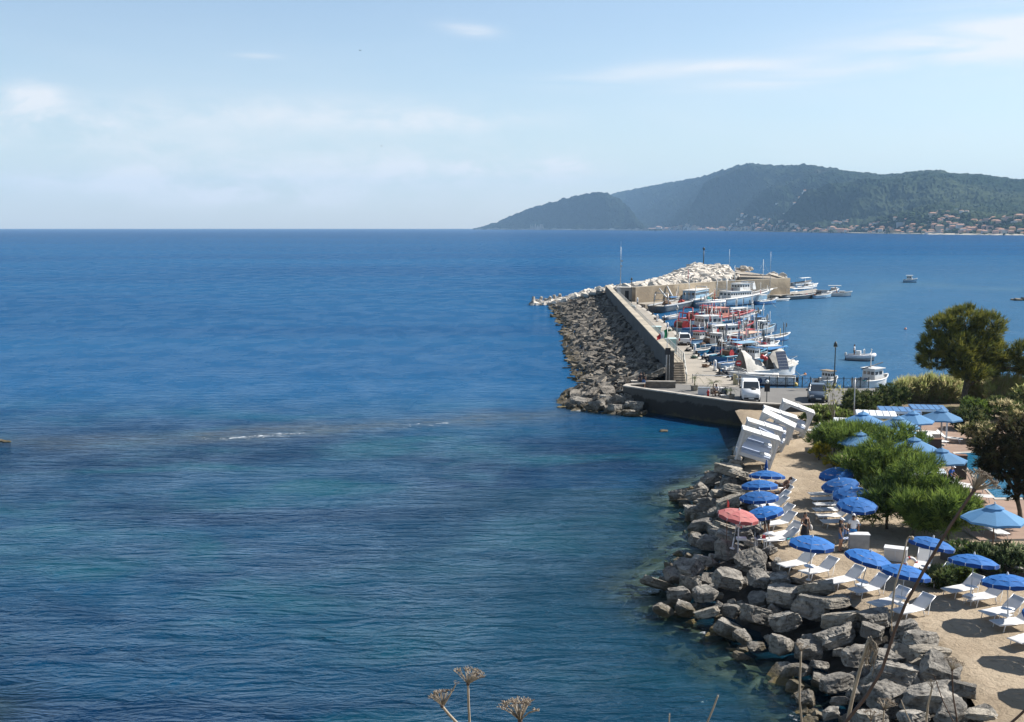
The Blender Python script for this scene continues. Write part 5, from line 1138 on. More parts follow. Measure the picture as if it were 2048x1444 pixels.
# --- near white boats
t, L, dz = boat('white fishing boat tented with pale tarps and a solar panel', (1480, 760), (1590, 752), 2.9, 1.1, 1.8, bW, bB, bW)
tp = MB(); vs = []
for i in range(15):
    s = i / 14; x = -.5 * L + s * .98 * L; ph = dz(x) + 1.9 + .7 * math.cos(s * 9) * (1 - s * .5) - (1.1 if s > .85 else .2 * s)
    for j in range(9):
        a = (j / 8 - .5) * 2; vs.append((x, a * 1.4 * (1 - .45 * max(0, s - .6) * 2.4), dz(x) + .1 + (ph - dz(x)) * (1 - abs(a) ** 1.5) + .08 * math.sin(s * 40 + j)))
tp.add(vs, [(i * 9 + j, (i + 1) * 9 + j, (i + 1) * 9 + j + 1, i * 9 + j + 1) for i in range(14) for j in range(8) if not (5 <= i <= 6)], m_tarpw, True); tp.build('tarpaulin', t)
mb = MB(); Mx = Matrix.Translation((.10 * L, -1.55, dz(0) + 1.25)) @ Matrix.Rotation(R(68), 4, 'X'); mb.box((0, 0, 0), (1.45, 2.3, .05), m_solar, M=Mx); s_ = mb.build('solar_panel', t); mb = MB()
for k in range(7): mb.box((0, -1.1 + k * .36, .028), (1.45, .02, .008), m_steel, M=Mx)
mb.build('frame', s_); mast(t, -.02 * L, dz(0), 3.2, bW, False); mb = MB(); mb.box((.0, 0, dz(0) + 2.9), (2.6, 1.5, .10), bW); mb.build('hard_top', t); mb = MB(); mb.sphere((-.18 * L, -.7, dz(0) + 1.7), .3, bR, 7); mb.sphere((-.13 * L, -.8, dz(0) + 1.5), .27, bR, 7); mb.build('float', t); prow_rail(t, L, 2.6, 1.7)
t, L, dz = boat('low white motorboat alongside the landing with dark blue fenders', (1590, 771), (1462, 766), 2.3, .95, 1.35, bW, bN, bW, 'motorboat', 'motorboat', rake=.14)
mb = MB(); mb.box((.06 * L, 0, dz(0) + .22), (.46 * L, 1.5, .42), bW, taper=.75, tx=.9); mb.build('coach_roof', t); mb = MB(); mb.box((.12 * L, -.66, dz(0) + .24), (.3 * L, .03, .14), m_glass); mb.box((.12 * L, .66, dz(0) + .24), (.3 * L, .03, .14), m_glass); mb.build('window', t)
for k in (0.0, .10): mb = MB(); mb.sphere((k * L - .5, 1.22, .55), .23, bN, 7, (1, .8, 1.4)); mb.build('fender', t)
prow_rail(t, L, 2.0, 1.25); outboard(t, L); mb = MB(); mb.box((-.2 * L, 0, dz(0) + .25), (.6, 1.5, .4), M('pale_seat', (.6, .58, .55))); mb.build('seat', t)
# --- the jetty end
GJ = 'boats at the end of the outer arm'
t, L, dz = boat('white motorboat with a raised white canopy, outermost at the jetty', (1656, 592.5), (1702, 593), 2.4, .8, 1.4, bW, bB, bW, 'motorboat', 'motorboat', GJ)
mb = MB(); mb.tube([(-.1 * L, 0, dz(0)), (-.22 * L, 0, dz(0) + 2.0)], .13, bP, 6); mb.build('mast', t); mb = MB(); mb.box((-.22 * L, 0, dz(0) + 2.05), (3.2, 1.8, .12), bW); mb.build('canopy', t); cabin(t, .12 * L, dz(0), .25 * L, 1.5, .6, bW)
t, L, dz = boat('dark open fishing boat under a flat white canopy at the jetty', (1562, 600), (1634, 596), 3.0, .9, 1.5, bD, bN, bG, grp=GJ); awning(t, 0, dz(0), .52 * L, 2.6, 2.0, bW); details(t, L, 3, dz, 20); heap(t, -.2 * L, 0, dz(0), .7, m_net1, 15); heap(t, .2 * L, 0, dz(0), .6, m_net2, 16); mast(t, .36 * L, dz(2), 2.4)
t, L, dz = boat('white inflatable dinghy in front of the dark open boat', (1543, 603), (1578, 601.5), 1.7, .45, .6, bW, bG, bW, 'dinghy', 'dinghy', GJ); outboard(t, L); mb = MB(); mb.box((-.2 * L, 0, dz(0) + .35), (.5, .6, .6), bW); mb.build('console', t)
t, L, dz = boat('pale grey cabin boat between the dark open boat and the outermost boat', (1624, 597.5), (1662, 595), 2.4, .85, 1.3, bLB, bN, bW, grp=GJ); cabin(t, 0, dz(0), .32 * L, 1.7, 1.2, bG, bD); outboard(t, L); details(t, L, 2.4, dz, 21)
t, L, dz = boat('navy boat with a white bow shield lying at the jetty tip', (1640, 590), (1676, 587), 2.2, .75, 1.3, bN, bN, bW, grp=GJ); cabin(t, .28 * L, dz(1), .16 * L, 1.3, .9, bW); outboard(t, L); details(t, L, 2.2, dz, 22)
t, L, dz = boat('small boat with a white awning behind the jetty', (1584, 572), (1622, 568), 2.4, .8, 1.2, bW, bN, bD, grp=GJ); awning(t, .1 * L, dz(0), .5 * L, 2.0, 1.6, bW); outboard(t, L)
t, L, dz = boat('low white boat tied behind the jetty wall', (1600, 579), (1634, 574), 2.2, .7, 1.1, bW, bN, bW, grp=GJ); cabin(t, 0, dz(0), .3 * L, 1.4, .8, bW); mast(t, -.2 * L, dz(0), 2.2)
t, L, dz = boat('white sailboat with a long bowsprit right of the largest trawler', (1486, 598), (1556, 596), 2.6, .9, 1.4, bW, bN, bW, 'sailboat', 'sailboat', GJ); cabin(t, -.05 * L, dz(0), .3 * L, 1.7, .7, bW); mast(t, .05 * L, dz(0), 9.0); mb = MB(); mb.tube([(.42 * L, 0, dz(3)), (.72 * L, 0, dz(3) + .7)], .09, bW, 6); mb.build('bowsprit', t)
t, L, dz = boat('brown decked boat under a tan awning below the tan wall', (1548, 597), (1592, 592), 2.6, .8, 1.2, bG, bN, bW, grp=GJ); awning(t, 0, dz(0), .6 * L, 2.2, 1.9, M('tan_awning', (.45, .37, .28), .9)); details(t, L, 2.6, dz, 24)
# --- under way and at the landing
t, L, dz = boat('white boat with a hard top motoring alone across the bay', (1806, 564.5), (1833, 565), 2.4, .8, 1.4, bLB, bN, bW, 'motorboat', 'motorboat', None); cabin(t, -.02 * L, dz(0), .42 * L, 1.8, 1.5, bW, over=.25); details(t, L, 2.4, dz, 30)
t, L, dz = boat('pale grey rigid inflatable boat crossing the harbour', (1694, 719), (1748, 722), 2.0, .35, .75, bG, bN, None, 'inflatable boat', 'inflatable_boat', None)
mb = MB()
for s_ in (-1, 1): mb.tube([(-.5 * L, s_ * .85, .5), (.15 * L, s_ * .9, .55), (.38 * L, s_ * .6, .7), (.52 * L, 0, .85)], .26, M('rib_tube', (.55, .57, .60), .6), 8)
mb.build('tube', t); mb = MB(); mb.box((-.08 * L, 0, .85), (.6, .7, .9), bW); mb.build('console', t); mb = MB(); mb.tube([(.12 * L, -.5, .6), (.12 * L, -.5, 1.5), (.12 * L, .5, 1.5), (.12 * L, .5, .6)], .04, bW, 6); mb.build('roll_bar', t); outboard(t, L, bW); RIB = (t, L)
t, L, dz = boat('white boat with a square cabin at the landing behind the reeds', (1716, 778), (1772, 770), 2.4, .9, 1.3, bW, bN, bW); cabin(t, .02 * L, dz(0), .34 * L, 1.7, 1.35, bW, over=.2); mast(t, -.08 * L, dz(0) + 1.3, 2.2); details(t, L, 2.4, dz, 31); mb = MB(); mb.tube([(-.4 * L, 0, dz(0) + 1.4), (.35 * L, 0, dz(0) + 1.9)], .06, m_black, 5); mb.build('boom', t)
t, L, dz = boat('small white boat with a brown hatch behind the harbour railing', (1634, 777), (1672, 773), 2.0, .9, 1.2, bW, bN, bW); cabin(t, .1 * L, dz(0), .3 * L, 1.4, 1.1, bW, M('brown_hatch', (.25, .19, .12))); outboard(t, L)
for (u, v, r_, m, lab) in [(1811, 659, .22, bS, 'pink mooring buoy floating in the harbour'), (1591, 772, .28, bY, 'pale yellow buoy by the landing railing'), (1327, 862, .0, None, ''), (1610, 750, .18, bO, 'orange buoy off the tented boat')]:
    if m is None: continue
    mb = MB(); mb.sphere((0, 0, r_ * .5), r_, m, 10); mb.lathe([(.05, r_ * 1.4), (.07, r_ * 1.6), (0, r_ * 1.75)], m_black, n=8); tag(mb.build('buoy', None, G(u, v, 0)), lab, 'buoy')
# mooring lines
for (u0, v0, z0, u1, v1, z1, lab) in [(1590, 742, 1.5, 1612, 749, 0, 'mooring line from the bow of the tented boat'), (1541, 600, 2.4, 1552, 614, 0, 'anchor line hanging from the bow of the largest trawler')]:
    a, b = G(u0, v0, z0), G(u1, v1, z1); mb = MB(); mb.tube([(0, 0, 0), ((b - a) * .5 - Vector((0, 0, .3))), b - a], .03, m_rope, 5); tag(mb.build('mooring_line', None, a), lab, 'rope')
# low rocks out in the bay
for k, (u, v, w, h_) in enumerate([(2026, 599, 1.6, .5), (2037, 599, 2.6, .9), (2050, 598.5, 3.0, 1.0), (2066, 598, 3.2, .9)]):
    put(SLAB[k], 'islet_rock', G(u, v, .25), w * 1.3, (.1, .1, .4 * k), ['tiny flat rock at the left tip of the low islet', 'low pale rock second in the islet off the bay', 'long pale rock on the islet at the picture edge', 'last rock of the islet beyond the picture edge'][k], 'rock', 'rocks of the low islet in the bay')
put(SLAB[2], 'islet_rock', G(1328, 862, .05), 1.0, (.1, 0, .3), 'single dark rock breaking the surface below the quay wall', 'rock')
for k, (u, v, w) in enumerate([(2, 883, 1.5), (14, 884, 1.0), (-12, 882, 1.6)]): put(SLAB[k + 3], 'reef_rock', G(u, v, .0), w, (.05, .05, .2 * k), ['low brown reef rock at the left edge of the sea', 'smaller reef rock right of the low brown one', 'reef rock just outside the left edge'][k], 'rock', 'rocks of the reef')
# ================================================================== VEGETATION
def leafm(n, c, t=.35): return M(n, c, .75, .25, 1.2, spec=.15, transl=t)
def tufts(blobs, ntuft, nblade, ln, wd, mats, seed, up=.5, inner=.55, spread=.55, wts=None):
    q = random.Random(seed); vol = [b[1][0] * b[1][1] + b[1][0] * b[1][2] for b in blobs]; V = []; F = []; MI = []
    for _ in range(ntuft):
        c, r = q.choices(blobs, vol)[0]; d = Vector((q.gauss(0, 1), q.gauss(0, 1), q.gauss(0, 1))).normalized()
        rad = inner + (1 - inner) * q.random() ** .6; p = Vector((c[0] + d.x * r[0] * rad, c[1] + d.y * r[1] * rad, c[2] + d.z * r[2] * rad))
        mi = q.choices(range(len(mats)), wts)[0] if wts else q.randrange(len(mats)); base = (d * .7 + Vector((0, 0, up))).normalized()
        for _b in range(nblade):
            e = (base + Vector((q.gauss(0, spread), q.gauss(0, spread), q.gauss(0, spread)))).normalized(); l = ln * q.uniform(.5, 1.15)
            s = e.cross(Vector((q.gauss(0, 1), q.gauss(0, 1), q.gauss(0, 1)))).normalized() * wd * q.uniform(.6, 1.2)
            o = p + Vector((q.gauss(0, .12), q.gauss(0, .12), q.gauss(0, .12))) * ln; k = len(V)
            V += [tuple(o - s * .5), tuple(o + s * .5), tuple(o + e * l * .6 + s * .35), tuple(o + e * l), tuple(o + e * l * .6 - s * .35)]; F.append((k, k + 1, k + 2, k + 3, k + 4)); MI.append(mi)
    return V, F, MI
def crown(parent, blobs, ntuft, nblade, ln, wd, mats, seed, name='crown', **kw):
    V, F, MI = tufts(blobs, ntuft, nblade, ln, wd, mats, seed, **kw)
    me = bpy.data.meshes.new(name); me.from_pydata(V, [], F)
    for m in mats: me.materials.append(m)
    me.polygons.foreach_set('material_index', MI); me.update(); o = bpy.data.objects.new(name, me); COL.objects.link(o); o.parent = parent; return o
def trunk(parent, base_r, h, limbs, m, seed, lean=(0, 0), name='trunk'):
    q = random.Random(seed); mb = MB(); top = Vector((lean[0], lean[1], h)); mb.tube([(0, 0, -.2), (lean[0] * .3 + q.uniform(-.08, .08), lean[1] * .3, h * .4), top], base_r, m, 8, base_r * .6)
    for e in limbs:
        e = Vector(e); s = Vector((lean[0] * .6, lean[1] * .6, h * q.uniform(.55, .95))); mid = s.lerp(e, .5) + Vector((q.uniform(-.15, .15), q.uniform(-.15, .15), q.uniform(-.1, .3))) * (e - s).length * .3
        mb.tube([s, mid, e], base_r * .5, m, 6, base_r * .12)
    return mb.build(name, parent)
m_bark = M('bark', (.10, .08, .06), .95, .3, 4, .6, 12, .04); m_barkg = M('grey_bark', (.22, .20, .17), .95, .3, 4, .6, 12, .04)
tam = [leafm('tamarisk_light', (.20, .27, .055)), leafm('tamarisk_mid', (.12, .18, .04)), leafm('tamarisk_dark', (.055, .085, .025))]
pin = [leafm('pine_light', (.21, .205, .04)), leafm('pine_mid', (.11, .13, .032)), leafm('pine_dark', (.04, .055, .02))]
dark = [leafm('bush_dark', (.045, .066, .025)), leafm('bush_mid', (.09, .125, .04)), leafm('bush_olive', (.15, .165, .065))]
reed = [leafm('reed_green', (.36, .42, .16), .6), leafm('reed_straw', (.46, .40, .23), .6), leafm('reed_olive', (.44, .42, .18), .6)]
rus = [leafm('dark_tree_leaf', (.04, .04, .02), .3), leafm('dark_tree_brown', (.075, .058, .03), .3), leafm('dark_tree_olive', (.085, .085, .035), .3)]
def shrub(label, u, v, wm, hm, mats, seed, name='tamarisk_shrub', cat='shrub', grp=None, z=ZQ, n=420, nb=13, ln=.55, wd=.05, lift=.22, up=.7, depth=.8, bark=None, **kw):
    p = G(u, v, z); t = thing(name, label, cat, p, 0, grp); q = random.Random(seed); bl = []
    for k in range(9):
        a = q.uniform(0, 6.3); r = q.uniform(.15, .62); s = q.uniform(.28, .42)
        bl.append(((math.cos(a) * r * wm / 2, math.sin(a) * r * wm / 2 * depth, hm * (lift + .12 + q.uniform(.0, .62 - lift * .3) * (1 - r * .45)) + s * .2), (wm * s * .75, wm * s * .75 * depth, hm * s * .62)))
    crown(t, bl, n, nb, ln, wd, mats, seed, up=up, **kw); trunk(t, .05 + hm * .018, hm * (lift + .15), [(b[0][0], b[0][1], b[0][2]) for b in bl[:6]], bark or m_bark, seed); return t
TG = 'feathery tamarisk shrubs between beach and pool'
for k, (u, v, w_, h_, lab) in enumerate([(1668, 912, 3.6, 2.4, 'feathery tamarisk nearest the leaning cabanas, above the yellow flowers'), (1725, 930, 4.6, 3.0, 'feathery tamarisk behind the yellow flowers, below the white pergolas'), (1785, 945, 4.6, 3.3, 'tall tamarisk beside the row of pale parasols'), (1742, 1000, 5.0, 3.6, 'tamarisk overhanging the row of dark blue parasols'), (1800, 1005, 4.8, 3.4, 'broad tamarisk in the middle of the clump'), (1775, 1060, 3.8, 3.2, 'shady tamarisk behind the man in the white shirt'), (1842, 1060, 4.6, 3.6, 'bright green tamarisk left of the dark stem'), (1898, 1090, 3.4, 3.0, 'rightmost tamarisk above the round white life ring'), (1825, 1080, 3.0, 2.4, 'dark tamarisk right above the white chest')]):
    shrub(lab, u, v, w_, h_, tam, 50 + k, grp=TG, n=520, wts=[4, 4, 2] if k != 5 else [1, 3, 4])  # one shrub gets a darker leaf mix to stand in for shade
yel = [leafm('yellow_flower', (.42, .34, .03)), leafm('yellow_green', (.20, .21, .04))]
shrub('low shrub with yellow flowers at the edge of the sandy path', 1636, 921, 2.0, 1.3, yel, 70, 'flowering_shrub', n=170, nb=10, ln=.25, wd=.07, lift=.1); shrub('small yellow flowering shrub just above the first dark blue parasol on the right', 1668, 938, 1.6, 1.0, yel, 71, 'flowering_shrub', n=120, nb=10, ln=.25, wd=.07, lift=.1)
# pine
p = G(1928, 816, ZQ); t = thing('pine_tree', 'large round headed pine standing above the reeds', 'tree', p); k_ = 361 / 16.4
def pb(u, v, ru, rv, dy=0.0): x = (u - 1928) / k_; z = (816 - v) / k_; return ((x, dy, z), (ru / k_, ru / k_ * .9, rv / k_))
bl = [pb(1880, 655, 34, 26), pb(1925, 638, 40, 27, .5), pb(1968, 650, 34, 26), pb(1858, 690, 30, 26, -.4), pb(1900, 690, 40, 28, -1), pb(1950, 690, 46, 30), pb(1870, 722, 36, 18, .6), pb(1925, 738, 40, 18, -1.2), pb(1985, 706, 32, 28, .6), pb(2018, 728, 34, 20, 1), pb(2050, 705, 30, 22, .4), pb(2062, 735, 34, 16), pb(1965, 735, 34, 20, .4), pb(1906, 712, 30, 18, -1.6)]
crown(t, bl, 3400, 12, .58, .055, pin, 90, up=.75, inner=.55, wts=[5, 4, 2]); trunk(t, .36, 3.6, [b[0] for b in bl], m_bark, 91, (.25, 0))
# trees and bushes along the right
def reeds(label, u0, u1, v, h, seed, mats=reed, n=900):
    a, b = G(u0, v, ZQ), G(u1, v, ZQ); t = thing('reed_clump', label, 'reeds', a, 0, 'tall reeds behind the pool'); q = random.Random(seed); d = b - a; bls = []
    for k in range(int(d.length / .9) + 1): bls.append(((d.x * k * .9 / d.length, d.y + q.uniform(-.3, .3), h * .42), (.75, .6, h * .52 * q.uniform(.8, 1.15))))
    crown(t, bls, n, 9, .75, .055, mats, seed, 'leaves', up=1.6, inner=.2, spread=.4); mb = MB()
    for k in range(40): x = q.uniform(0, d.x); mb.tube([(x, q.uniform(-.3, .3), -.1), (x + q.uniform(-.2, .2), q.uniform(-.3, .3), h * q.uniform(.7, 1.1))], .018, reed[1], 4)
    st = mb.build('stalks', t); st['kind'] = 'stuff'
for k, (u0, u1, v, h, lab) in enumerate([(1803, 1838, 803, 2.2, 'straw coloured reeds beside the dark gap, left end of the reed belt'), (1842, 1880, 803, 2.4, 'reeds with a grey trunk standing in them'), (1884, 1922, 803, 2.3, 'grey green reeds left of the pine trunk'), (1940, 1985, 803, 2.5, 'reeds right of the pine trunk'), (1990, 2070, 815, 3.2, 'tall yellowish reeds at the right edge of the picture')]): reeds(lab, u0, u1, v, h, 100 + k)
RB = 'bushes around the pool garden'
for k, (u, v, w_, h_, ms, lab) in enumerate([(1728, 835, 3.6, 2.6, dark, 'dark rounded bush right of the slate blue car'), (1762, 830, 4.0, 3.0, dark, 'large dark bush above the white pergola'), (1790, 815, 3.0, 2.2, [dark[1], dark[2], reed[0]], 'olive green bush against the reeds'), (1698, 825, 2.2, 2.4, [dark[1], dark[2]], 'upright narrow bush at the edge of the asphalt'), (1645, 848, 3.6, 1.7, [dark[2], tam[1], reed[0]], 'thin pale green bush below the quay wall behind the last cabana'), (1690, 852, 2.6, 1.5, [tam[0], dark[2]], 'low bright bush in front of the quay wall'),
 (1958, 838, 3.4, 2.2, [tam[0], tam[1], dark[1]], 'bright green bush below the pine trunk'), (1990, 835, 3.2, 2.0, dark, 'dark bush right of the bright green one'), (1935, 860, 3.2, 2.4, dark, 'dark bush beside the farthest pale parasol'), (2020, 850, 4.0, 2.6, [dark[2], reed[1], dark[1]], 'brownish dry bush at the right edge'), (2052, 840, 3.2, 3.4, [dark[1], dark[2], reed[2]], 'tall mixed bush at the right picture edge'), (1960, 885, 3.0, 1.8, [dark[2], reed[1], rus[2]], 'rusty olive bush left of the dark tree')]):
    shrub(lab, u, v, w_, h_, ms, 120 + k, 'bush', 'bush', RB, n=380, nb=11, ln=.34, wd=.09, lift=.08, up=.5)
# sparse small tree in front of the car
p = G(1662, 862, ZQ); t = thing('sparse_tree', 'thin almost bare little tree below the slate blue car', 'tree', p); trunk(t, .07, 1.7, [(-.5, 0, 3.1), (.3, .2, 3.4), (.7, -.1, 3.0), (-.2, -.2, 3.6), (.1, 0, 3.9)], m_barkg, 140, (.25, 0)); crown(t, [((.1, 0, 3.1), (.9, .8, .9))], 60, 7, .22, .06, [reed[2], dark[2]], 141)
# dark tree at the right edge
p = G(2042, 1052, ZQ); t = thing('dark_tree', 'dark spreading tree leaning over the pool at the right edge', 'tree', p); kk = 590 / 16.4
def db(u, v, ru, rv, dy=0.): return (((u - 2042) / kk, dy, (1052 - v) / kk), (ru / kk, ru / kk, rv / kk))
bl = [db(2040, 872, 60, 40), db(1985, 900, 40, 28, -.3), db(1960, 890, 26, 16), db(2075, 900, 50, 50, .5), db(2010, 930, 44, 28, .2), db(2055, 945, 46, 36, -.3), db(1975, 930, 28, 12, .3), db(2030, 985, 22, 14)]
crown(t, bl, 1500, 12, .36, .07, rus, 150, up=.3, inner=.35, wts=[5, 3, 2]); trunk(t, .16, 2.2, [b[0] for b in bl], m_bark, 151, (-.5, 0))
# leafy hedge and low greens at the lower right
olea = [leafm('oleander_light', (.22, .25, .13)), leafm('oleander_mid', (.10, .14, .06)), leafm('oleander_dark', (.025, .04, .018))]
for k, (u, v, w_, h_, ms, lab) in enumerate([(1945, 1140, 2.4, 1.5, [tam[0], tam[1], olea[1]], 'low bright green bush above the second parasol from the right'), (1990, 1152, 2.8, 1.7, olea, 'leafy hedge plant left of the last parasol, pale pointed leaves'), (2040, 1160, 3.0, 1.9, olea, 'leafy hedge plant at the right edge above the last parasol'), (1868, 1175, 1.8, .9, dark, 'low dark bush behind the upright sun lounger'), (1905, 1165, 1.8, .9, [dark[1], tam[1]], 'small dark bush between the two right parasols')]): shrub(lab, u, v, w_, h_, ms, 160 + k, 'hedge_plant', 'hedge', None, n=330, nb=10, ln=.30, wd=.085, lift=.05, up=.4)

# ================================================================== POOL GARDEN
ZD = ZQ + .12
m_tile = M('terracotta_deck', (.26, .175, .128), .85, .15, .6, .3, 14, .01, col2=(.20, .135, .10))
dk = pts_px([(1690, 868), (1700, 845), (1900, 838), (1990, 850), (2120, 900), (2120, 1075), (1960, 1080), (1900, 1042), (1850, 1010), (1780, 950)], ZD)
mb = MB(); mb.prism([(p.x, p.y) for p in dk], ZQ - .3, ZD, m_tile, m_coping); structure(mb.build('pool_deck'), 'terracotta paving around the pool')
pl = pts_px([(1905, 905), (1985, 902), (2080, 940), (2080, 1000), (1990, 1000), (1955, 965)], ZD)
t = thing('swimming_pool', 'swimming pool half hidden behind the dark tree', 'pool', pl[0])
m_pw, nt, bs = newmat('pool_water_shaded'); bs.inputs['Base Color'].default_value = (.012, .11, .20, 1); bs.inputs['Roughness'].default_value = .06; bs.inputs['IOR'].default_value = 1.33; g_ = node(nt, 'ShaderNodeNewGeometry'); mk_bump(nt, mk_noise(nt, g_.outputs['Position'], 2.2, 3), .6, .1, bs)  # base colour darkened for the shade over the pool
cx = sum((p for p in pl), Vector()) / len(pl); mb = MB(); mb.prism([(p.x, p.y) for p in pl], ZD - .05, ZD + .035, m_coping); rel(mb.build('rim'), t); mb = MB(); mb.prism([(cx.x + (p.x - cx.x) * .93, cx.y + (p.y - cx.y) * .93) for p in pl], ZD, ZD + .045, m_pw); rel(mb.build('water'), t)
m_pbl = [M('parasol_pale_blue', (.10, .26, .48), .8, .06, .8, rv=.12, transl=.35), M('parasol_pale_edge', (.13, .30, .52), .8, .06, .8, rv=.12, transl=.35)]
m_pole = M('parasol_pole', (.50, .50, .49), .4, .1, 2, metal=.3); m_wood = M('brown_wood', (.16, .08, .045), .6, .25, 2)
def market_parasol():
    t = thing('market_parasol', '', 'parasol', (0, 0, 0), 0, 'pale blue parasols by the pool'); R_ = 1.55; zr = 2.05; za = 2.78; n = 8
    mb = MB(); mb.cyl((0, 0, 0), (0, 0, za), .032, m_wood, n=8); mb.build('pole', t); mb = MB(); mb.lathe([(.36, 0), (.36, .06), (.08, .09), (.06, .3), (0, .3)], m_conc, n=12); mb.build('base', t)
    cv = MB(); rim = [(math.cos(2 * math.pi * (k + .5) / n) * R_, math.sin(2 * math.pi * (k + .5) / n) * R_, zr) for k in range(n)]; mid = [(p[0] * .22, p[1] * .22, za - .20) for p in rim]
    for k in range(n):
        a, b, c, d = rim[k], rim[(k + 1) % n], mid[(k + 1) % n], mid[k]; m1 = ((a[0] + b[0]) * .49, (a[1] + b[1]) * .49, zr + .02)
        cv.add([a, m1, b, c, d, (a[0], a[1], zr - .1), (m1[0], m1[1], zr - .09), (b[0], b[1], zr - .1)], [(0, 1, 3, 4) if False else (0, 1, 4), (1, 3, 4), (1, 2, 3), (0, 5, 6, 1), (1, 6, 7, 2)], m_pbl[k % 2])
    cp = cv.build('canopy', t); vt = MB()
    for k in range(n):
        a, b = rim[k], rim[(k + 1) % n]; vt.add([(a[0] * .30, a[1] * .30, za - .17), (b[0] * .30, b[1] * .30, za - .17), (0, 0, za + .02)], [(0, 1, 2)], m_pbl[k % 2])
    vt.build('vent', cp); rb = MB()
    for k in range(n): rb.cyl((0, 0, zr + .15), rim[k], .012, m_wood, n=4)
    rb.build('ribs', t); fn = MB(); fn.lathe([(.03, za), (.05, za + .06), (0, za + .14)], m_whitepaint, n=8); fn.build('finial', t); return t
MPX = [(1727, 823, 'pale blue parasol in front of the first white pergola'), (1827, 822, 'pale blue parasol in front of the blue topped pergolas'), (1797, 832, 'third pale blue parasol of the left row, counting towards the camera'), (1793, 845, 'pale blue parasol in the middle of the left row, overlapped by its neighbour'), (1812, 858, 'fifth pale blue parasol, partly behind the tamarisk'), (1829, 874, 'nearest pale blue parasol of the left row, above the row of white loungers'), (1884, 896, 'pale blue parasol standing free on the terracotta paving'), (1884, 817, 'farthest pale blue parasol at the right, by the dark bush'), (1990, 1008, 'single pale blue parasol below the dark tree'), (1722, 852, 'pale blue parasol almost hidden behind the left tamarisk')]
proto = None
for k, (u, v, lab) in enumerate(MPX):
    p = G(u, v, ZD + 2.78); p.z = ZD
    if proto is None: proto = market_parasol(); o = proto
    else: o = copy_tree(proto)
    o.location = p; o.rotation_euler = (0, 0, .3 * k); o['label'] = lab
    if u == 1722: o.location.z -= .4
m_blueroof = M('blue_roof_fabric', (.08, .20, .40), .8, .1, 1.5, transl=.2)
m_curtain = M('white_curtain', (.72, .71, .69), .85, .05, 2, transl=.3)
def pergola(label, u, v, rz, w, d, h, roofm, curtains=True):
    p = G(u, v, ZD + h); p.z = ZD; t = thing('pergola', label, 'pergola', p, rz, 'pergolas around the pool')
    for sx_ in (-1, 1):
        for sy_ in (-1, 1): mb = MB(); mb.box((sx_ * (w / 2 - .06), sy_ * (d / 2 - .06), h / 2 - .06), (.12, .12, h - .12), m_whitepaint); mb.build('post', t)
    mb = MB()
    for s_ in (-1, 1): mb.box((0, s_ * (d / 2 - .05), h - .03), (w, .12, .16), m_whitepaint); mb.box((s_ * (w / 2 - .05), 0, h - .034), (.12, d - .2, .15), m_whitepaint)
    fr_ = mb.build('frame', t); mb = MB(); ns = 6
    for k in range(ns): mb.box((-w / 2 + (k + .5) * w / ns, 0, h + .07), (w / ns - .05, d - .06, .03), roofm)
    mb.build('roof', t)
    if curtains:
        for sx_ in (-1, 1):
            mb = MB(); vs = []
            for i in range(13): x = sx_ * (w / 2 - .14) - sx_ * .05 * i; vs += [(x, -d / 2 + .03 + .04 * math.sin(i * 2.1), h - .15), (x * .98, -d / 2 + .03 + .05 * math.sin(i * 2.1 + .5), .08)]
            mb.add(vs, [(2 * i, 2 * i + 2, 2 * i + 3, 2 * i + 1) for i in range(12)], m_curtain, True); mb.build('curtain', t)
    mb = MB(); mb.box((0, .2, .3), (w * .7, d * .6, .35), m_whitew); mb.build('daybed', t)
pergola('white pergola with open sides behind the first pale parasol', 1752, 828, R(-15), 2.9, 2.6, 2.3, m_whitepaint); pergola('lower white pergola at the left end of the pool garden', 1704, 843, R(-15), 2.6, 2.2, 2.0, m_whitepaint)
pergola('blue topped pergola, left of the two', 1798, 820, R(-12), 3.0, 2.4, 2.3, m_blueroof, False); pergola('blue topped pergola, right of the two', 1856, 816, R(-12), 2.6, 2.4, 2.4, m_blueroof, False); pergola('white pergola with glazed roof rising behind the tamarisk', 1848, 943, R(-14), 2.4, 1.4, 2.0, M('pergola_glaze', (.50, .56, .60), .3), False)
for (u, v, w_, d_, h_, lab) in [(1917, 957, .85, .5, 1.55, 'tall dark cabinet by the pool'), (1868, 902, .9, .5, .9, 'dark counter behind the free standing pale parasol')]:
    t = thing('cabinet', lab, 'cabinet', G(u, v, ZD), R(-8)); mb = MB(); mb.box((0, 0, h_ / 2), (w_, d_, h_), M('dark_cabinet', (.045, .035, .03), .6, .2, 2)); mb.build('body', t); mb = MB(); mb.box((-w_ * .24, -d_ / 2 - .012, h_ * .5), (w_ * .44, .02, h_ * .9), MATS['dark_cabinet']); mb.build('door', t); mb = MB(); mb.box((0, 0, h_ + .02), (w_ + .06, d_ + .06, .04), m_wood); mb.build('top', t)
# stone retaining wall between pool garden and beach
a_, b_ = G(1880, 1120, ZQ), G(2060, 1180, ZQ); t = thing('garden_wall', 'low grey wall behind the two right parasols', 'wall', a_); mb = MB(); mb.wallpath([a_, b_], .3, ZQ - .2, ZQ + .8, m_wallshade, m_coping, side=1); rel(mb.build('wall'), t); mb = MB(); mb.wallpath([a_ + Vector((0, -.04, 0)), b_ + Vector((0, -.04, 0))], .38, ZQ + .802, ZQ + .86, m_coping, side=1); rel(mb.build('cap'), t)

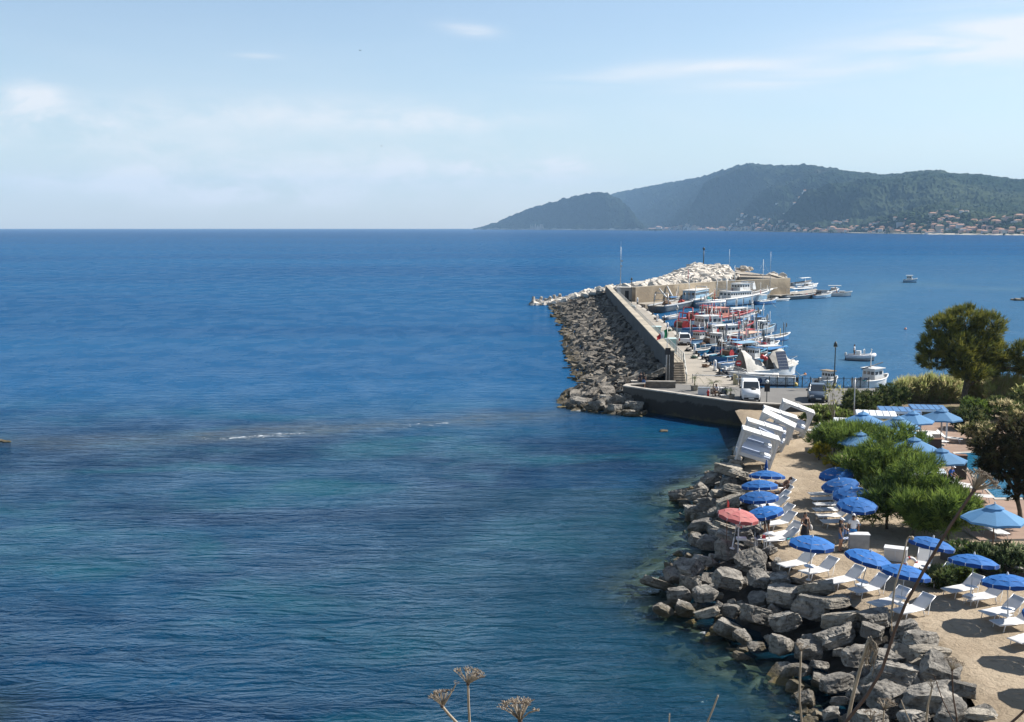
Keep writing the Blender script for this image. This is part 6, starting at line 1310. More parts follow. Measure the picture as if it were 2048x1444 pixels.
# ================================================================== BEACH FURNITURE
m_sling = M('white_sling', (.66, .65, .63), .7, .05, 2, rv=.06, transl=.25); m_alu = M('white_alu', (.64, .64, .64), .4, .05, 2, metal=.2)
def lounger():
    # head towards +X, seat 0.36 m high
    t = thing('sun_lounger', '', 'sun lounger', (0, 0, 0), 0, 'white sun loungers on the beach'); w = .34; fr_ = MB()
    for s_ in (-1, 1): fr_.tube([(-.97, s_ * w, .33), (.30, s_ * w, .35)], .022, m_alu, 6)
    fr_.tube([(-.97, -w, .33), (-.97, w, .33)], .022, m_alu, 6); fr_.tube([(.30, -w, .35), (.30, w, .35)], .02, m_alu, 6); fr_.build('frame', t)
    sm = MB(); sm.box((-.33, 0, .352), (1.25, .64, .018), m_sling); sm.build('seat', t)
    ang = R(38); bl_ = .74; Mx = Matrix.Translation((.31, 0, .36)) @ Matrix.Rotation(-ang, 4, 'Y'); b = MB(); b.box((bl_ / 2, 0, 0), (bl_, .62, .018), m_sling, M=Mx); bk = b.build('backrest', t); b = MB()
    for s_ in (-1, 1): b.tube([Mx @ Vector((0, s_ * w, 0)), Mx @ Vector((bl_ + .03, s_ * w, 0))], .022, m_alu, 6)
    b.tube([Mx @ Vector((bl_ + .01, -w, 0)), Mx @ Vector((bl_ + .01, w, 0))], .022, m_alu, 6); b.build('back_frame', bk)
    for x in (-.72, .22):
        for s_ in (-1, 1): l = MB(); l.tube([(x, s_ * w, .34), (x + (.10 if x > 0 else -.08), s_ * (w - .01), 0)], .02, m_alu, 6); l.build('leg', t)
    st = MB(); 
    for s_ in (-1, 1): st.tube([Mx @ Vector((.45, s_ * (w - .03), 0)), (.55, s_ * (w - .03), .06), (.25, s_ * (w - .03), .2)], .014, m_alu, 5)
    st.build('stay', t); return t
LP = None
def lounge(u, v, deg, lab, z=ZS, grp=None):
    global LP
    p = G(u, v, z)
    if LP is None: LP = lounger(); o = LP
    else: o = copy_tree(LP)
    o.location = p; o.rotation_euler = (0, 0, R(deg)); o['label'] = lab
    if grp: o['group'] = grp
    return o
LA = 27
NEAR = [(1594, 1139, LA, 'half shaded white lounger left of the nearest parasol pole'), (1638, 1153, LA, 'white lounger right below the nearest parasol by the rocks'), (1690, 1172, LA, 'shaded lounger left of the second near parasol pole'), (1738, 1190, LA, 'white lounger in full sun right of the second parasol pole'), (1778, 1217, LA, 'shaded lounger beside the third near parasol pole'), (1826, 1232, LA, 'white lounger in full sun nearest the rocks at the right'), (1846, 1140, 62, 'lounger behind the pole of the parasol beside the white chest'), (1878, 1168, 30, 'white lounger in the sun under the white chest parasol'), (1925, 1190, LA - 4, 'half shaded lounger under the second parasol from the right'), (1970, 1206, LA - 6, 'white lounger in the sun right of the second parasol from the right'), (2004, 1236, LA - 6, 'half shaded lounger under the rightmost parasol'), (2030, 1258, LA - 14, 'white lounger cut by the right edge below the last parasol'), (2062, 1290, LA, 'lounger corner at the right edge, lowest of all')]
for a in NEAR: lounge(*a)
UPL = [(1560, 1090, 12, 'white lounger with a turquoise towel beside the small white table'), (1572, 1078, 32, 'lounger with upright back just below the man in white under the parasol'), (1560, 1056, 28, 'white lounger in front of the leftmost dark blue parasol pole'), (1556, 1040, 24, 'lounger beneath the lowest parasol of the left row'), (1544, 1022, 14, 'white lounger in the third place of the left row'), (1548, 1010, 14, 'white lounger with a striped towel in the left row'), (1554, 999, 6, 'lounger of the lower sunbather'), (1560, 984, 8, 'lounger of the upper sunbather with bent knees')]
for a in UPL: lounge(*a, grp='loungers beneath the left row of parasols')
for k, (u, v) in enumerate([(1650, 998), (1655, 1008), (1661, 1019), (1661, 1030), (1668, 1042), (1678, 1054)]): lounge(u, v, 4, ['shaded lounger first in the right row, farthest from the camera', 'second shaded lounger of the right row', 'third shaded lounger of the right row', 'fourth shaded lounger of the right row', 'fifth shaded lounger of the right row', 'shaded lounger of the right row nearest the two people in caps'][k], grp='shaded loungers of the right row')
for k, (u, v) in enumerate([(1818, 897), (1822, 907), (1824, 917), (1828, 927), (1834, 937), (1840, 948)]): lounge(u, v, 176, ['farthest white lounger in the row below the pool parasols', 'second white lounger in the row below the pool parasols', 'third white lounger in the row below the pool parasols', 'fourth white lounger in the row below the pool parasols', 'fifth white lounger in the row below the pool parasols', 'nearest white lounger in the row below the pool parasols'][k], ZD, 'loungers on the pool paving')
lounge(1870, 888, 120, 'white lounger with raised back beside the dark counter', ZD, 'loungers on the pool paving'); lounge(1898, 884, 150, 'shaded lounger below the farthest pale parasol', ZD, 'loungers on the pool paving'); lounge(1905, 975, 135, 'lounger on which the man in blue sits', ZD, 'loungers on the pool paving'); lounge(1938, 985, 160, 'white lounger right of the man in blue', ZD, 'loungers on the pool paving'); lounge(1948, 1002, 170, 'white lounger below the dried flower head by the pool', ZD, 'loungers on the pool paving'); lounge(1985, 1070, 100, 'pale blue looking lounger in the shade of the single pale parasol', ZD, 'loungers on the pool paving')
m_blue = [M('parasol_blue', (.018, .135, .42), .75, .06, .8, rv=.16, transl=.30), M('parasol_blue_panel', (.022, .15, .45), .75, .06, .8, rv=.16, transl=.30), M('parasol_valance', (.010, .065, .26), .8, .05, 1, transl=.2)]
m_red_ = [M('parasol_red', (.52, .17, .165), .8, .06, 1, transl=.3), M('parasol_red_panel', (.58, .22, .205), .8, .06, 1, transl=.3), M('parasol_red_valance', (.40, .10, .10), .8, .06, 1, transl=.2)]
def beach_parasol(mats, R_=1.05, disk=True):
    t = thing('beach_parasol', '', 'parasol', (0, 0, 0), 0, 'dark blue beach parasols'); zr, za, n = 1.76, 2.08, 10
    mb = MB(); mb.cyl((0, 0, 0), (0, 0, za + .02), .020, m_pole, n=8); mb.build('pole', t); mb = MB(); mb.lathe([(.14, .0), (.12, .05), (.035, .07), (.035, .55), (.03, .6)], m_whitepaint, n=10); mb.build('base', t)
    cv = MB(); lv = MB(); pr = []
    for k in range(n): a = 2 * math.pi * k / n; pr.append((math.cos(a), math.sin(a)))
    rows = [(0.0, za), (.38, za - .055), (.72, za - .16), (1.0, zr)]
    for k in range(n):
        (c0, s0), (c1, s1) = pr[k], pr[(k + 1) % n]; cm, sm_ = (c0 + c1) / 2 * .985, (s0 + s1) / 2 * .985; m = mats[k % 2]
        for (f0, z0), (f1, z1) in zip(rows[:-1], rows[1:]):
            A = [(c0 * R_ * f0, s0 * R_ * f0, z0), (cm * R_ * f0, sm_ * R_ * f0, z0 - .012 * f0), (c1 * R_ * f0, s1 * R_ * f0, z0)]; B = [(c0 * R_ * f1, s0 * R_ * f1, z1), (cm * R_ * f1, sm_ * R_ * f1, z1 + .02 * f1), (c1 * R_ * f1, s1 * R_ * f1, z1)]
            cv.add(A + B, [(0, 3, 4, 1), (1, 4, 5, 2)], m, False)
        e = [(c0 * R_, s0 * R_, zr), (cm * R_, sm_ * R_, zr + .02), (c1 * R_, s1 * R_, zr)]; lo = [(x * 1.01, y * 1.01, z - h_) for (x, y, z), h_ in zip(e, (.13, .19, .13))]
        lv.add(e + lo, [(0, 3, 4, 1), (1, 4, 5, 2)], mats[2], False)
    co = cv.build('canopy', t); lv.build('valance', co); rb = MB()
    for k in range(n): rb.tube([(0, 0, za - .25), (pr[k][0] * R_ * .97, pr[k][1] * R_ * .97, zr - .02)], .008, m_alu, 4); rb.cyl((pr[k][0] * R_ * 1.0, pr[k][1] * R_ * 1.0, zr + .02), (pr[k][0] * R_ * 1.01, pr[k][1] * R_ * 1.01, zr - .12), .014, m_whitepaint, n=4)
    rb.build('ribs', t); fn = MB(); fn.lathe([(.05, za - .01), (.045, za + .04), (.02, za + .1), (0, za + .12)], m_whitepaint, n=8); fn.build('finial', t)
    if disk: d = MB(); d.lathe([(0, .655), (.27, .655), (.28, .67), (.27, .69), (0, .69)], m_whitepaint, n=16); d.build('table_top', t)
    return t
BP = [(1627, 1073, 'blue parasol over two loungers, first of the near row beside the rocks'), (1728, 1100, 'blue parasol second in the near row by the rocks'), (1808, 1131, 'blue parasol third in the near row, behind the dark stem'), (1859, 1075, 'blue parasol beside the white chest and life ring'), (1952, 1111, 'blue parasol in front of the low grey wall'), (2029, 1152, 'blue parasol cut by the right picture edge'),
 (1540, 942, 'farthest open blue parasol of the left row, over the sunbathers'), (1529, 961, 'second blue parasol of the left row'), (1529, 983, 'third blue parasol of the left row, behind the red one'), (1551, 1013, 'tilted blue parasol right next to the red parasol'), (1689, 935, 'farthest blue parasol of the right row, below the yellow flowers'), (1698, 956, 'second blue parasol of the right row under the tamarisk'), (1715, 974, 'third blue parasol of the right row under the tamarisk'), (1719, 995, 'nearest blue parasol of the right row, above the people in caps'), (2112, 1207, 'blue parasol outside the right edge casting its shadow on the sand'), (2160, 1268, 'second blue parasol outside the right edge casting its shadow')]
proto = None
for k, (u, v, lab) in enumerate(BP):
    p = G(u, v, ZS + 2.08); p.z = ZS
    if proto is None: proto = beach_parasol(m_blue); o = proto
    else: o = copy_tree(proto)
    o.location = p; o.rotation_euler = (R(1 + (k * 37 % 8)), R(3 + (k * 53 % 9)) if k != 9 else R(13), .37 * k); o['label'] = lab
    o.location.x -= .16; 
p = G(1466, 1017, ZS + 2.1); p.z = ZS; t = beach_parasol(m_red_, 1.06, False); t.location = p; t.rotation_euler = (R(4), R(8), .2); t['label'] = 'faded red parasol at the edge of the rocks'; t['group'] = ''; del t['group']
t = thing('closed_parasol', 'closed dark blue parasol behind the farthest open one', 'parasol', G(1531, 986, ZS)); mb = MB(); mb.cyl((0, 0, 0), (0, 0, 2.0), .02, m_pole, n=6); mb.build('pole', t); mb = MB(); mb.lathe([(.12, .9), (.15, 1.1), (.10, 1.7), (.03, 2.08), (0, 2.1)], m_blue[2], n=9); mb.build('canopy', t)
# small tables by the loungers
for k, (u, v, lab) in enumerate([(1722, 1187, 'small white table between the loungers of the second parasol'), (1803, 1226, 'small white table between the loungers of the third parasol'), (1939, 1208, 'small white stool between the loungers of the second parasol from the right'), (2010, 1248, 'small white table below the rightmost parasol')]):
    t = thing('side_table', lab, 'table', G(u, v, ZS), R(38), 'small tables between the loungers'); mb = MB(); mb.box((0, 0, .40), (.44, .40, .03), m_whitepaint); mb.build('table_top', t)
    for sx_ in (-1, 1):
        for sy_ in (-1, 1): mb = MB(); mb.cyl((sx_ * .18, sy_ * .16, 0), (sx_ * .18, sy_ * .16, .385), .016, m_alu, n=6); mb.build('leg', t)
t = thing('folding_table', 'small white folding table with things on it by the rocks', 'table', G(1521, 1101, ZS), R(5)); mb = MB(); mb.box((0, 0, .62), (.55, .42, .03), m_whitepaint); mb.build('table_top', t)
for sx_ in (-1, 1):
    for sy_ in (-1, 1): mb = MB(); mb.cyl((sx_ * .23, sy_ * .16, 0), (sx_ * .25, sy_ * .18, .9 if sy_ > 0 else .6), .016, m_whitepaint, n=6); mb.build('leg', t)
for k, (x, c, lab) in enumerate([(-.12, M('bag_dark', (.05, .06, .09), .8), 'dark bag lying on the small folding table'), (.15, M('towel_red', (.40, .03, .04), .9), 'red cloth hanging at the small folding table')]):
    p = G(1521, 1101, ZS); mb = MB(); mb.box((0, 0, .08), (.2, .15, .16), c, taper=.6); tag(mb.build('small_bag' if k == 0 else 'cloth', None, p + Vector((x, 0, .64))), lab, 'bag' if k == 0 else 'towel')
mb = MB()
vs = [(-.2 + .1 * i, .14 * math.sin(i * 1.7 + j) * .3 + (j - 2) * .09, .02 + .05 * abs(math.sin(i * 2.1 + j * 1.3))) for i in range(5) for j in range(5)]
mb.add(vs, [(i * 5 + j, i * 5 + j + 1, i * 5 + j + 6, i * 5 + j + 5) for i in range(4) for j in range(4)], M('towel_turquoise', (.02, .22, .24), .95)); p = G(1581, 1093, ZS); tag(mb.build('towel', None, p + Vector((0, 0, .38))), 'turquoise towel crumpled on the lounger end by the folding table', 'towel')
mb = MB(); m_str = M('towel_stripe', (.55, .57, .6), .95); 
for i in range(8): mb.box((-.35 + i * .09, 0, .012), (.085, .6, .02), m_str if i % 2 else m_blue[2])
o = mb.build('towel', None, G(1558, 1008, ZS) + Vector((.32, .1, .60))); o.rotation_euler = (0, R(-38), R(14)); tag(o, 'blue and white striped towel over the back of a lounger', 'towel')
# life-saving post, ring, flags
m_ring = M('ring_white', (.70, .68, .66), .6); m_ringr = M('ring_red', (.48, .06, .05), .6)
def ring_mesh(mb, c, R_, r, Mx):
    n, k = 20, 8
    for i in range(n):
        a0, a1 = 2 * math.pi * i / n, 2 * math.pi * (i + 1) / n; vs = []
        for a in (a0, a1):
            for j in range(k): b = 2 * math.pi * j / k; vs.append(Mx @ Vector(((R_ + r * math.cos(b)) * math.cos(a), (R_ + r * math.cos(b)) * math.sin(a), r * math.sin(b))))
        mb.add(vs, [(j, (j + 1) % k, k + (j + 1) % k, k + j) for j in range(k)], m_ringr if i % 5 == 0 else m_ring, True)
t = thing('life_ring', 'white life ring leaning in the shade behind the third near parasol', 'life ring', G(1821, 1140, ZS)); mb = MB(); ring_mesh(mb, None, .27, .075, Matrix.Translation((0, 0, .32)) @ Matrix.Rotation(R(62), 4, 'X')); mb.build('ring', t); mb = MB(); mb.tube([(math.cos(a) * .36, math.sin(a) * .36 * .47, .32 + math.sin(a) * .32) for a in np.linspace(0, 6.28, 17)], .012, m_rope, 4); mb.build('rope', t)
t = thing('lifesaving_post', 'white post with a life ring and lamp at the rock edge under the red parasol', 'life ring', G(1476, 1096, ZS)); mb = MB(); mb.cyl((0, 0, -.4), (0, 0, 1.75), .035, m_whitepaint, n=8); mb.build('post', t); mb = MB(); ring_mesh(mb, None, .22, .06, Matrix.Translation((.06, -.1, 1.35)) @ Matrix.Rotation(R(75), 4, 'X')); mb.build('ring', t); mb = MB(); mb.box((.16, 0, .5), (.5, .35, .12), m_whitepaint); mb.build('shelf', t)
t = thing('flag_stick', 'thin pole with a small red pennant at the rock crest', 'flag', G(1453, 1092, 1.5)); mb = MB(); mb.cyl((0, 0, 0), (-.03, 0, 2.5), .018, m_wood, n=6); mb.build('pole', t); mb = MB(); mb.add([(0, 0, 2.5), (-.02, 0, 2.1), (.1, .04, 2.02), (.09, .04, 2.32)], [(0, 1, 2, 3)], m_ringr); mb.build('flag', t)
# counter, chest, chair
t = thing('counter', 'grey counter with papers on top beside the man in white', 'table', G(1717, 1100, ZS), R(-6)); mb = MB(); mb.box((0, 0, .42), (.95, .5, .84), M('counter_grey', (.30, .31, .32), .7)); mb.build('body', t); mb = MB(); mb.box((0, 0, .86), (1.02, .56, .04), m_whitepaint); mb.build('table_top', t); mb = MB(); mb.box((.2, -.05, .885), (.3, .2, .008), m_whitew, .4); mb.box((-.15, .05, .886), (.24, .3, .008), m_whitew, -.2); mb.build('papers', t)
t = thing('chest', 'white storage chest standing under the dark tamarisk', 'chest', G(1791, 1120, ZS), R(-24)); mb = MB(); mb.box((0, 0, .3), (1.05, .55, .6), m_whitepaint); mb.build('body', t); mb = MB(); mb.box((0, 0, .625), (1.1, .6, .05), m_whitepaint); mb.build('lid', t); mb = MB()
for x in (-.26, .26): mb.box((x, -.285, .3), (.46, .02, .48), m_whitew)
mb.build('door', t)
t = thing('folding_chair', 'folding chair with blue and white striped seat between the two people in caps', 'chair', G(1694, 1094, ZS), R(20)); mb = MB()
for s_ in (-1, 1): mb.tube([(s_ * .25, -.25, 0), (s_ * .25, .22, .45), (s_ * .25, .3, .95)], .018, m_alu, 5); mb.tube([(s_ * .23, .25, 0), (s_ * .23, -.2, .45)], .018, m_alu, 5)
mb.build('frame', t); mb = MB()
for k in range(6): mb.box((-.21 + k * .084, .02, .45), (.08, .42, .02), m_blue[0] if k % 2 else m_sling)
mb.build('seat', t); mb = MB()
for k in range(6): mb.box((-.21 + k * .084, .285, .76), (.08, .02, .34), m_blue[0] if k % 2 else m_sling)
mb.build('backrest', t)
for (u0, v0, u1, v1, lab, m, r_) in [(1707, 866, 1710, 757, 'tall slim grey pole at the left end of the pool garden', m_steel, .055), (1755, 930, 1755, 878, 'short grey pole rising out of the tamarisk', m_steel, .03)]:
    p = G(u0, v0, ZQ); q = AT(u1, v1, p.y); t = thing('pole', lab, 'pole', p); mb = MB(); mb.tube([(0, 0, 0), (q.x - p.x, 0, q.z - p.z)], r_, m, 6, r_ * .7); mb.build('shaft', t); mb = MB(); mb.sphere((q.x - p.x, 0, q.z - p.z), r_ * 1.2, m, 6); mb.build('cap', t)
# leaning cabanas
m_cab = M('cabana_white', (.58, .58, .58), .6, .04, 1.5); m_cabroof = M('cabana_roof', (.56, .56, .545), .8, .08, 2, transl=.1); m_mattshade = M('mattress', (.40, .46, .58), .85, .05, 2); m_matt2 = M('pillow_white', (.72, .72, .71), .9, .04, 2)  # mattress blue-grey paints the shading inside the white cabanas
def cabana():
    t = thing('cabana', '', 'cabana', (0, 0, 0), 0, 'white leaning cabanas at the water edge'); Wc, Dc, Hc, sh = 2.35, 1.6, 2.1, .0
    def S(x, y, z): return (x - Wc, y, z)
    for x in (0, Wc):
        for y in (0, Dc):
            mb = MB(); c = .07; mb.add([S(x - c, y - c, 0), S(x + c, y - c, 0), S(x + c, y + c, 0), S(x - c, y + c, 0), S(x - c, y - c, Hc), S(x + c, y - c, Hc), S(x + c, y + c, Hc), S(x - c, y + c, Hc)], [(0, 1, 5, 4), (1, 2, 6, 5), (2, 3, 7, 6), (3, 0, 4, 7)], m_cab); mb.build('post', t)
    mb = MB(); mb.box((-Wc / 2, Dc / 2 + sh * Hc, Hc + .04), (Wc + .24, Dc + .24, .05), m_cabroof); mb.box((-Wc / 2, Dc / 2 + sh * Hc, Hc + .09), (.06, Dc + .24, .03), m_cab)
    for x in (-Wc - .1, .1): mb.box((x, Dc / 2 + sh * Hc, Hc - .055), (.05, Dc + .2, .08), m_cab)
    for y in (-.1, Dc + .1): mb.box((-Wc / 2, y + sh * Hc, Hc - .06), (Wc + .14, .05, .09), m_cab)
    mb.build('roof', t)
    mb = MB(); z0 = .5
    for y in (.0, Dc): mb.box((-Wc / 2, y + sh * z0, z0), (Wc - .14, .09, .24), m_cab)
    for x in (-Wc, 0): mb.box((x, Dc / 2 + sh * z0, z0), (.085, Dc - .15, .235), m_cab)
    mb.build('bed_frame', t); mb = MB(); mb.box((-Wc / 2, Dc / 2 + sh * .7, .68), (Wc - .16, Dc - .1, .16), m_mattshade); mb.build('mattress', t)
    Mx = Matrix.Translation((-Wc / 2, Dc + sh * .8 - .1, .98)) @ Matrix.Rotation(R(-24), 4, 'X'); mb = MB(); mb.box((0, 0, -.08), (Wc - .3, .06, .36), m_mattshade, M=Mx); mb.build('backboard', t)
    mb = MB(); mb.box((-Wc * .20, Dc * .45 + sh * .75, .80), (.75, .9, .1), m_matt2, taper=.92); mb.build('pillow', t)
    for (x, y, dx, dy) in ((0, 0, .46, .0), (Wc, 0, -.46, 0), (Wc, Dc, -.26, 0), (0, Dc, .26, 0)):
        mb = MB(); vs = []; n = 9
        for i in range(n):
            for j in range(7): f = j / 6; wv = (1 - .75 * math.sin(f * math.pi * .9) ** .8 if f > .08 else 1); xx = x + dx * (i / (n - 1)) * wv * 1.3; vs.append(S(xx, y + .07 * math.sin(i * 2.2 + j * .5) * (.6 + .4 * f), Hc - .08 - f * (Hc - .12)))
        mb.add(vs, [(i * 7 + j, i * 7 + j + 1, i * 7 + j + 8, i * 7 + j + 7) for i in range(n - 1) for j in range(6)], m_curtain, True); mb.build('curtain', t)
    return t
proto = None
for k, (u, v, rz, roll, lab) in enumerate([(1538, 939, -9, 16, 'nearest leaning white cabana beside the flat slab'), (1545.5, 919, -9, 16, 'second leaning white cabana from the camera'), (1561, 905, -18, 24, 'third leaning white cabana, tilted more than its neighbours'), (1575, 890, -9, 17, 'fourth leaning white cabana, half hidden behind the third'), (1606, 876, -12, 20, 'farthest leaning white cabana next to the quay wall')]):
    p = G(u, v, ZS)
    if proto is None: proto = cabana(); o = proto
    else: o = copy_tree(proto)
    o.location = (p.x, p.y, ZS - .02); o.rotation_euler = (0, R(roll), R(rz)); o['label'] = lab
    a = R(rz); rgt = Vector((math.cos(a), math.sin(a), 0)); bck = Vector((-math.sin(a), math.cos(a), 0))
    for j, dy in enumerate((0, 1.5)):
        q = p - rgt * 2.3 * math.cos(R(roll)) + bck * dy; zt = ZS + 2.35 * math.sin(R(roll))
        put(FLAT[(k + j) % 6], 'slab_boulder', (q.x, q.y, zt - .24), 1.15, (0, R(roll) * .5, 1.3 * k + j), 'flat grey slab carrying the seaward %s leg of the %s' % ('front' if j == 0 else 'back', ['nearest cabana', 'second cabana', 'third cabana', 'fourth cabana', 'farthest cabana'][k]), 'boulder')
lounge(1622, 868, 10, 'white lounger behind the farthest cabana near the thin bush', ZS, 'loungers beside the cabanas'); 
t = thing('stool', 'white stool between the cabanas and the sandy path', 'stool', G(1577, 880, ZS), R(-40)); mb = MB(); mb.box((0, 0, .48), (.45, .45, .05), m_whitepaint); mb.build('seat', t)
for sx_ in (-1, 1):
    for sy_ in (-1, 1): mb = MB(); mb.box((sx_ * .19, sy_ * .19, .225), (.05, .05, .45), m_whitepaint); mb.build('leg', t)
# ================================================================== PEOPLE
m_skin = M('skin', (.34, .19, .125), .6, .06, 6); m_skint = M('skin_tanned', (.20, .10, .06), .6, .08, 6)
m_hair = M('dark_hair', (.03, .02, .015), .6, .2, 20); m_hairg = M('grey_hair', (.4, .38, .36), .7, .15, 20)
def skin_body(joints, edges, radii, mat, extra=None):
    me = bpy.data.meshes.new('tmp'); me.from_pydata([tuple(j) for j in joints], edges, []); o = bpy.data.objects.new('tmp', me); COL.objects.link(o)
    o.modifiers.new('s', 'SKIN'); ss = o.modifiers.new('u', 'SUBSURF'); ss.levels = 2; ss.render_levels = 2
    for i, r in enumerate(radii):
        sv = me.skin_vertices[0].data[i]; sv.radius = r if isinstance(r, tuple) else (r, r)
    me.skin_vertices[0].data[0].use_root = True
    dg = bpy.context.evaluated_depsgraph_get(); dg.update(); ev = o.evaluated_get(dg); out = bpy.data.meshes.new_from_object(ev)
    bpy.data.objects.remove(o); out.materials.clear(); out.materials.append(mat); return out
def person(label, loc, rz, h=1.72, pose='stand', skin=None, shirt=None, shorts=None, dress=None, hair=None, cap=None, hands=None, sleeve=.45, woman=False, arm_l=None, arm_r=None, bag=False, z_off=0.0, longhair=False):
    # faces local -Y
    skin = skin or m_skin; hair = hair or m_hair; k = h / 1.72; V = Vector
    t = thing('person', label, 'person', loc, rz); sw = .17 if woman else .195; hw = .095
    if pose == 'stand':
        J = dict(pel=V((0, 0, .95)), sp=V((0, .01, 1.13)), ch=V((0, .01, 1.33)), nk=V((0, .02, 1.49)), h0=V((0, 0, 1.57)), h1=V((0, -.01, 1.67)))
        for s, n in ((-1, 'r'), (1, 'l')):
            J['sh' + n] = V((s * sw, .015, 1.42)); J['el' + n] = V((s * (sw + .06), .03, 1.14)); J['wr' + n] = V((s * (sw + .07), -.07, .90))
            J['hp' + n] = V((s * hw, 0, .90)); J['kn' + n] = V((s * .105, -.03 if s > 0 else .0, .50)); J['an' + n] = V((s * .115, .03 if s > 0 else .07, .08)); J['to' + n] = V((s * .13, -.13 if s > 0 else -.09, .03))
    elif pose == 'sit':
        J = dict(pel=V((0, .05, .50)), sp=V((0, .03, .70)), ch=V((0, -.03, .90)), nk=V((0, -.07, 1.05)), h0=V((0, -.11, 1.12)), h1=V((0, -.14, 1.21)))
        for s, n in ((-1, 'r'), (1, 'l')):
            J['sh' + n] = V((s * sw, -.05, .97)); J['el' + n] = V((s * (sw + .05), -.16, .72)); J['wr' + n] = V((s * .12, -.38, .64))
            J['hp' + n] = V((s * hw, 0, .47)); J['kn' + n] = V((s * .15, -.42, .50)); J['an' + n] = V((s * .15, -.40, .09)); J['to' + n] = V((s * .16, -.58, .03))
    else:                                           # reclining on a lounger: head towards +Y
        J = dict(pel=V((0, 0, .50)), sp=V((0, .18, .56)), ch=V((0, .36, .70)), nk=V((0, .49, .82)), h0=V((0, .55, .88)), h1=V((0, .62, .95)))
        up = .30 if pose == 'recline_knee' else .04
        for s, n in ((-1, 'r'), (1, 'l')):
            J['sh' + n] = V((s * sw, .43, .75)); J['el' + n] = V((s * (sw + .09), .22, .55)); J['wr' + n] = V((s * (sw + .06), .0, .47))
            J['hp' + n] = V((s * hw, -.05, .48)); J['kn' + n] = V((s * .11, -.42, .48 + up * (1 if s > 0 else .5))); J['an' + n] = V((s * .11, -.74 if up < .2 else -.66, .45)); J['to' + n] = V((s * .12, -.82, .55))
    for nm, ov in (('l', arm_l), ('r', arm_r)):
        if ov: J['el' + nm] = V(ov[0]); J['wr' + nm] = V(ov[1])
    for q in J: J[q] = J[q] * k
    for n in 'lr': J['ha' + n] = J['wr' + n] + (J['wr' + n] - J['el' + n]).normalized() * .075 * k
    names = list(J); ix = {n: i for i, n in enumerate(names)}
    Rr = dict(pel=(.125, .105), sp=(.115, .09) if not woman else (.10, .085), ch=(.135, .10), nk=.052, h0=.072, h1=.082)
    for n in 'lr': Rr.update({'sh' + n: .058, 'el' + n: .042, 'wr' + n: .030, 'ha' + n: (.036, .022), 'hp' + n: .095, 'kn' + n: .058, 'an' + n: .040, 'to' + n: .034})
    ed = [('pel', 'sp'), ('sp', 'ch'), ('ch', 'nk'), ('nk', 'h0'), ('h0', 'h1')]
    for n in 'lr': ed += [('ch', 'sh' + n), ('sh' + n, 'el' + n), ('el' + n, 'wr' + n), ('wr' + n, 'ha' + n), ('pel', 'hp' + n), ('hp' + n, 'kn' + n), ('kn' + n, 'an' + n), ('an' + n, 'to' + n)]
    rad = [tuple(x * k for x in Rr[n]) if isinstance(Rr[n], tuple) else Rr[n] * k for n in names]
    me = skin_body([J[n] for n in names], [(ix[a], ix[b]) for a, b in ed], rad, skin)
    # head shape with brow, nose, chin, ears; fingers rooted in the palms
    bm = bmesh.new(); bm.from_mesh(me); hd = (J['h1'] - J['nk']).normalized(); face = V((0, -1, 0)) if pose != 'recline' and pose != 'recline_knee' else V((0, -.75, .66)); face = (face - hd * face.dot(hd)).normalized(); side = hd.cross(face)
    hc = J['h0'].lerp(J['h1'], .65)
    def blob(c, r, sc):
        g = bmesh.ops.create_icosphere(bm, subdivisions=2, radius=1.0)
        for v in g['verts']: v.co = c + side * v.co.x * r * sc[0] + face * v.co.y * r * sc[1] + hd * v.co.z * r * sc[2]
    blob(hc, .1 * k, (.78, .95, 1.18)); blob(hc + face * .098 * k - hd * .012 * k, .018 * k, (.7, 1, 1.3)); blob(hc + face * .06 * k - hd * .085 * k, .045 * k, (.8, .8, .7))
    for s in (-1, 1): blob(hc + side * s * .078 * k - face * .005, .024 * k, (.4, .8, 1.2))
    for n in 'lr':
        d = (J['ha' + n] - J['wr' + n]).normalized(); sd = d.cross(V((0, 1, .2))).normalized(); nn = d.cross(sd)
        for i, (o_, l_) in enumerate(((-.027, .062), (-.009, .074), (.009, .070), (.026, .055))):
            a = J['ha' + n] + sd * o_ * k - d * .01; b = a + (d * .55 + nn * .12) * l_ * k; c = b + (d * .35 + nn * .4) * l_ * k * .8
            mbx = MB(); mbx.tube([a, b, c], .0088 * k, skin, 5, .006 * k); base = [bm.verts.new(v) for v in mbx.v]
            for f in mbx.f:
                try: bm.faces.new([base[j] for j in f])
                except ValueError: pass
        a = J['wr' + n] + d * .02 * k + sd * .03 * k; mbx = MB(); mbx.tube([a, a + (d * .5 + sd * .6) * .045 * k, a + (d * .95 + sd * .55) * .07 * k], .0105 * k, skin, 5, .007 * k); base = [bm.verts.new(v) for v in mbx.v]
        for f in mbx.f: bm.faces.new([base[j] for j in f])
    for f in bm.faces: f.smooth = True
    body = bpy.data.meshes.new('body'); bm.to_mesh(body); bm.free(); body.materials.append(skin); bo = bpy.data.objects.new('body', body); COL.objects.link(bo); bo.parent = t
    # face features
    fm = MB()
    for s in (-1, 1): fm.sphere(hc + side * s * .032 * k + face * .088 * k + hd * .018 * k, .011 * k, m_black, 6)
    fm.build('eyes', bo) if False else None
    for s in (-1, 1): e = MB(); e.sphere(hc + side * s * .032 * k + face * .088 * k + hd * .018 * k, .011 * k, m_black, 6); e.build('eye', t)
    e = MB(); e.sphere(hc + face * .094 * k - hd * .058 * k, .02 * k, M('lips', (.35, .12, .10), .5), 6, (1, .35, .35)); e.build('mouth', t)
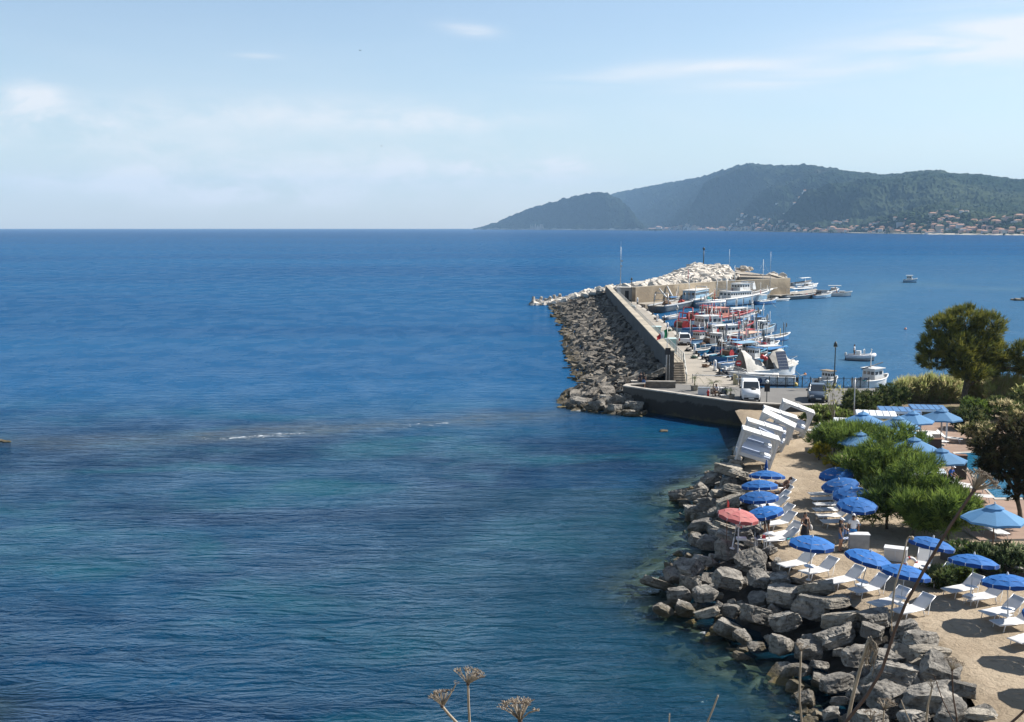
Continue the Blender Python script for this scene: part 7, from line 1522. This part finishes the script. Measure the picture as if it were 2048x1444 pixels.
    # clothing: skin surface lifted outward where the cloth covers it
    def cloth(name, mat, test, off=.014, flare=None):
        b2 = bmesh.new(); b2.from_mesh(me); b2.normal_update(); kill = [f for f in b2.faces if not all(test(v.co) for v in f.verts)]; bmesh.ops.delete(b2, geom=kill, context='FACES')
        if not b2.faces: b2.free(); return
        for v in b2.verts:
            v.co += v.normal * off * k
            if flare: v.co = flare(v.co)
        for f in b2.faces: f.smooth = True
        m2 = bpy.data.meshes.new(name); b2.to_mesh(m2); b2.free(); m2.materials.clear(); m2.materials.append(mat); o = bpy.data.objects.new(name, m2); COL.objects.link(o); o.parent = t
    def seg(co, a, b):
        ab = J[b] - J[a]; f = max(0, min(1, (co - J[a]).dot(ab) / ab.length_squared)); return (co - J[a] - ab * f).length, f
    SEGS = [('pel', 'sp'), ('sp', 'ch'), ('ch', 'nk'), ('nk', 'h1')] + [(a + n, b + n) for n in 'lr' for a, b in (('sh', 'el'), ('el', 'wr'), ('hp', 'kn'), ('kn', 'an'), ('an', 'to'))]
    def near(co):
        best = min(((seg(co, a, b), (a, b)) for a, b in SEGS), key=lambda q: q[0][0]); return best[1], best[0][1]
    def top(co):
        (a, b), f = near(co); return (a in ('sp', 'pel')) or (a == 'ch' and f < .75) or (a[:2] == 'sh' and f < sleeve)
    def low(co, L_=.6):
        (a, b), f = near(co); return a == 'pel' and f < .6 or (a[:2] == 'hp' and f < L_)
    if shirt: cloth('shirt', shirt, top, .02)
    if shorts: cloth('shorts', shorts, low, .022)
    if dress:
        cloth('dress', dress, lambda co: ((near(co)[0][0] in ('sp', 'pel')) or (near(co)[0][0] == 'ch' and near(co)[1] < .5)), .018)
        mb = MB(); mb.lathe([(.15 * k, 1.05 * k), (.17 * k, .95 * k), (.215 * k, .75 * k), (.25 * k, .52 * k)], dress, n=16); mb.build('skirt', t)
    # hair or cap
    hb = MB(); Mx = Matrix((side.to_4d(), face.to_4d(), hd.to_4d(), V((0, 0, 0, 1)))).transposed(); Mx.translation = hc; Mx[3][3] = 1.0; Mx = Matrix(((side.x, face.x, hd.x, hc.x), (side.y, face.y, hd.y, hc.y), (side.z, face.z, hd.z, hc.z), (0, 0, 0, 1)))
    hb.sphere((0, -.014 * k, .026 * k), .104 * k, hair, 9, (.82, .94, 1.0), M=Mx)
    if longhair: hb.sphere((0, -.075 * k, -.11 * k), .09 * k, hair, 8, (.85, .5, 1.8), M=Mx)
    hb.build('hair', t)
    if cap:
        cb = MB(); cb.sphere((0, -.004 * k, .045 * k), .108 * k, cap, 9, (.84, .98, .86), M=Mx); cb.sphere((0, .11 * k, .055 * k), .07 * k, cap, 8, (1, 1.0, .12), M=Mx); cb.build('cap', t)
    # shoes / sandals
    if pose == 'stand' or pose == 'sit':
        for n in 'lr': sb = MB(); c = J['an' + n].lerp(J['to' + n], .5); sb.box((c.x, c.y, .014), (.10 * k, .26 * k, .028), m_black); sb.build('sandal', t)
    if bag: mb = MB(); mb.sphere((.30, -.02, .86), .16, M('pale_bag', (.62, .58, .54), .8), 8, (.55, .9, 1.1)); b_ = mb.build('shoulder_bag', t); mb = MB(); mb.tube([(.30, -.02, 1.0), (.22, .02, 1.3), (.10, .04, 1.46)], .012, MATS['pale_bag'], 5); mb.build('strap', b_)
    return t
c_white = M('white_cotton', (.72, .72, .74), .9, .05, 4); c_black = M('black_cotton', (.03, .03, .035), .9, .1, 4); c_den = M('denim', (.06, .12, .26), .9, .15, 8); c_blue = M('blue_swim', (.03, .22, .55), .8, .08, 4); c_blue2 = M('blue_shirt', (.025, .10, .36), .9, .08, 4); c_dark = M('dark_cotton', (.05, .045, .05), .9, .15, 4)
person('woman in a dark dress with sunglasses and a pale shoulder bag walking on the sand', G(1609, 1088, ZS), R(8), 1.66, dress=c_black, woman=True, bag=True, longhair=True, arm_r=((-.24, -.02, 1.16), (-.10, -.20, 1.10)))
person('man in white shirt and dark shorts standing under the tilted blue parasol', G(1533, 1072, ZS), R(-150), 1.74, shirt=c_white, shorts=c_black, skin=m_skint, arm_r=((-.24, .03, 1.15), (-.18, -.2, 1.25)))
person('woman in a white cap, black top and denim shorts', G(1681, 1102, ZS), R(60), 1.70, shirt=c_black, shorts=c_den, cap=c_white, woman=True, sleeve=.5, longhair=True, arm_l=((.22, -.10, 1.16), (.12, -.30, 1.12)))
person('man in a white shirt, white cap and bright blue shorts by the counter', G(1705, 1096, ZS), R(165), 1.76, shirt=c_white, shorts=c_blue, cap=c_white, skin=m_skint, sleeve=.55)
def on_lounger(label, u, v, deg, **kw):
    p = G(u, v, ZS); a = R(deg); return person(label, (p.x + math.cos(a) * .08, p.y + math.sin(a) * .08, ZS - .06), a - R(90), **kw)
on_lounger('sunbather lying on the lounger under the farthest blue parasol', 1560, 984, 8, h=1.7, pose='recline_knee', skin=m_skint, shorts=c_dark)
on_lounger('tanned sunbather lying stretched out beside the other sunbather', 1554, 999, 6, h=1.68, pose='recline', skin=m_skint, shorts=c_black, woman=True, longhair=True)
p = G(1900, 968, ZD); person('man in a blue shirt and pale cap sitting on a lounger by the pool', (p.x, p.y, ZD - .08), R(50), 1.76, 'sit', shirt=c_blue2, shorts=c_dark, cap=c_white, sleeve=.6)
p = G(1434, 792, ZQ); person('person in a white shirt sitting bent forward on the promenade', (p.x, p.y, ZQ - .06), R(-60), 1.7, 'sit', shirt=c_white, shorts=M('tan_shorts', (.3, .22, .14), .9), skin=m_skint)
t = thing('stool', 'low stool beneath the person sitting on the promenade', 'stool', (p.x + .02, p.y + .06, ZQ)); mb = MB(); mb.box((0, 0, .30), (.4, .4, .06), m_wood); mb.build('seat', t)
for sx_ in (-1, 1):
    for sy_ in (-1, 1): mb = MB(); mb.box((sx_ * .16, sy_ * .16, .135), (.05, .05, .27), m_wood); mb.build('leg', t)
person('person in dark clothes standing left by the low stone wall', G(1281, 777.5, ZQ), R(200), 1.72, shirt=c_dark, shorts=c_dark, sleeve=.9); person('person in dark clothes standing right by the low stone wall', G(1287, 778, ZQ), R(170), 1.66, shirt=c_black, shorts=c_den, woman=True, longhair=True)
rt, rL = RIB; ra = rt.rotation_euler.z; pr = Vector(rt.location) + Vector((math.cos(ra) * -.24 * rL, math.sin(ra) * -.24 * rL, .35)); person('pilot in white standing at the console of the inflatable boat', pr, ra + R(90), 1.74, shirt=c_white, shorts=c_dark, cap=c_dark)

# ================================================================== FAR TOWN
def hill_z(u, t): return hill_pt(u, t, RIDGE, HD, HF, HA).z
WALLC = {'white': M('house_white', (.62, .60, .56), .9, .06, .05), 'cream': M('house_cream', (.62, .52, .38), .9, .08, .05), 'ochre': M('house_ochre', (.58, .38, .18), .9, .1, .05), 'pink': M('house_pink', (.58, .38, .30), .9, .08, .05), 'grey': M('house_grey', (.46, .45, .44), .9, .08, .05)}
m_tileroof = M('terracotta_roof', (.36, .20, .13), .9, .2, .08); m_flat = M('flat_roof', (.56, .53, .49), .9, .1, .05); m_win = M('far_window', (.10, .11, .13), .5, .1, .1)
def house(kind, w, d, h, flat):
    t = thing('house', '', 'house', (0, 0, 0)); mb = MB(); mb.box((0, d / 2, h / 2 - 2), (w, d, h + 4), WALLC[kind]); mb.build('wall', t); mb = MB()
    if flat: mb.box((0, d / 2, h + .25), (w + .5, d + .5, .5), m_flat)
    else: mb.add([(-w / 2 - .5, -.5, h), (w / 2 + .5, -.5, h), (w / 2 + .5, d + .5, h), (-w / 2 - .5, d + .5, h), (-w / 2 + d * .3, d / 2, h + d * .26), (w / 2 - d * .3, d / 2, h + d * .26)], [(0, 1, 5, 4), (1, 2, 5), (2, 3, 4, 5), (3, 0, 4)], m_tileroof)
    mb.build('roof', t)
    return t
PH = {}; q = random.Random(6)
for kd in WALLC:
    for fl in (0, 1): PH[(kd, fl, 0)] = house(kd, 12, 9, 5.6, fl); PH[(kd, fl, 1)] = house(kd, 15, 10, 9.6, fl)
used = set()
def put_house(u, tt, kd, fl, big, sc, label, group):
    key = (kd, fl, big)
    if key in used: o = copy_tree(PH[key])
    else: o = PH[key]; used.add(key)
    D = shoreD(u) + tt * HD; x = AT(u, 454, D).x; o.location = (x, D, max(hill_z(u, tt), .8)); o.rotation_euler = (0, 0, -math.atan2(x, D) * .8 + q.uniform(-.4, .4)); o.scale = (sc * q.uniform(.8, 1.35), sc, sc * q.uniform(.85, 1.15)); o['label'] = label; o['group'] = group
rf = lambda fl: 'flat roof' if fl else 'orange tiled roof'
def row(n, u0, u1, t0, t1, kinds, big_p, s0, s1, where, group, flat_p=.35):
    for i in range(n):
        u = u0 + (u1 - u0) * (i + q.random()) / n; kd = q.choice(kinds); fl = int(q.random() < flat_p); big = int(q.random() < big_p)
        put_house(u, q.uniform(t0, t1), kd, fl, big, q.uniform(s0, s1) * .95, '%s %s house with %s %s' % ('tall' if big else 'small', kd, rf(fl), where), group)
row(44, 1272, 1395, .004, .040, ['white', 'cream', 'pink', 'white', 'cream'], .3, 1.2, 1.9, 'at the foot of the dark headland', 'houses at the foot of the headland')
row(44, 1395, 1520, .006, .070, ['white', 'cream', 'pink', 'white', 'grey'], .2, 1.0, 1.6, 'in the far village left of the valley', 'houses in the village left of the valley')
row(62, 1500, 1700, .008, .065, ['pink', 'cream', 'grey', 'white', 'pink'], .25, .75, 1.15, 'on the middle of the far shore', 'houses on the middle of the far shore', .2)
row(76, 1690, 1890, .008, .085, ['cream', 'pink', 'ochre', 'grey', 'white'], .35, .7, 1.05, 'in the dense part of the far town', 'houses in the dense part of the far town', .2)
row(72, 1860, 2070, .006, .095, ['ochre', 'cream', 'pink', 'grey', 'pink', 'white'], .7, .75, 1.15, 'at the right end of the far town', 'houses at the right end of the far town', .15)
row(14, 1550, 1610, .17, .27, ['white', 'cream', 'white', 'grey'], .1, .8, 1.2, 'in the hamlet up the wooded slope', 'houses of the hamlet up the slope'); row(12, 1470, 1540, .09, .14, ['white', 'white', 'cream'], .1, .8, 1.2, 'on the slope behind the far village', 'houses on the low slope'); row(12, 1660, 1730, .10, .18, ['white', 'white', 'grey'], .3, .7, 1.0, 'in the woods behind the middle shore', 'houses in the woods'); row(8, 1870, 1940, .13, .2, ['white', 'cream'], .1, .6, .9, 'above the right end of the town', 'houses above the town')
for key, o in PH.items():
    if key not in used:
        for c in list(o.children): bpy.data.objects.remove(c)
        bpy.data.objects.remove(o)
# woods between and behind the houses
m_wood2 = M('town_trees', (.04, .058, .026), 1.0, .35, .03, spec=0); V = []; F = []; q = random.Random(9)
ico = bmesh.new(); bmesh.ops.create_icosphere(ico, subdivisions=1, radius=1.0); iv = [v.co.copy() for v in ico.verts]; ifc = [[v.index for v in f.verts] for f in ico.faces]; ico.free()
def lump(u, tt, s):
    D = shoreD(u) + tt * HD; x = AT(u, 454, D).x; z = max(hill_z(u, tt), .5); b = len(V); a = q.uniform(.8, 1.5)
    for p_ in iv: j = q.uniform(.75, 1.25); V.append((x + p_.x * s * a * j, D + p_.y * s * j, z + s * .45 + p_.z * s * .85 * j))
    F.extend([[b + i for i in f] for f in ifc])
for _ in range(420): lump(q.uniform(1262, 2090), q.uniform(.02, .10), q.uniform(3, 8))
for _ in range(170): lump(q.uniform(1690, 2090), q.uniform(.05, .11), q.uniform(5, 10))
for _ in range(120): lump(q.uniform(1265, 2090), q.uniform(.0, .02), q.uniform(2, 4.5))
me = bpy.data.meshes.new('woods'); me.from_pydata(V, [], F); me.materials.append(m_wood2); me.update(); o = bpy.data.objects.new('woods', me); COL.objects.link(o); structure(o, 'dark trees between the far houses', 'stuff')
t, L, dz = boat('tiny white boat moored off the far town', (1846, 469.2), (1856, 469.2), 5, 1.8, 2.8, bW, bW, bW, 'boat', 'boat', None); cabin(t, 0, dz(0), L * .4, 3, 2.4, bW)

# ================================================================== BIRDS
def bird(label, u, v, y, sp, rz):
    p = AT(u, v, y); t = thing('bird', label, 'bird', p, rz); mb = MB(); mb.sphere((0, 0, 0), sp * .085, m_black, 8, (1, 2.6, .9)); mb.sphere((0, -sp * .22, sp * .02), sp * .06, m_black, 6); mb.add([(0, sp * .15, 0), (-sp * .09, sp * .36, 0), (0, sp * .29, .01), (sp * .09, sp * .36, 0)], [(0, 1, 2), (0, 2, 3)], m_black); mb.build('body', t)
    for s in (-1, 1): w = MB(); w.add([(s * .03, -sp * .1, .01), (s * sp * .25, -sp * .16, sp * .16), (s * sp * .52, sp * .08, sp * .05), (s * sp * .26, sp * .03, sp * .13), (s * .03, sp * .1, .01)], [(0, 1, 3, 4), (1, 2, 3)] if s > 0 else [(4, 3, 1, 0), (3, 2, 1)], m_black); w.build('wing', t)
bird('small dark swallow high in the sky left of the wisp of cloud', 720, 101, 90, .34, R(30)); bird('tiny dark bird low over the sea horizon', 763, 292, 160, .34, R(-60))

# ================================================================== DRIED UMBELS ON THE SLOPE BELOW THE CAMERA
slope = MB(); sv = []; q = random.Random(3); sxs = np.linspace(-14, 16, 31); sys_ = np.linspace(-5, 15.5, 22)
for y in sys_:
    for x in sxs: z = (16.3 - .15 * (y + 5) if y < 1.5 else 15.3 - (y - 1.5) * 1.13) + q.uniform(-.12, .12); sv.append((x, y, min(z, 15.6)))
n_ = len(sxs); slope.add(sv, [(j * n_ + i, j * n_ + i + 1, (j + 1) * n_ + i + 1, (j + 1) * n_ + i) for j in range(len(sys_) - 1) for i in range(n_ - 1)], m_soil, True); structure(slope.build('slope'), 'dry grassy slope below the viewpoint')
m_dry = M('dry_stem', (.34, .28, .21), .85, .2, 12); m_dryd = M('dark_dry_stem', (.10, .065, .05), .8, .3, 10); m_dryh = M('dry_umbel', (.30, .25, .19), .9, .3, 20)
def gz(y): return 15.3 - (y - 1.5) * 1.13
def stalk(label, y, pts, r, mat, head=None, tail=True):
    P = [AT(u, v, y + (i * .02)) for i, (u, v) in enumerate(pts)]
    if tail: e = P[-1] + (P[-1] - P[-2]).normalized() * .4; P.append(e); P.append(Vector((e.x + .05, e.y - .1, gz(e.y - .1) - .05)))
    o0 = P[-1].copy(); t = thing('dried_umbel', label, 'dried plant', o0, 0, 'dried flower stalks in the foreground'); Q = []
    for i in range(len(P) - 1):
        for k in range(4): Q.append(P[i].lerp(P[i + 1], k / 4) - o0)
    Q.append(P[-1] - o0); mb = MB(); mb.tube(Q, r * .85, mat, 6, r * 1.15); mb.build('stem', t); return t, P, o0
def umbel(t, c, axis, size, n, seed, curl=.35, mat=None, tip=1.0):
    q = random.Random(seed); mat = mat or m_dryh; axis = Vector(axis).normalized(); a = axis.orthogonal().normalized(); b = axis.cross(a); mb = MB(); mb.sphere(c, size * .10, m_dryd, 6)
    for k in range(n):
        th = q.uniform(0, 6.3); sp = q.uniform(.15, 1.0); d = (a * math.cos(th) + b * math.sin(th)); e1 = c + axis * size * (.30 + .10 * q.random()) + d * size * sp * .45; e2 = c + axis * size * (.62 + curl * .25 - .22 * sp * sp + q.uniform(-.06, .06)) + d * size * sp * .80
        mb.tube([c, e1, e2], size * .022, mat, 4, size * .016)
        for j in range(int(6 * tip)): f = (d * q.uniform(-.5, 1) + a * q.gauss(0, .6) + b * q.gauss(0, .6) + axis * q.uniform(.1, .9)).normalized(); g = e2 + f * size * q.uniform(.10, .2); mb.tube([e2, g], size * .014, mat, 3); mb.sphere(g, size * .026, m_dryd if q.random() < .4 else mat, 3)
    mb.build('flower_head', t)
def px(n, y): return 1.15 * n * y / FPX
Y0 = 4.3
t, P, o = stalk('upright dried umbel with open head, tallest of the left group', Y0, [(936, 1368), (937, 1405), (939, 1444)], .0055, m_dry); umbel(t, P[0] - o, (.1, .1, 1), px(34, Y0), 34, 1)
t, P, o = stalk('dried umbel leaning left with a bushy head', Y0 - .2, [(884, 1412), (897, 1428), (914, 1446)], .006, m_dry); umbel(t, P[0] - o, (-.35, .1, 1), px(32, Y0), 34, 2)
t, P, o = stalk('short thin dried stalk beside the leaning umbel', Y0 - .2, [(911, 1370), (900, 1390), (884, 1416)], .003, m_dry, tail=False); umbel(t, P[0] - o, (.2, 0, 1), px(9, Y0), 10, 3)
t, P, o = stalk('dried umbel head just above the bottom edge', Y0 - .3, [(1040, 1441), (1043, 1462), (1045, 1480)], .006, m_dry); umbel(t, P[0] - o, (0, .15, 1), px(42, Y0), 40, 4)
t, P, o = stalk('bare dried stalk with a tiny bud over the clear water', Y0, [(1436, 1391), (1426, 1418), (1414, 1446)], .004, m_dry); umbel(t, P[0] - o, (.2, 0, 1), px(4, Y0), 8, 5, tip=.4)
t, P, o = stalk('short bare stalk at the bottom edge', Y0, [(1339, 1428), (1338, 1446)], .003, m_dry); umbel(t, P[0] - o, (0, 0, 1), px(3, Y0), 6, 6, tip=.3)
t, P, o = stalk('pale stalk with a flat topped dried head in front of the boulders', Y0, [(1602, 1302), (1600, 1350), (1599, 1400), (1604, 1446)], .0048, m_dry); umbel(t, P[0] - o, (0, .1, 1), px(17, Y0), 24, 7)
t, P, o = stalk('long dark leaning stem crossing the beach with a broad dried head', Y0 - .3, [(1948, 980), (1900, 1052), (1855, 1128), (1812, 1205), (1788, 1265), (1764, 1340), (1733, 1392), (1690, 1446)], .0065, m_dryd); umbel(t, P[0] - o, (.62, .1, 1), px(40, Y0), 44, 8)
mb = MB(); pts = [AT(u, v, Y0 - .3 + .01) - o for u, v in [(1784, 1262), (1782, 1232), (1790, 1170), (1806, 1120), (1811, 1092), (1814, 1078)]]; mb.tube(pts, .0042, m_dry, 6, .0025); br = mb.build('branch', t); mb = MB(); mb.sphere(AT(1824, 1076, Y0 - .3) - o, .008, m_dry, 6); mb.tube([pts[-1], AT(1819, 1073, Y0 - .3) - o, AT(1824, 1076, Y0 - .3) - o], .0025, m_dry, 5); mb.build('bud', br)
t, P, o = stalk('thick pale stalk with withered drooping leaves', Y0, [(1736, 1282), (1722, 1330), (1706, 1390), (1694, 1446)], .0075, m_dry); lf = MB(); q = random.Random(12)
for k in range(22): a = AT(1738 + q.uniform(-3, 6), 1276 + q.uniform(-4, 6), Y0) - o; e = a + Vector((q.uniform(-.02, .05), q.uniform(-.03, .03), -q.uniform(.05, .14))); m_ = a.lerp(e, .4) + Vector((q.uniform(0, .03), 0, .01)); lf.tube([a, m_, e], .003, m_dryh, 4, .0012)
lf.build('withered_leaves', t)
t, P, o = stalk('dried umbel with spreading head in front of the pale boulders at the right', Y0, [(1904, 1340), (1906, 1390), (1915, 1446)], .0036, m_dryd); umbel(t, P[0] - o, (.25, .1, 1), px(26, Y0), 26, 13)
t, P, o = stalk('small dried umbel on a pale stem left of the spreading one', Y0, [(1864, 1376), (1856, 1410), (1852, 1446)], .0048, m_dry); umbel(t, P[0] - o, (.1, .1, 1), px(17, Y0), 14, 14)
t, P, o = stalk('low dried umbel on dark water edge boulders', Y0, [(1768, 1418), (1766, 1446)], .0035, m_dry); umbel(t, P[0] - o, (.2, .1, 1), px(24, Y0), 22, 15)
t, P, o = stalk('dried umbel lowest at the bottom edge beside the leaning stem', Y0 - .2, [(1742, 1440), (1740, 1452)], .0035, m_dry); umbel(t, P[0] - o, (.1, .1, 1), px(20, Y0), 18, 16)
t, P, o = stalk('thin bare dark stalk between the two right umbels', Y0, [(1868, 1350), (1885, 1400), (1908, 1446)], .0022, m_dryd); umbel(t, P[0] - o, (-.2, 0, 1), px(5, Y0), 6, 17, tip=.4)
t, P, o = stalk('thin straight stalk rising left of the small umbel', Y0, [(1802, 1400), (1812, 1425), (1822, 1446)], .0022, m_dry); umbel(t, P[0] - o, (-.2, 0, 1), px(4, Y0), 6, 18, tip=.3)
t, P, o = stalk('dark stem tip at the lower right corner', Y0, [(2052, 1418), (2040, 1430), (2022, 1446)], .006, m_dryd); umbel(t, P[0] - o, (.4, 0, 1), px(6, Y0), 6, 19, tip=.3)
